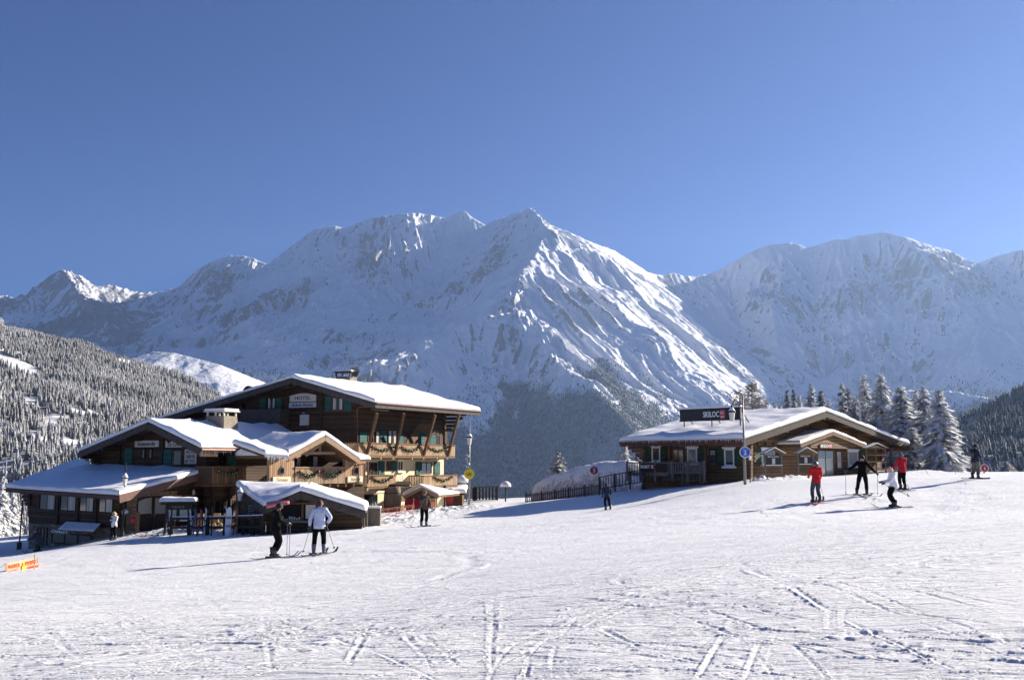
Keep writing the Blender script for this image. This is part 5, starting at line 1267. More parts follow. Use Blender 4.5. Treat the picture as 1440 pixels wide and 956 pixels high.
    def ss(W_, px, lab, off=.07, frame=None):
        tt = wall_sign(W_, px, lab, M['wood_dark'] if off > .05 else M['black'], [('SKISET', .04, .2, .72, .82, M['whiteink'], 0), ('SC', .82, .18, .97, .82, M['whiteink'], 0)], off=off)
        a0, z0, a1, z1 = W_.rect(*px); m = MB(); W_.box(m, a0 + (a1 - a0) * .77, z0 + .03, a1 - .02, z1 - .03, off + .045, off + .0515); m.build('red_panel', M['red'], tt); return tt
    ss(D, (901, 652.5, 921, 659.5), 'SKISET banner on the railing of the chalet deck')
    ss(SW.off(.6), (947, 619.5, 966, 628.5), 'black SKISET sign hanging under the eave above the side door', .02)
    m = MB(); 
    wall_sign(SW, (998, 620, 1013, 628), 'dark green board with two lines of small cream lettering under the eave', M['dkgreen'], [('Location', .25, .15, .75, .42, M['goldink'], 0), ('Skis Snowboard', .08, .55, .92, .82, M['goldink'], 0)], off=.3)
    wall_sign(SW, (999.5, 632, 1007.5, 649), 'black poster with white lines on the chalet side door', M['black'], [('OUVERT', .1, .12, .9, .22, M['whiteink'], 0), ('9H-18H', .15, .30, .85, .42, M['whiteink'], 0)], off=.09, th=.02)
    # bench
    bp = SW.at(973, 676, 1.4); t3 = thing('bench', 'weathered slatted wooden bench against the shaded side wall of the chalet', 'bench', bp)
    D2 = SW.off(1.2); a0, z0, a1, z1 = D2.rect(963, 659, 986, 673)
    m = MB(); D2.box(m, a0, z0 + .42, a1, z0 + .48, -.4, .0); m.build('seat', M['greywood'], t3); m = MB()
    for k in range(3): D2.box(m, a0, z0 + .58 + k * .14, a1, z0 + .68 + k * .14, -.42, -.38)
    m.build('backrest', M['greywood'], t3)
    for x_ in (a0 + .1, a1 - .1):
        for o_ in (-.36, -.06): m = MB(); D2.box(m, x_ - .04, z0 - .4, x_ + .04, z0 + .42, o_ - .04, o_ + .04); m.build('leg', M['greywood'], t3)
    # roof sign
    SG = SW.off(-2.2); t4 = thing('roof_sign', 'long black roof billboard lettered SKILOC standing on the snowy chalet roof', 'sign', SG.at(1000, 600))
    a0, z0, a1, z1 = SG.rect(957, 575, 1042, 590)
    m = MB(); SG.box(m, a0, z0, a1, z1, -.1, .1); m.build('board', M['black'], t4)
    m = MB(); SG.box(m, a0 - .05, z0 - .08, a1 + .05, z0, -.13, .13); SG.box(m, a0 - .05, z1, a1 + .05, z1 + .05, -.13, .13)
    n = (Ap - B).cross(A - B)
    for x_ in (962, 1001, 1041):
        p = SG.at(x_, 591, 0); zr = (B.dot(n) - p.x * n.x - p.y * n.y) / n.z; m.beam((p.x, p.y, zr), (p.x, p.y, z0), .07, .07, (0, 1, 0)); q = p - nS * 1.6; zq = (B.dot(n) - q.x * n.x - q.y * n.y) / n.z; m.beam((p.x, p.y, z0 + .8), (q.x, q.y, zq), .06)
    m.build('frame', M['iron'], t4)
    MB().frame(SG.P(a0 - .05, z1 + .055, -.16), SG.t * (a1 - a0 + .1), SG.n * .32, (0, 0, .13)).build('snow_cap', M['snow'], t4, bevel=.05)
    m = MB(); q = SG.rect(990, 578.5, 1012.5, 586.5); text_into(m, 'SKILOC', SG, *q, .105, .02, 0, .015); m.build('lettering', M['whiteink'], t4)
    m = MB(); q = SG.rect(1013.5, 576, 1020.5, 589); SG.box(m, *q, .10, .115); lp = m.build('logo_panel', M['red'], t4); m = MB(); text_into(m, 'SC', SG, q[0] + .04, q[1] + .35, q[2] - .04, q[3] - .12, .118, .01); m.build('logo_lettering', M['whiteink'], lp)
    m = MB(); text_into(m, 'SKISET', SG, q[0] + .05, q[1] + .08, q[2] - .05, q[1] + .24, .118, .01); m.build('logo_lettering', M['whiteink'], lp)
    # shelter boards (gabled notice stands) in front of the gable
    for i, (px, d_, w_, lb) in enumerate([(1087.5, 69.5, 1.35, 'gabled wooden notice stand with snow on its little roof, below the left gable window'), (1133, 73.5, 1.3, 'gabled wooden notice stand just left of the chalet door')]):
        c = onG(px, d_); tt = thing('notice_stand', lb, 'notice stand', c, 'gabled notice stands'); W_ = Wall((c.x, c.y), (.35, -.93)); h = .5 * w_
        for s_ in (-1, 1): m = MB(); m.beam(W_.P(s_ * h, c.z - .1), W_.P(s_ * h, c.z + 1.75), .10, .10, (0, 1, 0)); m.build('post', M['greywood'], tt)
        m = MB(); 
        for z_ in (.35, .95): W_.box(m, -h, c.z + z_, h, c.z + z_ + .07, -.05, .05)
        m.build('crossbar', M['greywood'], tt)
        m = MB(); W_.box(m, -h + .06, c.z + 1.05, h - .06, c.z + 1.72, -.03, .03); bd = m.build('panel', M['black'], tt); m = MB(); W_.box(m, -.12, c.z + 1.1, .12, c.z + 1.5, .032, .045); m.build('poster', M['offwhite'], bd)
        m = MB(); text_into(m, 'SKILOC', W_, -h + .2, c.z + 1.56, h - .2, c.z + 1.67, .032, .01); m.build('lettering', M['whiteink'], bd)
        m = MB(); m.prism([W_.P(-h - .25, c.z + 1.74, -.25), W_.P(0, c.z + 2.12, -.25), W_.P(h + .25, c.z + 1.74, -.25), W_.P(h + .25, c.z + 1.80, -.25), W_.P(0, c.z + 2.2, -.25), W_.P(-h - .25, c.z + 1.80, -.25)], W_.n * .5); rf = m.build('roof', M['beam_brown'], tt)
        m = MB(); m.prism([W_.P(-h - .25, c.z + 1.805, -.26), W_.P(0, c.z + 2.205, -.26), W_.P(h + .25, c.z + 1.805, -.26), W_.P(h + .2, c.z + 1.88, -.26), W_.P(0, c.z + 2.29, -.26), W_.P(-h - .2, c.z + 1.88, -.26)], W_.n * .52); m.build('snow_cap', M['snow'], rf, bevel=.02)
        m = MB(); W_.box(m, -h + .02, c.z + 1.02, h - .02, c.z + 1.06, .03, .14); m.build('shelf_snow', M['snow'], tt)
    c = onG(1232, 80); W_ = Wall((c.x, c.y), (.55, -.83)); tt = thing('ski_rack', 'wide wooden ski rack with a gabled top at the right corner of the chalet', 'ski rack', c)
    for s_ in (-1.2, 0, 1.2): m = MB(); m.beam(W_.P(s_, c.z - .1), W_.P(s_, c.z + 2.0), .10, .10, (0, 1, 0)); m.build('post', M['beam_brown'], tt)
    m = MB(); 
    for z_ in (.35, .9, 1.45, 1.95): W_.box(m, -1.25, c.z + z_, 1.25, c.z + z_ + .09, -.05, .07)
    m.build('rail', M['beam_brown'], tt); m = MB(); m.prism([W_.P(-1.4, c.z + 2.04, -.2), W_.P(0, c.z + 2.4, -.2), W_.P(1.4, c.z + 2.04, -.2)], W_.n * .4); m.build('gable_top', M['wood_dark'], tt); m = MB()
    m.prism([W_.P(-1.4, c.z + 2.045, -.2), W_.P(0, c.z + 2.405, -.2), W_.P(1.4, c.z + 2.045, -.2), W_.P(0, c.z + 2.47, -.2)], W_.n * .42); m.build('snow_cap', M['snow'], tt)
    return SW
M['fascia_w'] = mat_mottle('weathered_fascia', (.035, .026, .019), (.075, .056, .042), 5)
SWr = build_rental()

# ================================================================== FENCES
def rail_fence(pts, h, label, mat, name='railing', gap=.16, slat=.05, post_every=1.7, cat='railing', sunk=.3, top_z=None, snow=False, pick=False, group=None, vary=0):
    t = thing(name, label, cat, pts[0], group); pts = [Vector(p) for p in pts]; sl = MB(); rl = MB(); po = MB(); sn = MB(); rnd = random.Random(7)
    for p, q in zip(pts[:-1], pts[1:]):
        L = (q - p).length; n = max(2, int(L / gap)); u = (q - p).normalized(); flat = Vector((u.x, u.y, 0)).normalized(); nn = flat.cross(Vector((0, 0, 1)))
        for k in range(n):
            c = p.lerp(q, (k + .5) / n); hh = h - .06 + (rnd.uniform(-vary, vary)); o = c - flat * slat / 2 - nn * .02
            if pick:
                sl.prism([o - Vector((0, 0, .1)), o + flat * slat - Vector((0, 0, .1)), o + flat * slat + Vector((0, 0, hh)), o + flat * slat * .5 + Vector((0, 0, hh + .09)), o + Vector((0, 0, hh))], nn * .03)
                if snow: sn.frame(o - nn * .01 + Vector((0, 0, hh + .0)), flat * slat, nn * .05, (0, 0, .10))
            else: sl.frame(o + Vector((0, 0, .08)), flat * slat, nn * .035, (0, 0, hh - .08))
        for z_ in ((.22, h * .78) if pick else (.1, h)): rl.beam(p + Vector((0, 0, z_)) + nn * .045, q + Vector((0, 0, z_)) + nn * .045, .07, .07)
        m = max(1, round(L / post_every))
        for k in range(m + 1):
            c = p.lerp(q, k / m) + nn * .05; po.beam(c - Vector((0, 0, sunk)), c + Vector((0, 0, h + .06)), .11, .11, (0, 1, 0))
        if snow and not pick: sn.beam(p + Vector((0, 0, h + .07)) + nn * .045, q + Vector((0, 0, h + .07)) + nn * .045, .08, .06)
    sl.build('picket' if pick else 'baluster_row', mat, t); rl.build('rail', mat, t); po.each('post', mat, t)
    if sn.v: sn.build('snow_cap', M['snow'], t)
    return t
def fence_px(pl, **k):
    return [onG(a, d) for a, d in pl]
# ramp railing to the deck: lies on its own slope
rp = [U(843, 690, 72.5), U(865, 685.5, 72.3), U(886, 682, 72.1), U(906, 679, 72), U(928, 676.5, 72)]
rail_fence(rp, .95, 'dark slatted railing climbing beside the ramp left of the chalet', M['beam'], gap=.19)
rail_fence([U(929, 676, 72.2), U(960, 676, 71.5), U(985, 677, 70.5)], .55, 'low slatted railing in front of the bench on the shaded chalet side', M['greywood'], gap=.19)
rail_fence([onG(740, 90), onG(762, 88), onG(800, 85), onG(822, 83), onG(843, 80)], .95, 'dark picket fence at the foot of the snow covered hedge', M['greywood_d'], 'picket_fence', .30, .11, 2.2, 'fence', pick=True, vary=.12)
rail_fence([onG(474, 60.5), onG(495, 60), onG(513, 60.2)], 1.0, 'weathered pale picket fence at the right end of the kiosk', M['greywood'], 'picket_fence', .32, .13, 2, 'fence', pick=True, snow=False)
rail_fence([onG(516, 61.5), onG(518, 70), onG(530, 76)], 1.0, 'grey board fence running back from the kiosk toward the barrels', M['greywood'], 'board_fence', .2, .15, 2, 'fence', pick=True)
rail_fence([onG(640, 97), onG(668, 99), onG(700, 97)], 1.35, 'long dark terrace fence beyond the yellow piste marker', M['beam'], 'terrace_fence', .42, .2, 2.4, 'fence')
# gate post
b = onG(524, 62.5); t = thing('fence_post', 'square grey wooden bollard at the end of the kiosk fence', 'post', b); MB().frame(Vector(b) + Vector((-.55, -.2, -.2)), (1.1, 0, 0), (0, .5, 0), (0, 0, 1.35)).build('post_body', M['greywood'], t, bevel=.03); MB().frame(Vector(b) + Vector((-.57, -.22, 1.16)), (1.14, 0, 0), (0, .54, 0), (0, 0, .12)).build('snow_cap', M['snow'], t, bevel=.05)
# rail fence in front of the terrace (dark, shaded) with two bars
def terrace_fence():
    P_ = [onG(200, 63.5), onG(222, 62.5), None, onG(245, 60), onG(295, 58.5), onG(345, 56.5), onG(372, 55)]
    t = thing('bar_fence', 'dark two-bar timber fence in front of the restaurant terrace', 'fence', P_[4]); r = MB(); sn = MB()
    seq = [P_[3], P_[4], P_[5], P_[6]]
    pts = []
    for p, q in zip(seq[:-1], seq[1:]):
        for k in range(2): pts.append(p.lerp(q, k / 2))
    pts.append(seq[-1])
    for p in pts: m = MB(); m.beam(p - Vector((0, 0, .3)), p + Vector((0, 0, 1.1)), .2, .2, (0, 1, 0)); m.build('post', M['beam'], t)
    for p, q in zip(pts[:-1], pts[1:]):
        for z_ in (.45, .98): r.beam(p + Vector((0, -.12, z_)), q + Vector((0, -.12, z_)), .12, .14)
        sn.beam(p + Vector((0, -.12, 1.08)), q + Vector((0, -.12, 1.08)), .09, .05)
    r.build('rail', M['beam'], t); sn.build('snow_cap', M['snow'], t)
    t = thing('bar_fence', 'short dark fence section beside the double door with a snow heap on its left post', 'fence', P_[1]); p, q = onG(176, 64), onG(197, 63)
    for c in (p, q): m = MB(); m.beam(c - Vector((0, 0, .3)), c + Vector((0, 0, 1.45)), .2, .2, (0, 1, 0)); m.build('post', M['beam_brown'], t)
    r = MB()
    for z_ in (.55, 1.4): r.beam(p + Vector((0, -.12, z_)), q + Vector((0, -.12, z_)), .12, .14)
    r.build('rail', M['beam_brown'], t); m = MB(); m.ball(p + Vector((.1, 0, 1.6)), .26, .2, .2); m.build('snow_cap', M['snow'], t, True)
    m = MB(); m.ball(p.lerp(q, .75) + Vector((0, -.1, 1.0)), .24, .1, .22); m.build('round_plate', M['red'], t, True)
terrace_fence()

# ================================================================== SIGNS, LAMPS
def disc_sign(base, h_c, r, label, mat, rim, txt, post=True, post_h=None, name='piste_marker', small=None, f=(0, -1)):
    t = thing(name, label, 'sign', base); b = Vector(base); W_ = Wall((b.x, b.y - .08), f); c = Vector((b.x, b.y - .08, b.z + h_c))
    def disc(rr, o, th): return MB().prism([W_.P(rr * math.cos(k * math.pi / 14), c.z + rr * math.sin(k * math.pi / 14), o) for k in range(28)], W_.n * th)
    disc(r, 0, .04).build('rim', rim, t); disc(r * .86, .041, .012).build('face', mat, t)
    if post: MB().tube([b - Vector((0, 0, .3)), b + Vector((0, 0, post_h or h_c))], .045, 8).build('post', M['greymetal'], t)
    m = MB(); text_into(m, txt[0], W_, -r * txt[1], c.z - r * .38, r * txt[1], c.z + r * .28, .055, .008, 0, .02); m.build('lettering', txt[2], t)
    if small: m = MB(); text_into(m, small, W_, -r * .45, c.z + r * .42, r * .45, c.z + r * .58, .055, .008); text_into(m, small[::1], W_, -r * .3, c.z - r * .62, r * .3, c.z - r * .48, .055, .008); m.build('lettering', txt[2], t)
    return t
# tall lamp post with lantern, star garland and yellow disc
b = onG(660, 78)
def tall_lamp(b, h, lan_z, label, side=0, arm_back=None, deco=True):
    t = thing('street_lamp', label, 'street lamp', b, 'tall lamp posts on the piste'); b = Vector(b)
    MB().tube([b - Vector((0, 0, .3)), b + Vector((0, 0, h * .5)), b + Vector((0, 0, h))], [.10, .07, .035], 10).build('post', M['greymetal'], t, True)
    c = b + Vector((side, -.1, lan_z)); MB().tube([b + Vector((0, 0, lan_z + 1.3)), b + Vector((side * .5, -.05, lan_z + 1.55)), c + Vector((0, 0, .9))], .025, 6).build('bracket', M['iron'], t)
    MB().lathe(c, [(.13, -.1), (.20, .42), (.21, .44)], 6).build('lamp_glass', M['lampglass'], t); MB().lathe(c, [(.26, .44), (.25, .5), (.10, .72), (.03, .95)], 8).build('lamp_cap', M['iron'], t); MB().lathe(c, [(.22, .505), (.2, .6), (.08, .78)], 8).build('snow_cap', M['snow'], t, True)
    if deco:
        m = MB(); rnd = random.Random(3)
        for k in range(26): p = b + Vector((-.15 + rnd.uniform(-.14, .14), -.08, lan_z - .8 - rnd.random() * 1.7)); m.ball(p, .055, nu=6, nv=4)
        m.build('light_decoration', M['whiteink'], t)
    return t
tall_lamp(b, 6.7, 4.95, 'tall grey lamp post with a white lantern behind the yellow marker disc', 0)
disc_sign(Vector((b.x, b.y - .12, b.z)), 2.6, .40, 'round yellow piste marker fixed low on the lamp post', M['yellow'], M['yellow'], ('NORD', .5, M['ink']), post=False)
b = onG(835, 79); disc_sign(b, 1.95, .36, 'round red piste marker number 3 on a thin post by the hedge', M['red'], M['whiteink'], ('3', .26, M['whiteink']), small='PISTE', post_h=2.0)
b = onG(1047, 64.5)
def rental_lamp():
    t = tall_lamp(b, 5.7, 4.15, 'tall lamp post with curled bracket and white lantern before the SKILOC roof sign', -.75, deco=False)
    m = MB(); c = Vector(b); pts = []
    for k in range(15): th = -1.2 + k * .42; r_ = .62 * (1 - k / 20); pts.append(c + Vector((-.55 + r_ * math.cos(th), -.05, 5.55 + r_ * math.sin(th))))
    m.tube(pts, .022, 5); m.build('scroll', M['iron'], t)
rental_lamp()
disc_sign(Vector((b.x, b.y - .12, b.z)), 2.05, .36, 'round blue piste marker number 2 with a white rim on the lamp post', M['blue'], M['whiteink'], ('2', .26, M['whiteink']), post=False, small='PISTE')
b2 = onG(1054, 65.5); t = thing('pole', 'thin red pole with snow on its tip just right of the blue marker', 'pole', b2); MB().tube([b2 - Vector((0, 0, .2)), Vector(b2) + Vector((.04, 0, 1.5))], .035, 6).build('shaft', M['redbrown'], t); MB().ball(Vector(b2) + Vector((.04, 0, 1.62)), .09, .09, .16).build('snow_cap', M['snow'], t, True)
b = onG(1383, 66.5); disc_sign(b, .35, .27, 'small round orange-red marker low on the crest behind the snowboarder', M['red'], M['whiteink'], ('5', .2, M['whiteink']), post_h=1.1)
b = onG(177, 62.5); t = lantern(b, 3.45, 'dark lamp post with a white lantern in front of the low left roof', 'lantern posts by the restaurant'); MB().tube([Vector(b) + Vector((0, 0, 3.8)), Vector(b) + Vector((0, 0, 4.6))], .04, 6).build('finial', M['iron'], t)
b = onG(339, 58.5); lantern(b, 2.15, 'short lantern post with a snowy cap between the terrace and the chalkboard', 'lantern posts by the restaurant')
b = onG(626, 88); lantern(b, 1.6, 'small dark lantern stump by the terrace entrance right of the porch', 'lantern posts by the restaurant', snowcap=False)
b = onG(34, 71); t = thing('pole', 'thin black pole left of the restaurant stone basement', 'pole', b); MB().tube([b, Vector(b) + Vector((.05, 0, 3.4))], .05, 6).build('shaft', M['iron'], t); MB().frame(Vector(b) + Vector((-.12, -.12, -.1)), (.24, 0, 0), (0, .24, 0), (0, 0, .6)).build('base', M['iron'], t)
# flag mast behind the roof
b = onG(1212, 96); t = thing('mast', 'pale thin mast behind the right roof slope among the firs', 'mast', b); top_ = U(1213, 565, 96); MB().tube([b, (b.x, b.y, top_.z)], .09, 6).build('shaft', M['offwhite'], t); MB().box((b.x, b.y, top_.z), .9, .3, .15).build('floodlight', M['offwhite'], t)
for i, (px, d_, hh, lean, lb) in enumerate([(1305, 66, 3.0, -1.5, 'thin leaning net pole left of the big frosted fir'), (1343, 65, .9, -.25, 'short thin pole at the foot of the rightmost big fir'), (1384, 67.5, 1.9, -.05, 'thin white pole above the small orange-red marker')]):
    b = onG(px, d_); t = thing('pole', lb, 'pole', b); MB().tube([b, Vector(b) + Vector((lean, 0, hh))], .013, 5).build('shaft', M['greymetal'], t)

# banner at lower left
def banner():
    P0, P1 = onG(1.5, 33), onG(56.5, 36)
    t = thing('banner', 'orange safety banner with red letters and yellow triangle between two thin poles', 'banner', P0)
    for c, tp in ((P0, 784), (P1, 779)): m = MB(); q = U(720, tp, c.y); m.tube([c - Vector((0, 0, .2)), (c.x, c.y, q.z)], .018, 6); m.build('pole', M['polegreen'], t)
    A = U(5.5, 0, 33.2); B = U(54, 0, 35.8); n = Vector((B.y - A.y, -(B.x - A.x), 0)); W_ = Wall((A.x, A.y), (n.x, n.y)); 
    c4 = [W_.at(7, 791), W_.at(54, 782.5), W_.at(54, 800), W_.at(7, 812)]
    c4 = [W_.at(8, 809.5), W_.at(54, 800), W_.at(53, 783.5), W_.at(8, 792)]
    m = MB(); vs = []; n_ = 12; fs = []
    for k in range(n_ + 1):
        u = k / n_; lo = c4[0].lerp(c4[1], u); hi = c4[3].lerp(c4[2], u); w_ = W_.n * .03 * math.sin(u * 17); vs += [lo + w_, hi + w_]
    for k in range(n_): fs.append((2 * k, 2 * k + 2, 2 * k + 3, 2 * k + 1))
    m.add(vs, fs); o = m.build('cloth', M['orange'], t, True); sm = o.modifiers.new('thick', 'SOLIDIFY'); sm.thickness = .01
    def skew_text(txt, u0, v0, u1, v1, mat):
        mm = MB(); W0 = Wall((0, 0), (0, -1)); text_into(mm, txt, W0, u0, v0, u1, v1, 0, 1, 0, .02)
        mm.v = [tuple(c4[0].lerp(c4[1], q[0]).lerp(c4[3].lerp(c4[2], q[0]), q[2]) + W_.n * (.05 + .01 * -q[1])) for q in mm.v]; mm.build('lettering', mat, t)
    skew_text('RALENTIR', .06, .56, .38, .86, M['redink']); skew_text('SLOW', .06, .12, .28, .40, M['redink']); skew_text('PRUDENCE', .55, .56, .96, .88, M['redink']); skew_text('LANGSAM', .62, .14, .96, .44, M['redink'])
    def q_(u, v, o=.055): return c4[0].lerp(c4[1], u).lerp(c4[3].lerp(c4[2], u), v) + W_.n * o
    m = MB(); m.prism([q_(.40, .06), q_(.58, .06), q_(.49, .92)], W_.n * .012); m.build('warning_triangle', M['yellow'], t)
    m = MB(); m.prism([q_(.483, .35, .07), q_(.497, .35, .07), q_(.50, .70, .07), q_(.48, .70, .07)], W_.n * .006); m.prism([q_(.483, .18, .07), q_(.497, .18, .07), q_(.497, .27, .07), q_(.483, .27, .07)], W_.n * .006); m.build('lettering', M['ink'], t)
    for c, z_ in ((c4[0], P0), (c4[1], P1)): pass
    m = MB()
    for (e, P_) in ((c4[0], P0), (c4[3], P0), (c4[1], P1), (c4[2], P1)): m.tube([e, (P_.x, P_.y, e.z + .03)], .008, 4)
    m.build('cord', M['ink'], t)
M['orange'] = newmat('orange_banner_cloth', (.80, .32, .16), .8); M['redink'] = newmat('red_banner_ink', (.55, .04, .03), .7); M['polegreen'] = newmat('pale_green_pole', (.35, .38, .22), .6)
banner()

# ================================================================== TERRACE FURNITURE, MENU BOARDS, PARKED SKIS
def menu_stand():
    b = onG(253.5, 60.3); t = thing('menu_board', 'dark menu stand with two white pages under a snow covered little roof', 'menu board', b); b = Vector(b); W_ = Wall((b.x, b.y), (.1, -1))
    z = b.z
    for s_ in (-.78, .78): m = MB(); m.beam(W_.P(s_ * .95, z - .2), W_.P(s_ * .8, z + 1.9), .12, .12, (0, 1, 0)); m.build('leg', M['beam'], t)
    m = MB(); W_.box(m, -.75, z + .75, .75, z + 1.75, -.05, .05); bd = m.build('board', M['dkgreen'], t)
    m = MB(); W_.box(m, -.62, z + .78, -.1, z + 1.45, .052, .065); m.build('page', M['offwhite'], bd); m = MB(); W_.box(m, .1, z + .78, .62, z + 1.45, .052, .065); m.build('page', M['offwhite'], bd)
    m = MB(); text_into(m, 'MENUS', W_, -.35, z + 1.55, .35, z + 1.68, .055, .01); m.build('lettering', M['goldink'], bd)
    m = MB(); W_.box(m, -.98, z + 1.76, .98, z + 1.92, -.3, .3); rf = m.build('roof', M['beam'], t)
    snow_sheet([W_.P(-1.0, z + 1.92, .33), W_.P(1.0, z + 1.92, .33), W_.P(1.0, z + 1.92, -.33), W_.P(-1.0, z + 1.92, -.33)], rf, .24, seed=51, rnd_edge=.12)
menu_stand()
b = onG(356, 57.2); t = thing('chalkboard', 'large dark green chalkboard with white writing at the left corner of the kiosk', 'chalkboard', b); W_ = Wall((b.x, b.y), (.12, -.99)); a = W_.rect(345.5, 708.5, 367, 731.5)
m = MB(); W_.box(m, *a, 0, .05); m.build('board', M['dkgreen'], t); r = random.Random(5); m = MB()
for k, s_ in enumerate(['CREPES  GAUFRES', 'VIN CHAUD  CHOCOLAT', 'SANDWICHS', 'CAFE  THE  BIERE', 'PANINIS  HOT DOG', 'FRITES']):
    hh = (a[3] - a[1]); z1 = a[3] - hh * (.08 + k * .15); text_into(m, s_, W_, a[0] + .08 + r.random() * .08, z1 - hh * .085, a[2] - .08 - r.random() * .12, z1, .052, .008)
m.build('lettering', M['chalk'] if 'chalk' in M else M['bluegrey'], t); m = MB(); m.beam(W_.P(a[0] + .1, b.z - .1), W_.P(a[0] + .1, a[1]), .07, .07, (0, 1, 0)); m.beam(W_.P(a[2] - .1, b.z - .1), W_.P(a[2] - .1, a[1]), .07, .07, (0, 1, 0)); m.build('leg', M['beam'], t)
# tables and chairs of the terrace
def make_chair():
    t = thing('terrace_chair', 'x', 'chair', (0, 0, 0), 'pine chairs on the terrace'); 
    MB().box((0, 0, .45), .44, .44, .05).build('seat', M['yellowwood'], t); MB().box((0, .2, .78), .44, .05, .42).build('backrest', M['yellowwood'], t)
    for sx in (-.18, .18):
        for sy in (-.18, .18): MB().box((sx, sy, .21), .05, .05, .43).build('leg', M['yellowwood'], t)
    return t
def make_table():
    t = thing('terrace_table', 'x', 'table', (0, 0, 0), 'pine tables on the terrace'); MB().box((0, 0, .74), 1.3, .8, .05).build('tabletop', M['yellowwood'], t)
    for sx in (-.55, .55):
        for sy in (-.3, .3): MB().box((sx, sy, .36), .07, .07, .72).build('leg', M['yellowwood'], t)
    return t
def copy_tree(o, parent=None):
    c = o.copy(); COL.objects.link(c)
    if parent: c.parent = parent
    for ch in list(o.children): copy_tree(ch, c)
    return c
ch0, tb0 = make_chair(), make_table(); first = True
ords = ['leftmost', 'second from the left', 'third from the left', 'fourth from the left', 'rightmost']
for i, px in enumerate((284, 299, 313, 327, 338)):
    b = onG(px, 62 + (i % 2)); tt = tb0 if i == 0 else copy_tree(tb0); tt.location = b; tt.rotation_euler.z = .2 * i
    tt['label'] = f'varnished pine terrace table behind the dark bar fence, {ords[i]} of five'
k = 0
ch_l = ['first', 'second', 'third', 'fourth', 'fifth', 'sixth', 'seventh', 'eighth', 'ninth']
for i, (px, d_, rz) in enumerate([(279, 61, .2), (287, 63.6, 3), (294, 61, .1), (303, 61.2, -.2), (309, 64, 3.2), (318, 61, .3), (324, 63.6, 2.9), (333, 60.6, .1), (342, 61.5, -.3)]):
    cc = ch0 if i == 0 else copy_tree(ch0); cc.location = onG(px, d_); cc.rotation_euler.z = rz; cc['label'] = f'varnished pine terrace chair by the tables, {ch_l[i]} from the left of nine'
# skis standing against the fence
M['skis'] = [newmat('ski_' + n_, c_, .35) for n_, c_ in (('red', (.40, .03, .03)), ('white', (.6, .6, .62)), ('black', (.02, .02, .025)), ('blue', (.03, .10, .35)), ('yellow', (.55, .4, .05)), ('orange', (.55, .16, .03)))]
def ski_mesh(L=1.6, w_=.075):
    m = MB(); n = 12; vs = []
    for k in range(n + 1):
        u = k / n; y = (u - .45) * L; z = .012 + (.0 if u < .84 else ((u - .84) / .16) ** 2 * .16) + (.03 * max(0, (.06 - u) / .06)); ww = w_ * (.5 + .18 * (abs(u - .5) * 2) ** 2) * (1 if .03 < u < .93 else .55)
        vs += [(-ww, y, z), (ww, y, z), (ww, y, z + .014), (-ww, y, z + .014)]
    fs = []
    for k in range(n):
        a = k * 4
        for j in range(4): fs.append((a + j, a + (j + 1) % 4, a + 4 + (j + 1) % 4, a + 4 + j))
    fs += [(3, 2, 1, 0), (n * 4, n * 4 + 1, n * 4 + 2, n * 4 + 3)]; m.add(vs, fs); return m
def binding_mesh():
    m = MB(); m.box((0, .14, .045), .06, .09, .04); m.box((0, -.17, .05), .065, .12, .055); return m
def ski_obj(name, label, mat, group=None, L=1.6, w_=.075, cat='ski'):
    t = thing(name, label, cat, (0, 0, 0), group); ski_mesh(L, w_).build('ski_board', mat, t, local=True); binding_mesh().build('binding', M['black'], t, local=True); return t
ski_cols = ['red', 'white', 'black', 'blue', 'yellow', 'orange']
rnd = random.Random(12); used_l = {}
spots = [(237, 59.5), (240, 59.3), (244, 59.1), (269, 58.6), (272, 58.5), (274.5, 58.4), (277, 58.3), (280, 58.2), (284, 58), (288, 58), (291.5, 57.9), (295, 57.8), (301, 57.6), (322, 57), (333.5, 56.5), (335.5, 56.4)]
for i, (px, d_) in enumerate(spots):
    ci = [2, 2, 2, 2, 1, 2, 3, 2, 0, 2, 1, 2, 2, 1, 0, 5][i]
    where = 'below the menu stand' if i < 3 else ('just right of the menu stand' if i < 8 else ('against the middle of the bar fence' if i < 13 else 'by the short lantern post'))
    key = (ski_cols[ci], where); used_l[key] = used_l.get(key, 0) + 1
    od = ['', 'second ', 'third ', 'fourth ', 'fifth '][used_l[key] - 1]
    lb = f'{od}{ski_cols[ci]} ski leaning upright {where}' + ('' if not od else ', counted from the left')
    t = ski_obj('ski', lb, M['skis'][ci], 'skis leaning on the terrace fence', L=rnd.uniform(1.45, 1.75)); b = onG(px, d_); t.location = Vector(b) + Vector((0, 0, .72)); t.rotation_euler = (R(82 + rnd.uniform(-4, 3)), R(rnd.uniform(-8, 8)), R(rnd.uniform(-25, 25)))
# snowboard with white top (tall white shape)
b = onG(325.5, 56.2); t = thing('snowboard', 'white snowboard standing upright against the bar fence', 'snowboard', b); W_ = Wall((b.x, b.y - .2), (0, -1)); m = MB(); P_ = []
for k in range(24):
    th = 2 * math.pi * k / 24; P_.append(W_.P(.17 * (abs(math.cos(th)) ** .6) * math.copysign(1, math.cos(th)) + .10 * (.5 + .5 * math.sin(th)) - .05, b.z + .78 + .82 * math.sin(th), .0))
m.prism(P_, W_.n * .03); m.build('deck', M['whiteink'], t, bevel=.008); m = MB(); W_.box(m, -.12, b.z + .5, .12, b.z + .62, .03, .12); W_.box(m, -.1, b.z + .95, .14, b.z + 1.07, .03, .12); m.build('binding', M['greymetal'], t)
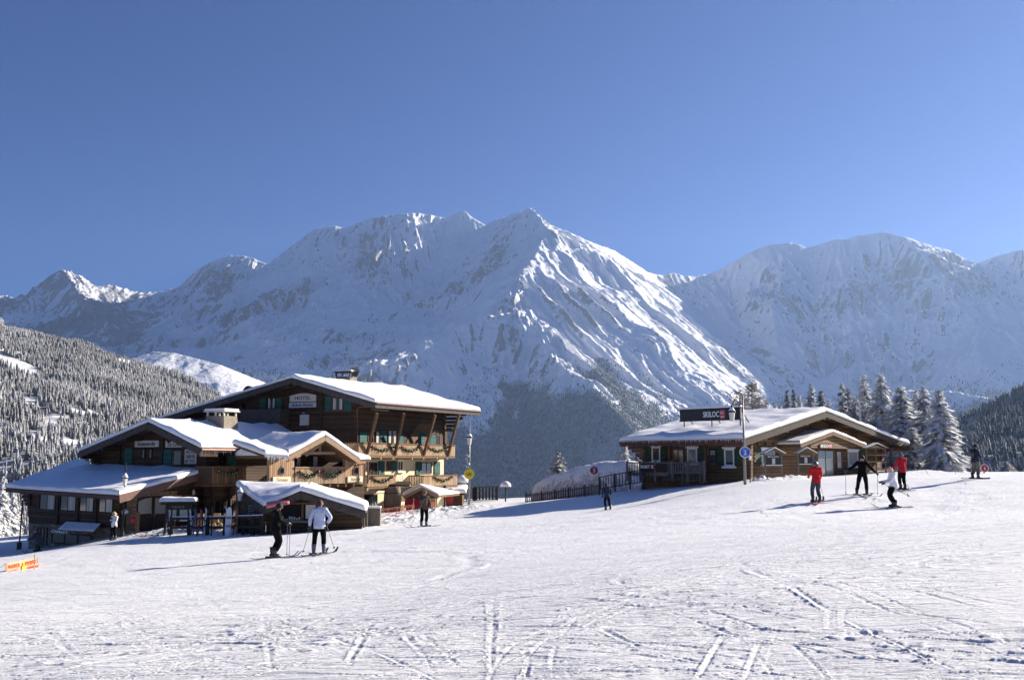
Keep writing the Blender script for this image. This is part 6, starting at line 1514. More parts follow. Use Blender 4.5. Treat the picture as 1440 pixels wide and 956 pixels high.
# skis lying on the snow with two poles stuck beside them
for i, (px, d_, rz, ci) in enumerate([(206, 60, 80, 2), (213, 60.4, 95, 2), (222, 59.8, 86, 0), (230, 60.3, 98, 2)]):
    t = ski_obj('ski', ['leftmost dark ski lying flat on the shaded snow', 'second dark ski from the left lying flat on the shaded snow', 'red ski lying flat on the shaded snow between dark ones', 'rightmost dark ski lying flat on the shaded snow'][i], M['skis'][ci], 'skis lying on the shaded snow'); t.location = onG(px, d_, .03); t.rotation_euler.z = R(rz)
for i, px in enumerate((219.5, 234)):
    b = onG(px, 59.8); t = thing('ski_pole', ['taller thin ski pole planted in the snow between the lying skis', 'shorter thin ski pole planted in the snow right of the lying skis'][i], 'ski pole', b, 'planted ski poles'); MB().tube([b - Vector((0, 0, .1)), Vector(b) + Vector((0, 0, 1.2 - .15 * i))], .012, 5).build('shaft', M['iron'], t); MB().tube([Vector(b) + Vector((0, 0, 1.05 - .15 * i)), Vector(b) + Vector((0, 0, 1.2 - .15 * i))], .02, 6).build('grip', M['black'], t)
# yellow box & lamp on the terrace wall
p = RC.at(252, 704, .1) if False else LR.at(250, 706, .2); t = thing('wall_lamp', 'orange and yellow box lamp on the wall above the menu stand', 'wall lamp', p); MB().box(p, .5, .25, .35).build('box', M['yellow'], t); MB().box(p + Vector((0, -.01, .32)), .42, .22, .28).build('shade', M['orange'], t)
p = RC.at(300, 689, .3) if False else LR.at(272, 692, .3); t = thing('wall_lamp', 'small white glass wall lamp above the terrace doors', 'wall lamp', p); MB().lathe(p, [(.06, -.18), (.13, .05), (.05, .2)], 8).build('globe', M['lampglass'], t, True); MB().beam(p + Vector((0, 0, .2)), p - LR.n * .3 + Vector((0, 0, .25)), .03).build('bracket', M['iron'], t)
# far terrace: dome, red board, mushroom heater
def dome(px, d_, r, label, h0=0):
    b = onG(px, d_); t = thing('parasol', label, 'parasol', b); b = Vector(b); MB().tube([b, b + Vector((0, 0, 1.5 + h0))], .07, 8).build('pole', M['iron'], t); m = MB(); m.lathe(b + Vector((0, 0, 1.3 + h0)), [(r, 0), (r * .97, r * .35), (r * .78, r * .7), (r * .45, r * .93), (.05, r)], 16); m.build('snow_cap', M['snow'], t, True)
dome(650, 97, .72, 'closed parasol under a big white snow dome above the terrace fence', .6)
dome(711, 95, .52, 'parasol under a round snow cap at the right end of the terrace fence', .1)
b = onG(614, 93); t = thing('terrace_hut', 'low snow covered hut with a red board beside the terrace fence', 'hut', b); b = Vector(b)
MB().frame(b + Vector((-2.2, 0, -.2)), (4.6, 0, 0), (0, 3, 0), (0, 0, 1.3)).build('wall', M['wood_mid'], t); rf = MB().frame(b + Vector((-2.5, -.3, 1.12)), (5.2, 0, 0), (0, 3.6, 0), (0, 0, .1)).build('roof', M['beam'], t); snow_sheet([b + Vector((-2.5, -.3, 1.22)), b + Vector((2.7, -.3, 1.22)), b + Vector((2.7, 3.3, 1.6)), b + Vector((-2.5, 3.3, 1.6))], rf, .3, seed=55); MB().frame(b + Vector((.2, -.1, .2)), (1.4, 0, 0), (0, .06, 0), (0, 0, .75)).build('board', M['red'], t)
b = onG(609, 80); t = thing('litter_bin', 'slim brown wooden bin at the right of the entrance porch', 'bin', b); MB().frame(Vector(b) + Vector((-.25, -.2, -.1)), (.5, 0, 0), (0, .4, 0), (0, 0, 1.0)).build('body', M['beam_light'], t); MB().frame(Vector(b) + Vector((-.2, -.215, .15)), (.4, 0, 0), (0, .012, 0), (0, 0, .5)).build('panel', M['orange'], t)
# safety net near the barrels
M['netred'] = newmat('faded_net_red', (.55, .16, .12), .8)
def net(a, b_, h, label):
    A, B = onG(*a), onG(*b_); t = thing('safety_net', label, 'safety net', A); m = MB(); n = 24
    for k in range(n + 1): p = A.lerp(B, k / n); m.tube([p, p + Vector((0, 0, h))], .006 if k % 6 else .02, 4)
    for z_ in (.1, .35, .6, h): m.tube([A + Vector((0, 0, z_)), B + Vector((0, 0, z_))], .008, 4)
    m.build('mesh', M['netred'], t)
net((534, 70), (583, 74), .7, 'low red safety net in front of the barrels and porch')
for i, (px, d_) in enumerate(((575, 77), (586, 77.5))):
    b = onG(px, d_); t = thing('deck_chair', ['red canvas deck chair in front of the porch, left one', 'red canvas deck chair in front of the porch, right one'][i], 'deck chair', b, 'red deck chairs'); b = Vector(b)
    MB().add([b + Vector((-.3, 0, .35)), b + Vector((.3, 0, .35)), b + Vector((.3, .8, 1.0)), b + Vector((-.3, .8, 1.0)), b + Vector((-.3, 0, .38)), b + Vector((.3, 0, .38)), b + Vector((.3, .8, 1.03)), b + Vector((-.3, .8, 1.03))], [(0, 3, 2, 1), (4, 5, 6, 7), (0, 1, 5, 4), (2, 3, 7, 6), (1, 2, 6, 5), (3, 0, 4, 7)]).build('canvas', M['red'], t)
    m = MB()
    for s_ in (-.32, .32): m.beam(b + Vector((s_, -.1, 0)), b + Vector((s_, .85, 1.05)), .05); m.beam(b + Vector((s_, .7, 0)), b + Vector((s_, 0, .45)), .05)
    m.build('frame', M['yellowwood'], t)

# snow-covered hedge (rounded bank) with twigs
def hedge():
    A, B = onG(738, 93), onG(905, 82); n1, n2 = 90, 26; L = (B - A).length; u = (B - A).normalized(); nn = Vector((u.y, -u.x, 0)).normalized()
    S, T = np.meshgrid(np.linspace(0, 1, n1), np.linspace(0, 1, n2))
    ang = T * np.pi
    h = np.interp(S, [0, .03, .12, .35, .6, .85, 1], [.3, 1.5, 2.0, 2.5, 2.75, 2.4, .9]) * 1.1; wd = np.interp(S, [0, .05, .2, 1], [.3, 1.1, 1.6, 1.6])
    cx = A.x + (B.x - A.x) * S - nn.x * -wd * np.cos(ang) + (-nn.x) * 1.2; cy = A.y + (B.y - A.y) * S + nn.y * wd * np.cos(ang) + (-nn.y) * 1.2
    zb = gz(A.x + (B.x - A.x) * S, A.y + (B.y - A.y) * S); rr = np.sin(ang) ** .55
    z = zb - .3 + (h + .3) * rr + .10 * fbm(cx * 1.4, cy * 1.4 + z_off(T), 4, 3) * np.sin(ang)
    disp = .16 * fbm(S * L * 1.5, T * 6, 4, 12)
    cy = cy - disp; 
    V = np.stack([cx, cy, z], -1).reshape(-1, 3)
    o = numpy_mesh('hedge', V, grid_faces(n2, n1), M['hedge'], True); tag(o, 'long rounded hedge buried in snow, left of the rental chalet railing', 'hedge')
    V2 = V - np.array(A); o.data.vertices.foreach_set('co', V2.astype(np.float32).ravel()); o.location = A; o.data.update()
def z_off(T): return T * 3
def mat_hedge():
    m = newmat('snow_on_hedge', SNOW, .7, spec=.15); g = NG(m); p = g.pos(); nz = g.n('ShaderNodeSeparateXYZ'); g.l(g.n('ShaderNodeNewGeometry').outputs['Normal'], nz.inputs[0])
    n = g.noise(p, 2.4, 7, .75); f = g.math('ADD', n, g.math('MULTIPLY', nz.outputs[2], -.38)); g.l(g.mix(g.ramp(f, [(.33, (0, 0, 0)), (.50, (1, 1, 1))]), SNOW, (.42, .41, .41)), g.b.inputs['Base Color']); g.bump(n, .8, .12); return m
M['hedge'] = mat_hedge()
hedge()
# ================================================================== TREES
def mat_conifer():
    m = newmat('frosted_needles', (.1, .12, .1), .8, spec=.15); g = NG(m); p = g.pos(); at = g.n('ShaderNodeAttribute', attribute_name='frost').outputs['Fac']
    f = g.math('ADD', at, g.math('MULTIPLY', g.math('SUBTRACT', g.noise(p, 3.5, 4, .7), .5), .7)); g.l(g.ramp(f, [(.05, (.035, .045, .032)), (.38, (.26, .27, .26)), (.72, (.78, .79, .80))]), g.b.inputs['Base Color']); return m
M['needles'] = mat_conifer(); M['bark'] = mat_mottle('grey_bark', (.06, .045, .035), (.16, .13, .11), 6, .9, .03)
M['frosttwig'] = mat_mottle('frosted_twigs', (.30, .27, .25), (.66, .63, .61), 2.5, .85)
def conifer_arrays(h, rad, seed, droop=.35, dens=1.0, frost=.5, base=.06):
    rng = np.random.default_rng(seed); V = []; F = []; A = []; nb = 0
    def quad(a, b, c, d, fa, fb):
        nonlocal nb
        V.extend([a, b, c, d]); A.extend([fa, fa, fb, fb]); F.append((nb, nb + 1, nb + 2, nb + 3)); nb += 4
    z = base * h
    while z < h * .985:
        u = z / h; L0 = rad * (1 - u) ** .82 * (1.0 if u > .15 else .75 + u * 1.7) + .12
        n = max(4, int((5 + 4 * (1 - u)) * dens))
        for k in range(n):
            th = rng.uniform(0, 2 * np.pi); L = L0 * rng.uniform(.55, 1.12); dr = droop * rng.uniform(.6, 1.4)
            d = np.array([np.cos(th), np.sin(th), 0.]); s = np.array([-np.sin(th), np.cos(th), 0.]); zz = z + rng.uniform(-.15, .15)
            ns = max(3, int(L / .38)); pts = []
            for j in range(ns + 1):
                t = j / ns; pts.append(np.array([0, 0, zz]) + d * L * t + np.array([0, 0, L * (.22 * t * (1 - u) * 0 + .10 * t - dr * t * t + .14 * dr * t ** 4)]))
            fr = frost + rng.normal(0, .13)
            for j in range(ns):
                a, b = pts[j], pts[j + 1]; t = (j + .5) / ns; w = (.10 + .26 * np.sin(np.pi * min(1, t * .85 + .12))) * min(1, .45 + L * .28)
                hang = (.14 + .20 * rng.random()) * min(1, .5 + L * .3)
                dn = np.array([0, 0, -hang])
                # snow ridge on top of the bough
                if rng.random() < .80: quad(a - s * w * .55 + [0, 0, .03], a + s * w * .55 + [0, 0, .03], b + s * w * .45 + [0, 0, .05], b - s * w * .45 + [0, 0, .05], fr + .42, fr + .5)
                for sg in (-1, 1):
                    e = rng.uniform(.7, 1.35); o1 = a + s * sg * w * e + d * .18 + dn * rng.uniform(.5, 1.2); o2 = b + s * sg * w * .9 * e + d * .26 + dn * rng.uniform(.4, 1.2)
                    quad(a, b, o2, o1, fr + .05, fr - .22 + rng.normal(0, .12))
                if rng.random() < .75:
                    q = dn * rng.uniform(.9, 1.9) ; quad(a, b, b + q + s * rng.uniform(-.12, .12), a + q * .8 + s * rng.uniform(-.12, .12), fr - .18, fr - .4)
        z += h * .021 * (1 + .5 * (1 - u)) / dens ** .4 * (rng.uniform(.8, 1.2))
    return np.array(V), np.array(F), np.array(A)
def trunk_mesh(h, r, mb=None):
    mb = mb or MB(); return mb.tube([(0, 0, -.4), (0, 0, h * .25), (0, 0, h * .6), (0, 0, h * .97)], [r * 1.25, r, r * .55, r * .08], 8)
TREECACHE = {}
def fir(px, d, top_py, radpx, label, variant, group='snowy firs behind the rental chalet', base_dz=0, rz=None):
    b = onG(px, d); b.z += base_dz; tp = U(px, top_py, d); H = tp.z - b.z; rad = radpx / 1400 * d * 1.62
    h0 = 12.0
    if variant not in TREECACHE:
        par = {0: (2.6, 3, .50, 1.1, .84), 1: (2.9, 7, .65, 1.15, .96), 2: (2.4, 11, .40, 1.1, .62), 3: (3.3, 19, .30, 1.0, .74), 4: (2.7, 23, .75, 1.2, .95)}[variant]
        V, F, A = conifer_arrays(h0, par[0], par[1], par[2], par[3], par[4]); o = numpy_mesh('crown', V, F, M['needles'], False, None, {'frost': A}); me = o.data; bpy.data.objects.remove(o)
        tm = trunk_mesh(h0, .22).build('trunk', M['bark'], None, True); tme = tm.data; bpy.data.objects.remove(tm); TREECACHE[variant] = (me, tme, par[0])
    me, tme, r0 = TREECACHE[variant]
    t = thing('fir_tree', label, 'fir tree', b, group); t.scale = (rad / r0, rad / r0, H / h0); t.rotation_euler.z = (px * 1.7 if rz is None else rz)
    for nm, mm in (('crown', me), ('trunk', tme)): c = bpy.data.objects.new(nm, mm); COL.objects.link(c); c.parent = t
    return t
TL = [ # px, depth, top, radius px, variant, label
 (1110,98,545,10,2,'dark narrow fir, left one of the close pair behind the chalet roof ridge'),(1119,101,544,9,2,'slim dark fir, right one of the close pair behind the chalet roof ridge'),
 (1127,104,553,12,0,'pale squat frosted fir just right of the dark pair above the roof'),
 (1144,100,537,16,0,'pointed grey fir whose tip stands directly left of the roof apex'),(1158,98,546,14,2,'shorter dark fir close to the left of the roof apex'),
 (1080,105,560,13,3,'rounded brownish fir left of the dark pair above the roof'),(1092,102,563,10,0,'small pale pointed fir above the middle of the roof snow'),
 (1189,104,537,18,3,'broad rounded dark pine just right of the roof apex'),(1196,110,542,14,2,'narrower pine half hidden at the right of the broad rounded pine'),
 (1220,108,526,19,0,'tall grey fir standing left of the pale mast'),(1243,104,524,26,1,'tallest frosted fir of the group, right of the mast'),
 (1271,100,541,30,1,'wide frosted fir above the right eave end'),(1291,106,546,22,4,'pale fir between two wide frosted firs right of the eave'),
 (1303,98,541,24,0,'tall darker fir, second from the right edge of the group'),(1325,88,546,29,4,'big drooping frosted fir at the far right of the group'),
 (1262,108,566,20,0,'lower frosted fir filling the gap behind the chalet eave'),(1232,110,560,22,3,'lower dark fir behind the mast foot'),(1284,92,600,22,1,'short white fir at the piste edge near the red jacket skier'),
 (1206,104,556,16,0,'pale fir filling the space between the dark pines and the mast'),(1253,102,572,20,4,'snow laden fir below and right of the tallest frosted fir'),(1312,95,590,20,1,'low white fir at the foot of the drooping fir'),(1136,102,560,12,1,'small white fir left of the pointed grey fir'),(1168,104,560,12,0,'small fir just left of the broad rounded pine'),(1100,104,568,11,4,'tiny white fir among those behind the roof snow')]
for i, (px, d, tp, rp_, v, lb) in enumerate(TL): fir(px, d, tp, rp_, lb, v)
fir(784, 105, 634, 19, 'lone snowy fir standing behind the left part of the hedge', 3, 'single snowy firs')
fir(879, 98, 620, 11, 'small white fir under the left roof corner of the rental chalet', 1, 'single snowy firs'); fir(896, 96, 622, 12, 'white fir close to the left log wall of the rental chalet', 1, 'single snowy firs')
fir(1414, 78, 648, 14, 'tiny frosted fir peeping over the crest at the right edge', 4, 'single snowy firs', base_dz=-.2)
fir(6, 98, 668, 14, 'frosted fir at the left edge below the wooded hill', 1, 'frosted firs at the left edge'); fir(22, 104, 688, 10, 'thin frosted fir, second from the left edge', 4, 'frosted firs at the left edge')
fir(-6, 92, 690, 12, 'low white fir cut by the left frame edge', 1, 'frosted firs at the left edge'); fir(31, 118, 706, 9, 'small dark frosted fir beside the thin black pole', 0, 'frosted firs at the left edge')
# leafless frosted larches behind the roof sign
def larch(px, d, top, radpx, seed, label):
    b = onG(px, d); H = U(px, top, d).z - b.z; rad = radpx / 1400 * d * 2.0; rng = random.Random(seed)
    t = thing('larch_tree', label, 'larch', b, 'bare frosted larches behind the roof sign')
    MB().tube([b - Vector((0, 0, .3)), b + Vector((0, 0, H * .5)), b + Vector((0, 0, H))], [.2, .12, .02], 6).build('trunk', M['bark'], t)
    V = []; F = []; n = 0
    def twig(p, dr, L, w, dep):
        nonlocal n
        q = p + dr * L; s = dr.cross(Vector((rng.gauss(0, 1), rng.gauss(0, 1), rng.gauss(0, 1)))).normalized() * w
        V.extend([p - s, p + s, q + s * .4, q - s * .4]); F.append((n, n + 1, n + 2, n + 3)); n += 4
        if dep > 0:
            for k in range(5):
                u = rng.uniform(.25, 1); dd = (dr + Vector((rng.gauss(0, .55), rng.gauss(0, .55), rng.gauss(.1, .45)))).normalized(); twig(p.lerp(q, u), dd, L * rng.uniform(.3, .5), w * .6, dep - 1)
    for k in range(260):
        z = rng.uniform(.2, .98); th = rng.uniform(0, 6.28); L = rad * (1.05 - z) ** .6 * rng.uniform(.6, 1.1); twig(b + Vector((0, 0, H * z)), Vector((math.cos(th), math.sin(th), rng.uniform(.05, .5))).normalized(), L, .055, 2)
    o = numpy_mesh('crown', np.array([tuple(v - b) for v in V]), np.array(F), M['frosttwig'], False); o.parent = t
larch(1043, 100, 547, 14, 1, 'bare frosted larch directly behind the curled lamp bracket'); larch(1060, 103, 538, 16, 2, 'tallest bare frosted larch right of the curled lamp bracket'); larch(1070, 98, 556, 15, 3, 'lower bare frosted larch touching the brownish fir')

# ================================================================== PEOPLE
M['skin'] = newmat('skin', (.52, .30, .21), .6)
def cloth(name, c, r=.85):
    m = newmat(name, c, r, spec=.08); g = NG(m); p = g.pos(); n = g.noise(p, 9, 4, .6); g.l(g.mix(n, tuple(x * .75 for x in c), tuple(min(1, x * 1.2) for x in c)), g.b.inputs['Base Color']); g.bump(n, .7, .05); return m
MC = {k: cloth(k + '_fabric', c) for k, c in dict(black=(.006, .006, .007), charcoal=(.045, .045, .05), red=(.52, .025, .03), darkred=(.42, .02, .035), iceblue=(.50, .56, .74), white=(.74, .74, .78), brown=(.10, .065, .045), navy=(.025, .035, .07), khaki=(.17, .145, .11), greyg=(.07, .075, .085), slate=(.09, .10, .115)).items()}
M['boot'] = newmat('ski_boot_plastic', (.03, .03, .035), .3); M['bootw'] = newmat('pale_ski_boot', (.13, .14, .19), .35); M['lens'] = newmat('goggle_lens', (.02, .02, .03), .08)
HAIR = {'brown': newmat('brown_hair', (.10, .05, .025), .7), 'blond': newmat('blond_hair', (.50, .34, .17), .7), 'dark': newmat('dark_hair', (.02, .015, .012), .6), 'auburn': newmat('auburn_hair', (.085, .033, .018), .7)}
def person(label, px, d, H, rz, pose, jacket, trousers, hat=None, hatm=None, hair='dark', boot=None, poles=True, skis=True, skim=0, glove=None, backpack=False, desc='', board=False, skigap=.22, longhair=False, sk_rz=0, pole_tips=None):
    """pose: dict of joint positions in metres for a 1.75 m figure that faces +Y (x is its right-hand side)"""
    s = H / 1.75; J = dict(pel=(0, 0, .95), chest=(0, .02, 1.28), neck=(0, .02, 1.47), head=(0, .05, 1.62),
             sr=(.19, 0, 1.42), er=(.27, .0, 1.14), wr=(.28, .16, .93), sl=(-.19, 0, 1.42), el=(-.27, 0, 1.14), wl=(-.28, .16, .93),
             hr=(.10, 0, .92), kr=(.12, .07, .52), ar=(.13, 0, .12), hl=(-.10, 0, .92), kl=(-.12, .07, .52), al=(-.13, 0, .12))
    J.update(pose); J = {k: Vector(v) for k, v in J.items() if k != 'look'}
    # skeleton
    nodes = []; rad = []; edges = []; lab = []
    def add(p, r, par=None, l='j'):
        nodes.append(p * s); rad.append(r * s); i = len(nodes) - 1; lab.append(l)
        if par is not None: edges.append((par, i))
        return i
    bulk = .155 if jacket != 'none' else .13
    pel = add(J['pel'], .145); waist = add(J['pel'].lerp(J['chest'], .5), .145, pel); ch = add(J['chest'], .165, waist); up = add(J['chest'].lerp(J['neck'], .65), .14, ch); nk = add(J['neck'], .062, up, 's'); hb_ = add(J['neck'].lerp(J['head'], .55), .075, nk, 's'); hd = add(J['head'], .098, hb_, 's'); ht = add(J['head'] + (J['head'] - J['neck']).normalized() * .075, .078, hd, 's')
    for q in 'rl':
        sh = add(J['s' + q], .085, up); m1 = add(J['s' + q].lerp(J['e' + q], .5), .072, sh); el = add(J['e' + q], .064, m1); m2 = add(J['e' + q].lerp(J['w' + q], .5), .056, el); wr = add(J['w' + q], .040, m2)
        hp = add(J['h' + q], .115, pel); m3 = add(J['h' + q].lerp(J['k' + q], .5), .100, hp, 't'); kn = add(J['k' + q], .078, m3, 't'); m4 = add(J['k' + q].lerp(J['a' + q], .45), .078, kn, 't'); an = add(J['a' + q] + Vector((0, 0, .08)), .068, m4, 't')
    me = bpy.data.meshes.new('body'); me.from_pydata([tuple(n) for n in nodes], edges, []); o = bpy.data.objects.new('body', me); COL.objects.link(o)
    o.modifiers.new('skin', 'SKIN'); sv = me.skin_vertices[0].data
    for i, r_ in enumerate(rad): r_ *= 1.13 if lab[i] != 's' else 1; sv[i].radius = (r_ * (1.08 if i in (pel, waist, ch, up) else 1), r_ * (.86 if i in (pel, waist, ch, up) else 1))
    sv[0].use_root = True; sd = o.modifiers.new('sub', 'SUBSURF'); sd.levels = 2; sd.render_levels = 2
    dg = bpy.context.evaluated_depsgraph_get(); nm = bpy.data.meshes.new_from_object(o.evaluated_get(dg)); bpy.data.objects.remove(o); bpy.data.meshes.remove(me)
    nm.materials.clear(); mats = [MC[jacket], MC[trousers], M['skin']]
    for mm in mats: nm.materials.append(mm)
    neckz = J['neck']; hemz = None
    pe = J['pel'] * s
    for p in nm.polygons:
        c = p.center; p.use_smooth = True
        dh = (c - J['head'] * s).length
        if dh < .155 * s and (c - J['neck'] * s).length > .05 * s and c.z > J['neck'].z * s - .02: p.material_index = 2
        else:
            dmin = min(((c - J['h' + q] * s).length for q in 'rl'))
            darm = min((c - J[k] * s).length for k in ('er', 'wr', 'el', 'wl'))
            below = c.z < (J['pel'].z - .06) * s
            legd = min((c - (J['h' + q].lerp(J['k' + q], f) * s)).length for q in 'rl' for f in (.15, .4, .7, 1)); legd = min(legd, min((c - (J['k' + q].lerp(J['a' + q], f) * s)).length for q in 'rl' for f in (.3, .6, 1)))
            p.material_index = 1 if (below and legd < darm + .03 * s) else 0
    base = onG(px, d)
    t = bpy.data.objects.new('person', nm); nm.name = 'person_body'; COL.objects.link(t); t.location = base + Vector((0, 0, .05 if skis or board else 0)); t.rotation_euler.z = rz; tag(t, label, 'person')
    # jacket skirt hem
    m = MB(); c = J['pel'] * s; c0 = Vector((c.x, c.y, c.z)); rg = [(.155, .12), (.175, -.02), (.185, -.13), (.17, -.14)]
    vs = []; fs = []; n = 14
    for (r_, z_) in rg:
        for k in range(n): th = 2 * math.pi * k / n; vs.append(c0 + Vector((r_ * s * 1.08 * math.cos(th), r_ * s * .86 * math.sin(th), z_ * s)))
    for i in range(3):
        for k in range(n): fs.append((i * n + k, i * n + (k + 1) % n, (i + 1) * n + (k + 1) % n, (i + 1) * n + k))
    m.add(vs, fs); m.build('jacket_hem', MC[jacket], t, True, True)
    m = MB(); m.tube([(J['neck'] - Vector((0, 0, .05))) * s, (J['neck'] + Vector((0, .01, .055))) * s], [.092 * s, .078 * s], 10, False); m.build('collar', MC[jacket], t, True, True)
    hc = J['head'] * s; up_ = (J['head'] - J['neck']).normalized(); fw = Vector((0, 1, 0)); fw = (fw - up_ * fw.dot(up_)).normalized(); hx = pose.get('look', 0); fw = Matrix.Rotation(hx if isinstance(hx, (int, float)) else 0, 3, 'Z') @ fw; sd_ = fw.cross(up_)
    # face: nose, eyes, mouth, ears
    m = MB(); m.tube([hc + fw * .085 * s + up_ * .02 * s, hc + fw * .122 * s - up_ * .018 * s], [.010 * s, .017 * s], 6)
    for sg in (-1, 1): m.ball(hc + sd_ * sg * .094 * s, .018 * s, .018 * s, .03 * s, 6, 4)
    m.build('nose_and_ears', M['skin'], t, True, True)
    m = MB()
    if hat == 'goggles' or hat == 'helmet_goggles':
        m.tube([hc + fw * .096 * s * math.cos(a_) + sd_ * .094 * s * math.sin(a_) + up_ * .035 * s for a_ in (-1.2, -.6, 0, .6, 1.2)], .028 * s, 6); m.build('goggles', M['lens'], t, True, True)
    else:
        for sg in (-1, 1): m.ball(hc + fw * .086 * s + sd_ * sg * .034 * s + up_ * .022 * s, .016 * s, .012 * s, .012 * s, 6, 4)
        m.build('sunglasses', M['lens'], t, True, True)
    m = MB(); m.tube([hc + fw * .094 * s - up_ * .048 * s + sd_ * k * s for k in (-.022, 0, .022)], .006 * s, 5); m.build('mouth', M['red'], t, True, True)
    def cap(rs, cut, mat, nm_, back=0):
        vs = []; fs = []; nu, nv = 14, 7
        for j in range(nv + 1):
            ph = cut * j / nv
            for i in range(nu):
                th = 2 * math.pi * i / nu; v = up_ * math.cos(ph) + (sd_ * math.cos(th) + fw * math.sin(th)) * math.sin(ph)
                dip = -.03 * back * (1 - math.sin(th)) * (j / nv); vs.append(hc + v * rs * s + up_ * (.018 + dip) * s)
        for j in range(nv):
            for i in range(nu): a = j * nu + i; b_ = j * nu + (i + 1) % nu; fs.append((a, a + nu, b_ + nu, b_))
        mm = MB(); mm.add(vs, fs); mm.build(nm_, mat, t, True, True)
    if hat in ('helmet', 'helmet_goggles'): cap(.132, 1.75, hatm, 'helmet', 1)
    elif hat in ('beanie', 'goggles'): cap(.118, 1.5, hatm, 'beanie', .6); 
    elif hat == 'band':
        cap(.116, 1.9, HAIR[hair], 'hair', 1.4); mm = MB(); mm.tube([hc + (sd_ * math.cos(a_) + fw * math.sin(a_)) * .116 * s + up_ * .05 * s for a_ in [k * math.pi / 8 for k in range(17)]], .022 * s, 6); mm.build('headband', hatm, t, True, True)
    else: cap(.120, 1.75, HAIR[hair], 'hair', 1.3)
    if hat in ('beanie', 'goggles'): cap(.112, 1.95, HAIR[hair], 'hair', 1.2)
    if longhair: mm = MB(); mm.tube([hc - fw * .07 * s, hc - fw * .11 * s - up_ * .10 * s, hc - fw * .10 * s - up_ * .20 * s], [.085 * s, .075 * s, .03 * s], 8); mm.build('long_hair', HAIR[hair], t, True, True)
    gl = M['boot'] if glove is None else MC[glove]
    for q in 'rl':
        w_ = J['w' + q] * s; dv = (J['w' + q] - J['e' + q]).normalized(); sidev = dv.cross(Vector((0, 1, .2))).normalized(); nv_ = dv.cross(sidev)
        m = MB(); m.tube([w_ - dv * .03 * s, w_ + dv * .02 * s, w_ + dv * .085 * s], [.045 * s, .040 * s, .042 * s], 8)
        for k in range(4):
            o_ = w_ + dv * .085 * s + sidev * (k - 1.5) * .022 * s; L = (.045, .055, .05, .038)[k] * s; m.tube([o_ - dv * .01 * s, o_ + dv * L * .8 + nv_ * .012 * s, o_ + dv * L * .75 + nv_ * .045 * s, o_ + dv * L * .1 + nv_ * .055 * s], [.013 * s, .0125 * s, .012 * s, .010 * s], 5)
        o_ = w_ + dv * .02 * s - sidev * .04 * s; m.tube([o_, o_ - sidev * .02 * s + dv * .03 * s + nv_ * .02 * s, o_ + dv * .05 * s + nv_ * .05 * s], [.015 * s, .013 * s, .011 * s], 5)
        m.build('glove', gl, t, True, True)
        a_ = J['a' + q] * s; m = MB(); fy = Vector((0, 1, 0))
        m.tube([a_ + Vector((0, -.02 * s, .20 * s)), a_ + Vector((0, -.01 * s, .06 * s)), a_ + Vector((0, 0, -.04 * s))], [.078 * s, .072 * s, .065 * s], 8)
        m.tube([a_ + Vector((0, -.09 * s, -.07 * s)), a_ + Vector((0, .06 * s, -.06 * s)), a_ + Vector((0, .18 * s, -.075 * s))], [.055 * s, .06 * s, .042 * s], 8); m.build('boot', boot or M['boot'], t, True, True)
    Rz = Matrix.Rotation(rz, 3, 'Z')
    if backpack:
        m = MB(); c = J['chest'] * s + Vector((0, -.20 * s, .0)); m.ball(c, .15 * s, .12 * s, .24 * s, 12, 9); b_ = m.build('backpack', M['boot'], None, True, True); b_.location = t.location; b_.rotation_euler.z = rz; tag(b_, f'black backpack worn by {desc}', 'backpack')
    def gzl(p): return G(p.x, p.y)
    if skis and not board:
        for q, nm_ in (('r', 'right'), ('l', 'left')):
            a_ = Rz @ (J['a' + q] * s); c = base + Vector((a_.x, a_.y, 0)); yaw = rz + sk_rz
            sk = ski_obj('ski', f'{nm_} ski under {desc}', M['skis'][skim], 'skis worn by skiers', L=1.62 * min(1, s + .02)); f_ = Matrix.Rotation(yaw, 3, 'Z') @ Vector((0, 1, 0)); r_ = Matrix.Rotation(yaw, 3, 'Z') @ Vector((1, 0, 0))
            gx = (gzl(c + f_ * .7) - gzl(c - f_ * .7)) / 1.4; gr_ = (gzl(c + r_ * .2) - gzl(c - r_ * .2)) / .4
            sk.location = Vector((c.x, c.y, gzl(c) + .015)); sk.rotation_euler = (math.atan(gx), 0, yaw)
            # stand the boot on the ski
    if board:
        yaw = rz + math.pi / 2 * 0; m = MB(); n = 20; P_ = []
        for k in range(28): th = 2 * math.pi * k / 28; P_.append(Vector((.14 * math.copysign(abs(math.cos(th)) ** .5, math.cos(th)) * (1 + .05 * math.sin(th) ** 2), .74 * math.sin(th), .02 + .06 * max(0, abs(math.sin(th)) - .9) * 10)))
        m.prism(P_, (0, 0, .02)); b_ = thing('snowboard', f'dark snowboard under {desc}', 'snowboard', base + Vector((0, 0, .01))); m.build('deck', M['boot'], b_, local=True); m = MB(); m.box((0, .25, .07), .22, .14, .06); m.box((0, -.25, .07), .22, .14, .06); m.build('binding', M['iron'], b_, local=True); b_.rotation_euler.z = yaw + board
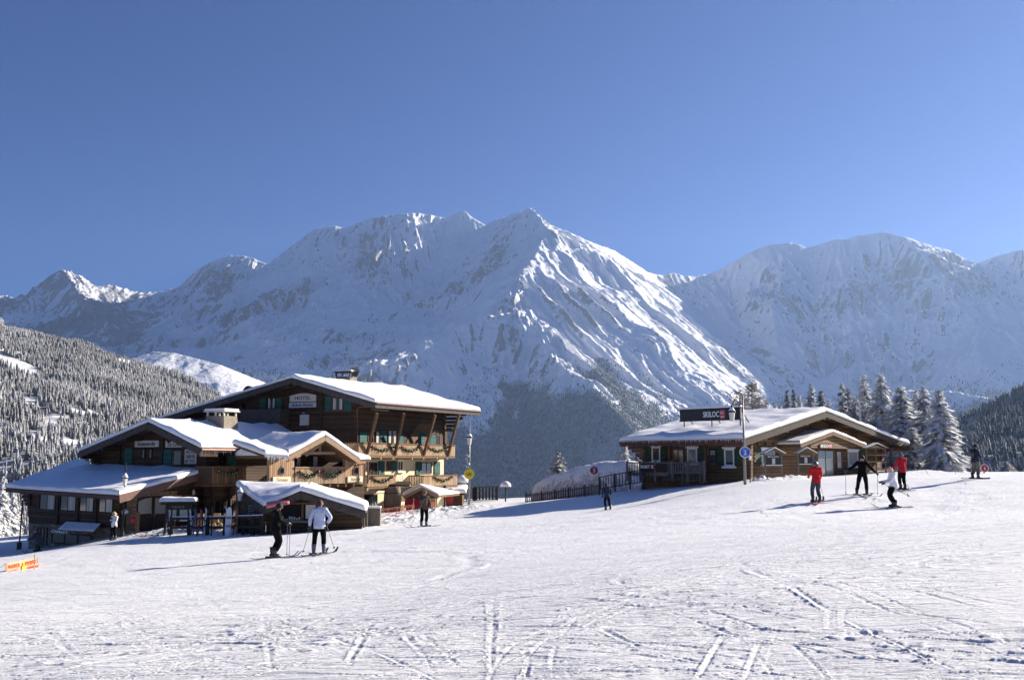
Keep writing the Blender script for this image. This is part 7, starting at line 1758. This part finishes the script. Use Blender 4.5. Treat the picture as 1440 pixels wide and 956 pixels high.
    if poles:
        tips = pole_tips or {}
        for q, nm_ in (('r', 'right'), ('l', 'left')):
            if poles != True and q not in poles: continue
            w_ = J['w' + q] * s; dv = (J['w' + q] - J['e' + q]).normalized(); hnd = t.location + Rz @ (w_ + dv * .09 * s)
            tp = tips.get(q)
            if tp is not None: tip = t.location + Rz @ Vector(tp)
            else: tip = hnd + Rz @ Vector((0, .12, 0)); tip.z = gzl(tip) + .0
            pt = thing('ski_pole', f'{nm_} ski pole of {desc}', 'ski pole', tip, 'ski poles of the skiers'); dd = (tip - hnd).normalized()
            MB().tube([hnd - dd * .06, tip], .009, 6).build('shaft', M['greymetal'], pt); MB().tube([hnd - dd * .10, hnd + dd * .05], [.018, .014], 7).build('grip', M['black'], pt); c = tip - dd * .07; mm = MB(); mm.tube([c - dd * .006, c + dd * .006], .045, 10); mm.build('basket', M['black'], pt)
    return t
helm = newmat('grey_helmet', (.10, .10, .11), .3); bl_hat = newmat('black_hat', (.012, .012, .012), .8); grey_hat = cloth('grey_wool', (.16, .15, .14)); pink_band = cloth('pink_band', (.65, .30, .40)); wht_hat = cloth('white_wool', (.7, .7, .72))
# 1 black skier, seen from his right side, facing right and away
person('person in all-black ski clothes standing left of the pale blue jacket', 390, 33.6, 1.80, R(-62), dict(head=(0, .10, 1.60), chest=(0, .06, 1.28), neck=(0, .07, 1.46), kr=(.12, .14, .52), kl=(-.12, .12, .52), ar=(.13, -.02, .12), al=(-.13, -.04, .12), er=(.26, .06, 1.16), wr=(.22, .34, 1.08), el=(-.26, .08, 1.16), wl=(-.20, .36, 1.08)), 'black', 'black', 'beanie', bl_hat, 'dark', desc='the skier in all-black clothes', skim=2, sk_rz=.0, pole_tips={'r': (.24, .42, .0), 'l': (-.2, .46, .0)})
# 2 pale blue jacket from behind, hand on hip
person('person in a pale ice-blue jacket and black trousers seen from behind, hand on hip', 451, 34.5, 1.80, R(8), dict(er=(.38, -.06, 1.16), wr=(.27, .06, .98), el=(-.30, -.02, 1.14), wl=(-.31, .04, .88), hr=(.11, 0, .92), kr=(.15, .04, .52), ar=(.17, -.02, .12), kl=(-.14, .05, .52), al=(-.16, -.02, .12)), 'iceblue', 'black', None, None, 'auburn', desc='the skier in the pale ice-blue jacket', skim=2, boot=M['bootw'], sk_rz=R(-30), pole_tips={'l': (-.55, .3, 0), 'r': (.52, .45, .1)})
# 3 dark skier with brown scarf facing the hotel
person('person in dark brown ski clothes with light boots standing below the entrance porch', 597, 50.5, 1.78, R(205), dict(er=(.26, .12, 1.20), wr=(.10, .26, 1.36), el=(-.28, .02, 1.14), wl=(-.30, .12, .98), look=.3), 'brown', 'black', 'beanie', grey_hat, 'brown', desc='the brown clad skier below the porch', skim=2, boot=M['bootw'], poles='r', sk_rz=R(-110), pole_tips={'r': (.75, .1, 0)})
# 4 crouched skier far left
person('person in a grey jacket crouching on skis in front of the stone basement', 60, 62, 1.75, R(78), dict(pel=(0, -.22, .62), chest=(0, .06, .90), neck=(0, .18, 1.08), head=(0, .25, 1.20), sr=(.19, .14, 1.04), sl=(-.19, .14, 1.04), er=(.28, .22, .80), wr=(.24, .46, .74), el=(-.28, .22, .80), wl=(-.24, .46, .74), hr=(.10, -.2, .62), hl=(-.10, -.2, .62), kr=(.14, .20, .48), kl=(-.14, .20, .48), ar=(.13, .02, .12), al=(-.13, .02, .12)), 'greyg', 'khaki', 'helmet', grey_hat, 'brown', desc='the crouching skier at the far left', skim=5, pole_tips={'r': (.3, -.5, .3), 'l': (-.3, -.5, .3)})
# 5 woman in white
person('person in a white jacket and black trousers standing by the fence near the double door', 165, 60.5, 1.70, R(150), dict(er=(.24, .06, 1.18), wr=(.06, .20, 1.30), el=(-.24, .06, 1.18), wl=(-.05, .22, 1.16)), 'white', 'black', None, None, 'blond', longhair=True, poles=False, skis=False, desc='the white jacket woman by the door')
# 6 child / skier by the hedge
person('person in a dark navy outfit standing in the chalet shadow below the red marker', 853, 60, 1.58, R(20), dict(er=(.30, -.02, 1.16), wr=(.26, .10, .95), el=(-.30, 0, 1.16), wl=(-.32, .02, .92), kr=(.17, .04, .52), ar=(.24, 0, .12), al=(-.10, 0, .12)), 'navy', 'black', 'beanie', bl_hat, 'dark', poles=False, skis=False, desc='the skier in navy')
# 7 red jacket
person('person in a bright red jacket and grey trousers seen from behind', 1147, 44, 1.78, R(12), dict(chest=(0, .05, 1.27), er=(.27, .06, 1.16), wr=(.30, .22, .98), el=(-.30, .06, 1.18), wl=(-.22, .26, 1.10), kr=(.12, .12, .52), kl=(-.16, .10, .52), al=(-.20, 0, .12)), 'red', 'greyg', 'helmet', helm, 'dark', desc='the bright red jacket skier', skim=0, poles='r', sk_rz=R(-40), pole_tips={'r': (.42, .2, .0)})
# 8 black skier arms out
person('person in black with both arms spread out, standing in front of the chalet window', 1212, 46, 1.80, R(168), dict(look=.1, er=(.42, .10, 1.22), wr=(.66, .20, 1.10), el=(-.38, .05, 1.18), wl=(-.56, .14, .98), kr=(.20, .06, .52), ar=(.26, .0, .12), kl=(-.14, .06, .52), al=(-.16, 0, .12)), 'black', 'black', 'helmet_goggles', bl_hat, 'dark', desc='the black skier with spread arms', skim=2, pole_tips={'r': (.78, .2, .05), 'l': (-.60, .15, .0)}, sk_rz=R(40))
# 9 woman in white top
person('person in a white top and black trousers with blond hair skiing to the left', 1254, 42.5, 1.72, R(82), dict(pel=(0, -.06, .92), chest=(0, .02, 1.24), head=(0, .09, 1.58), neck=(0, .06, 1.44), er=(.25, .12, 1.10), wr=(.22, .40, 1.06), el=(-.25, .12, 1.10), wl=(-.20, .38, 1.02), kr=(.12, .16, .52), kl=(-.12, .14, .52), ar=(.12, .0, .12), al=(-.12, -.04, .12)), 'white', 'black', 'band', pink_band, 'blond', desc='the blond skier in the white top', skim=2, pole_tips={'r': (.2, -.72, .42), 'l': (-.2, -.60, .50)})
# 10 second red jacket
person('person in a dark red jacket and black trousers behind the blond skier', 1268, 49, 1.80, R(20), dict(er=(.28, .06, 1.16), wr=(.30, .22, 1.02), el=(-.28, .06, 1.16), wl=(-.26, .22, 1.02)), 'darkred', 'black', 'beanie', grey_hat, 'brown', desc='the dark red jacket skier', skim=2, pole_tips={'r': (.62, .3, 0)}, poles='r')
# 11 snowboarder with backpack
person('person in dark jacket and khaki trousers with a backpack, on the crest', 1371, 52.5, 1.80, R(-72), dict(head=(0, .08, 1.62), chest=(0, .04, 1.28), kr=(.12, .1, .52), kl=(-.12, .06, .52), ar=(.14, .04, .12), al=(-.14, -.06, .12), er=(.24, .08, 1.14), wr=(.16, .24, 1.02), el=(-.24, .08, 1.14), wl=(-.16, .24, 1.02)), 'navy', 'khaki', 'beanie', bl_hat, 'dark', desc='the snowboarder on the crest', poles=False, skis=False, board=R(-20), backpack=True)
# ------------------------------------------------------------------ air
def build_haze():
    me = bpy.data.meshes.new('haze')
    X0, X1, Y0, Y1, Z0, Z1 = -16000, 30000, -300, 17000, -1400, 3850
    v = [(x, y, z) for x in (X0, X1) for y in (Y0, Y1) for z in (Z0, Z1)]
    f = [(0, 1, 3, 2), (4, 6, 7, 5), (0, 4, 5, 1), (2, 3, 7, 6), (0, 2, 6, 4), (1, 5, 7, 3)]
    me.from_pydata(v, [], f); m = bpy.data.materials.new('air'); m.use_nodes = True
    t = m.node_tree; t.nodes.clear(); o = t.nodes.new('ShaderNodeOutputMaterial'); pv = t.nodes.new('ShaderNodeVolumePrincipled')
    pv.inputs['Color'].default_value = (.43, .62, .96, 1); pv.inputs['Density'].default_value = 1.85e-5; pv.inputs['Anisotropy'].default_value = .4
    t.links.new(pv.outputs[0], o.inputs['Volume']); me.materials.append(m)
    ob = bpy.data.objects.new('haze', me); COL.objects.link(ob); ob['kind'] = 'stuff'
build_haze()
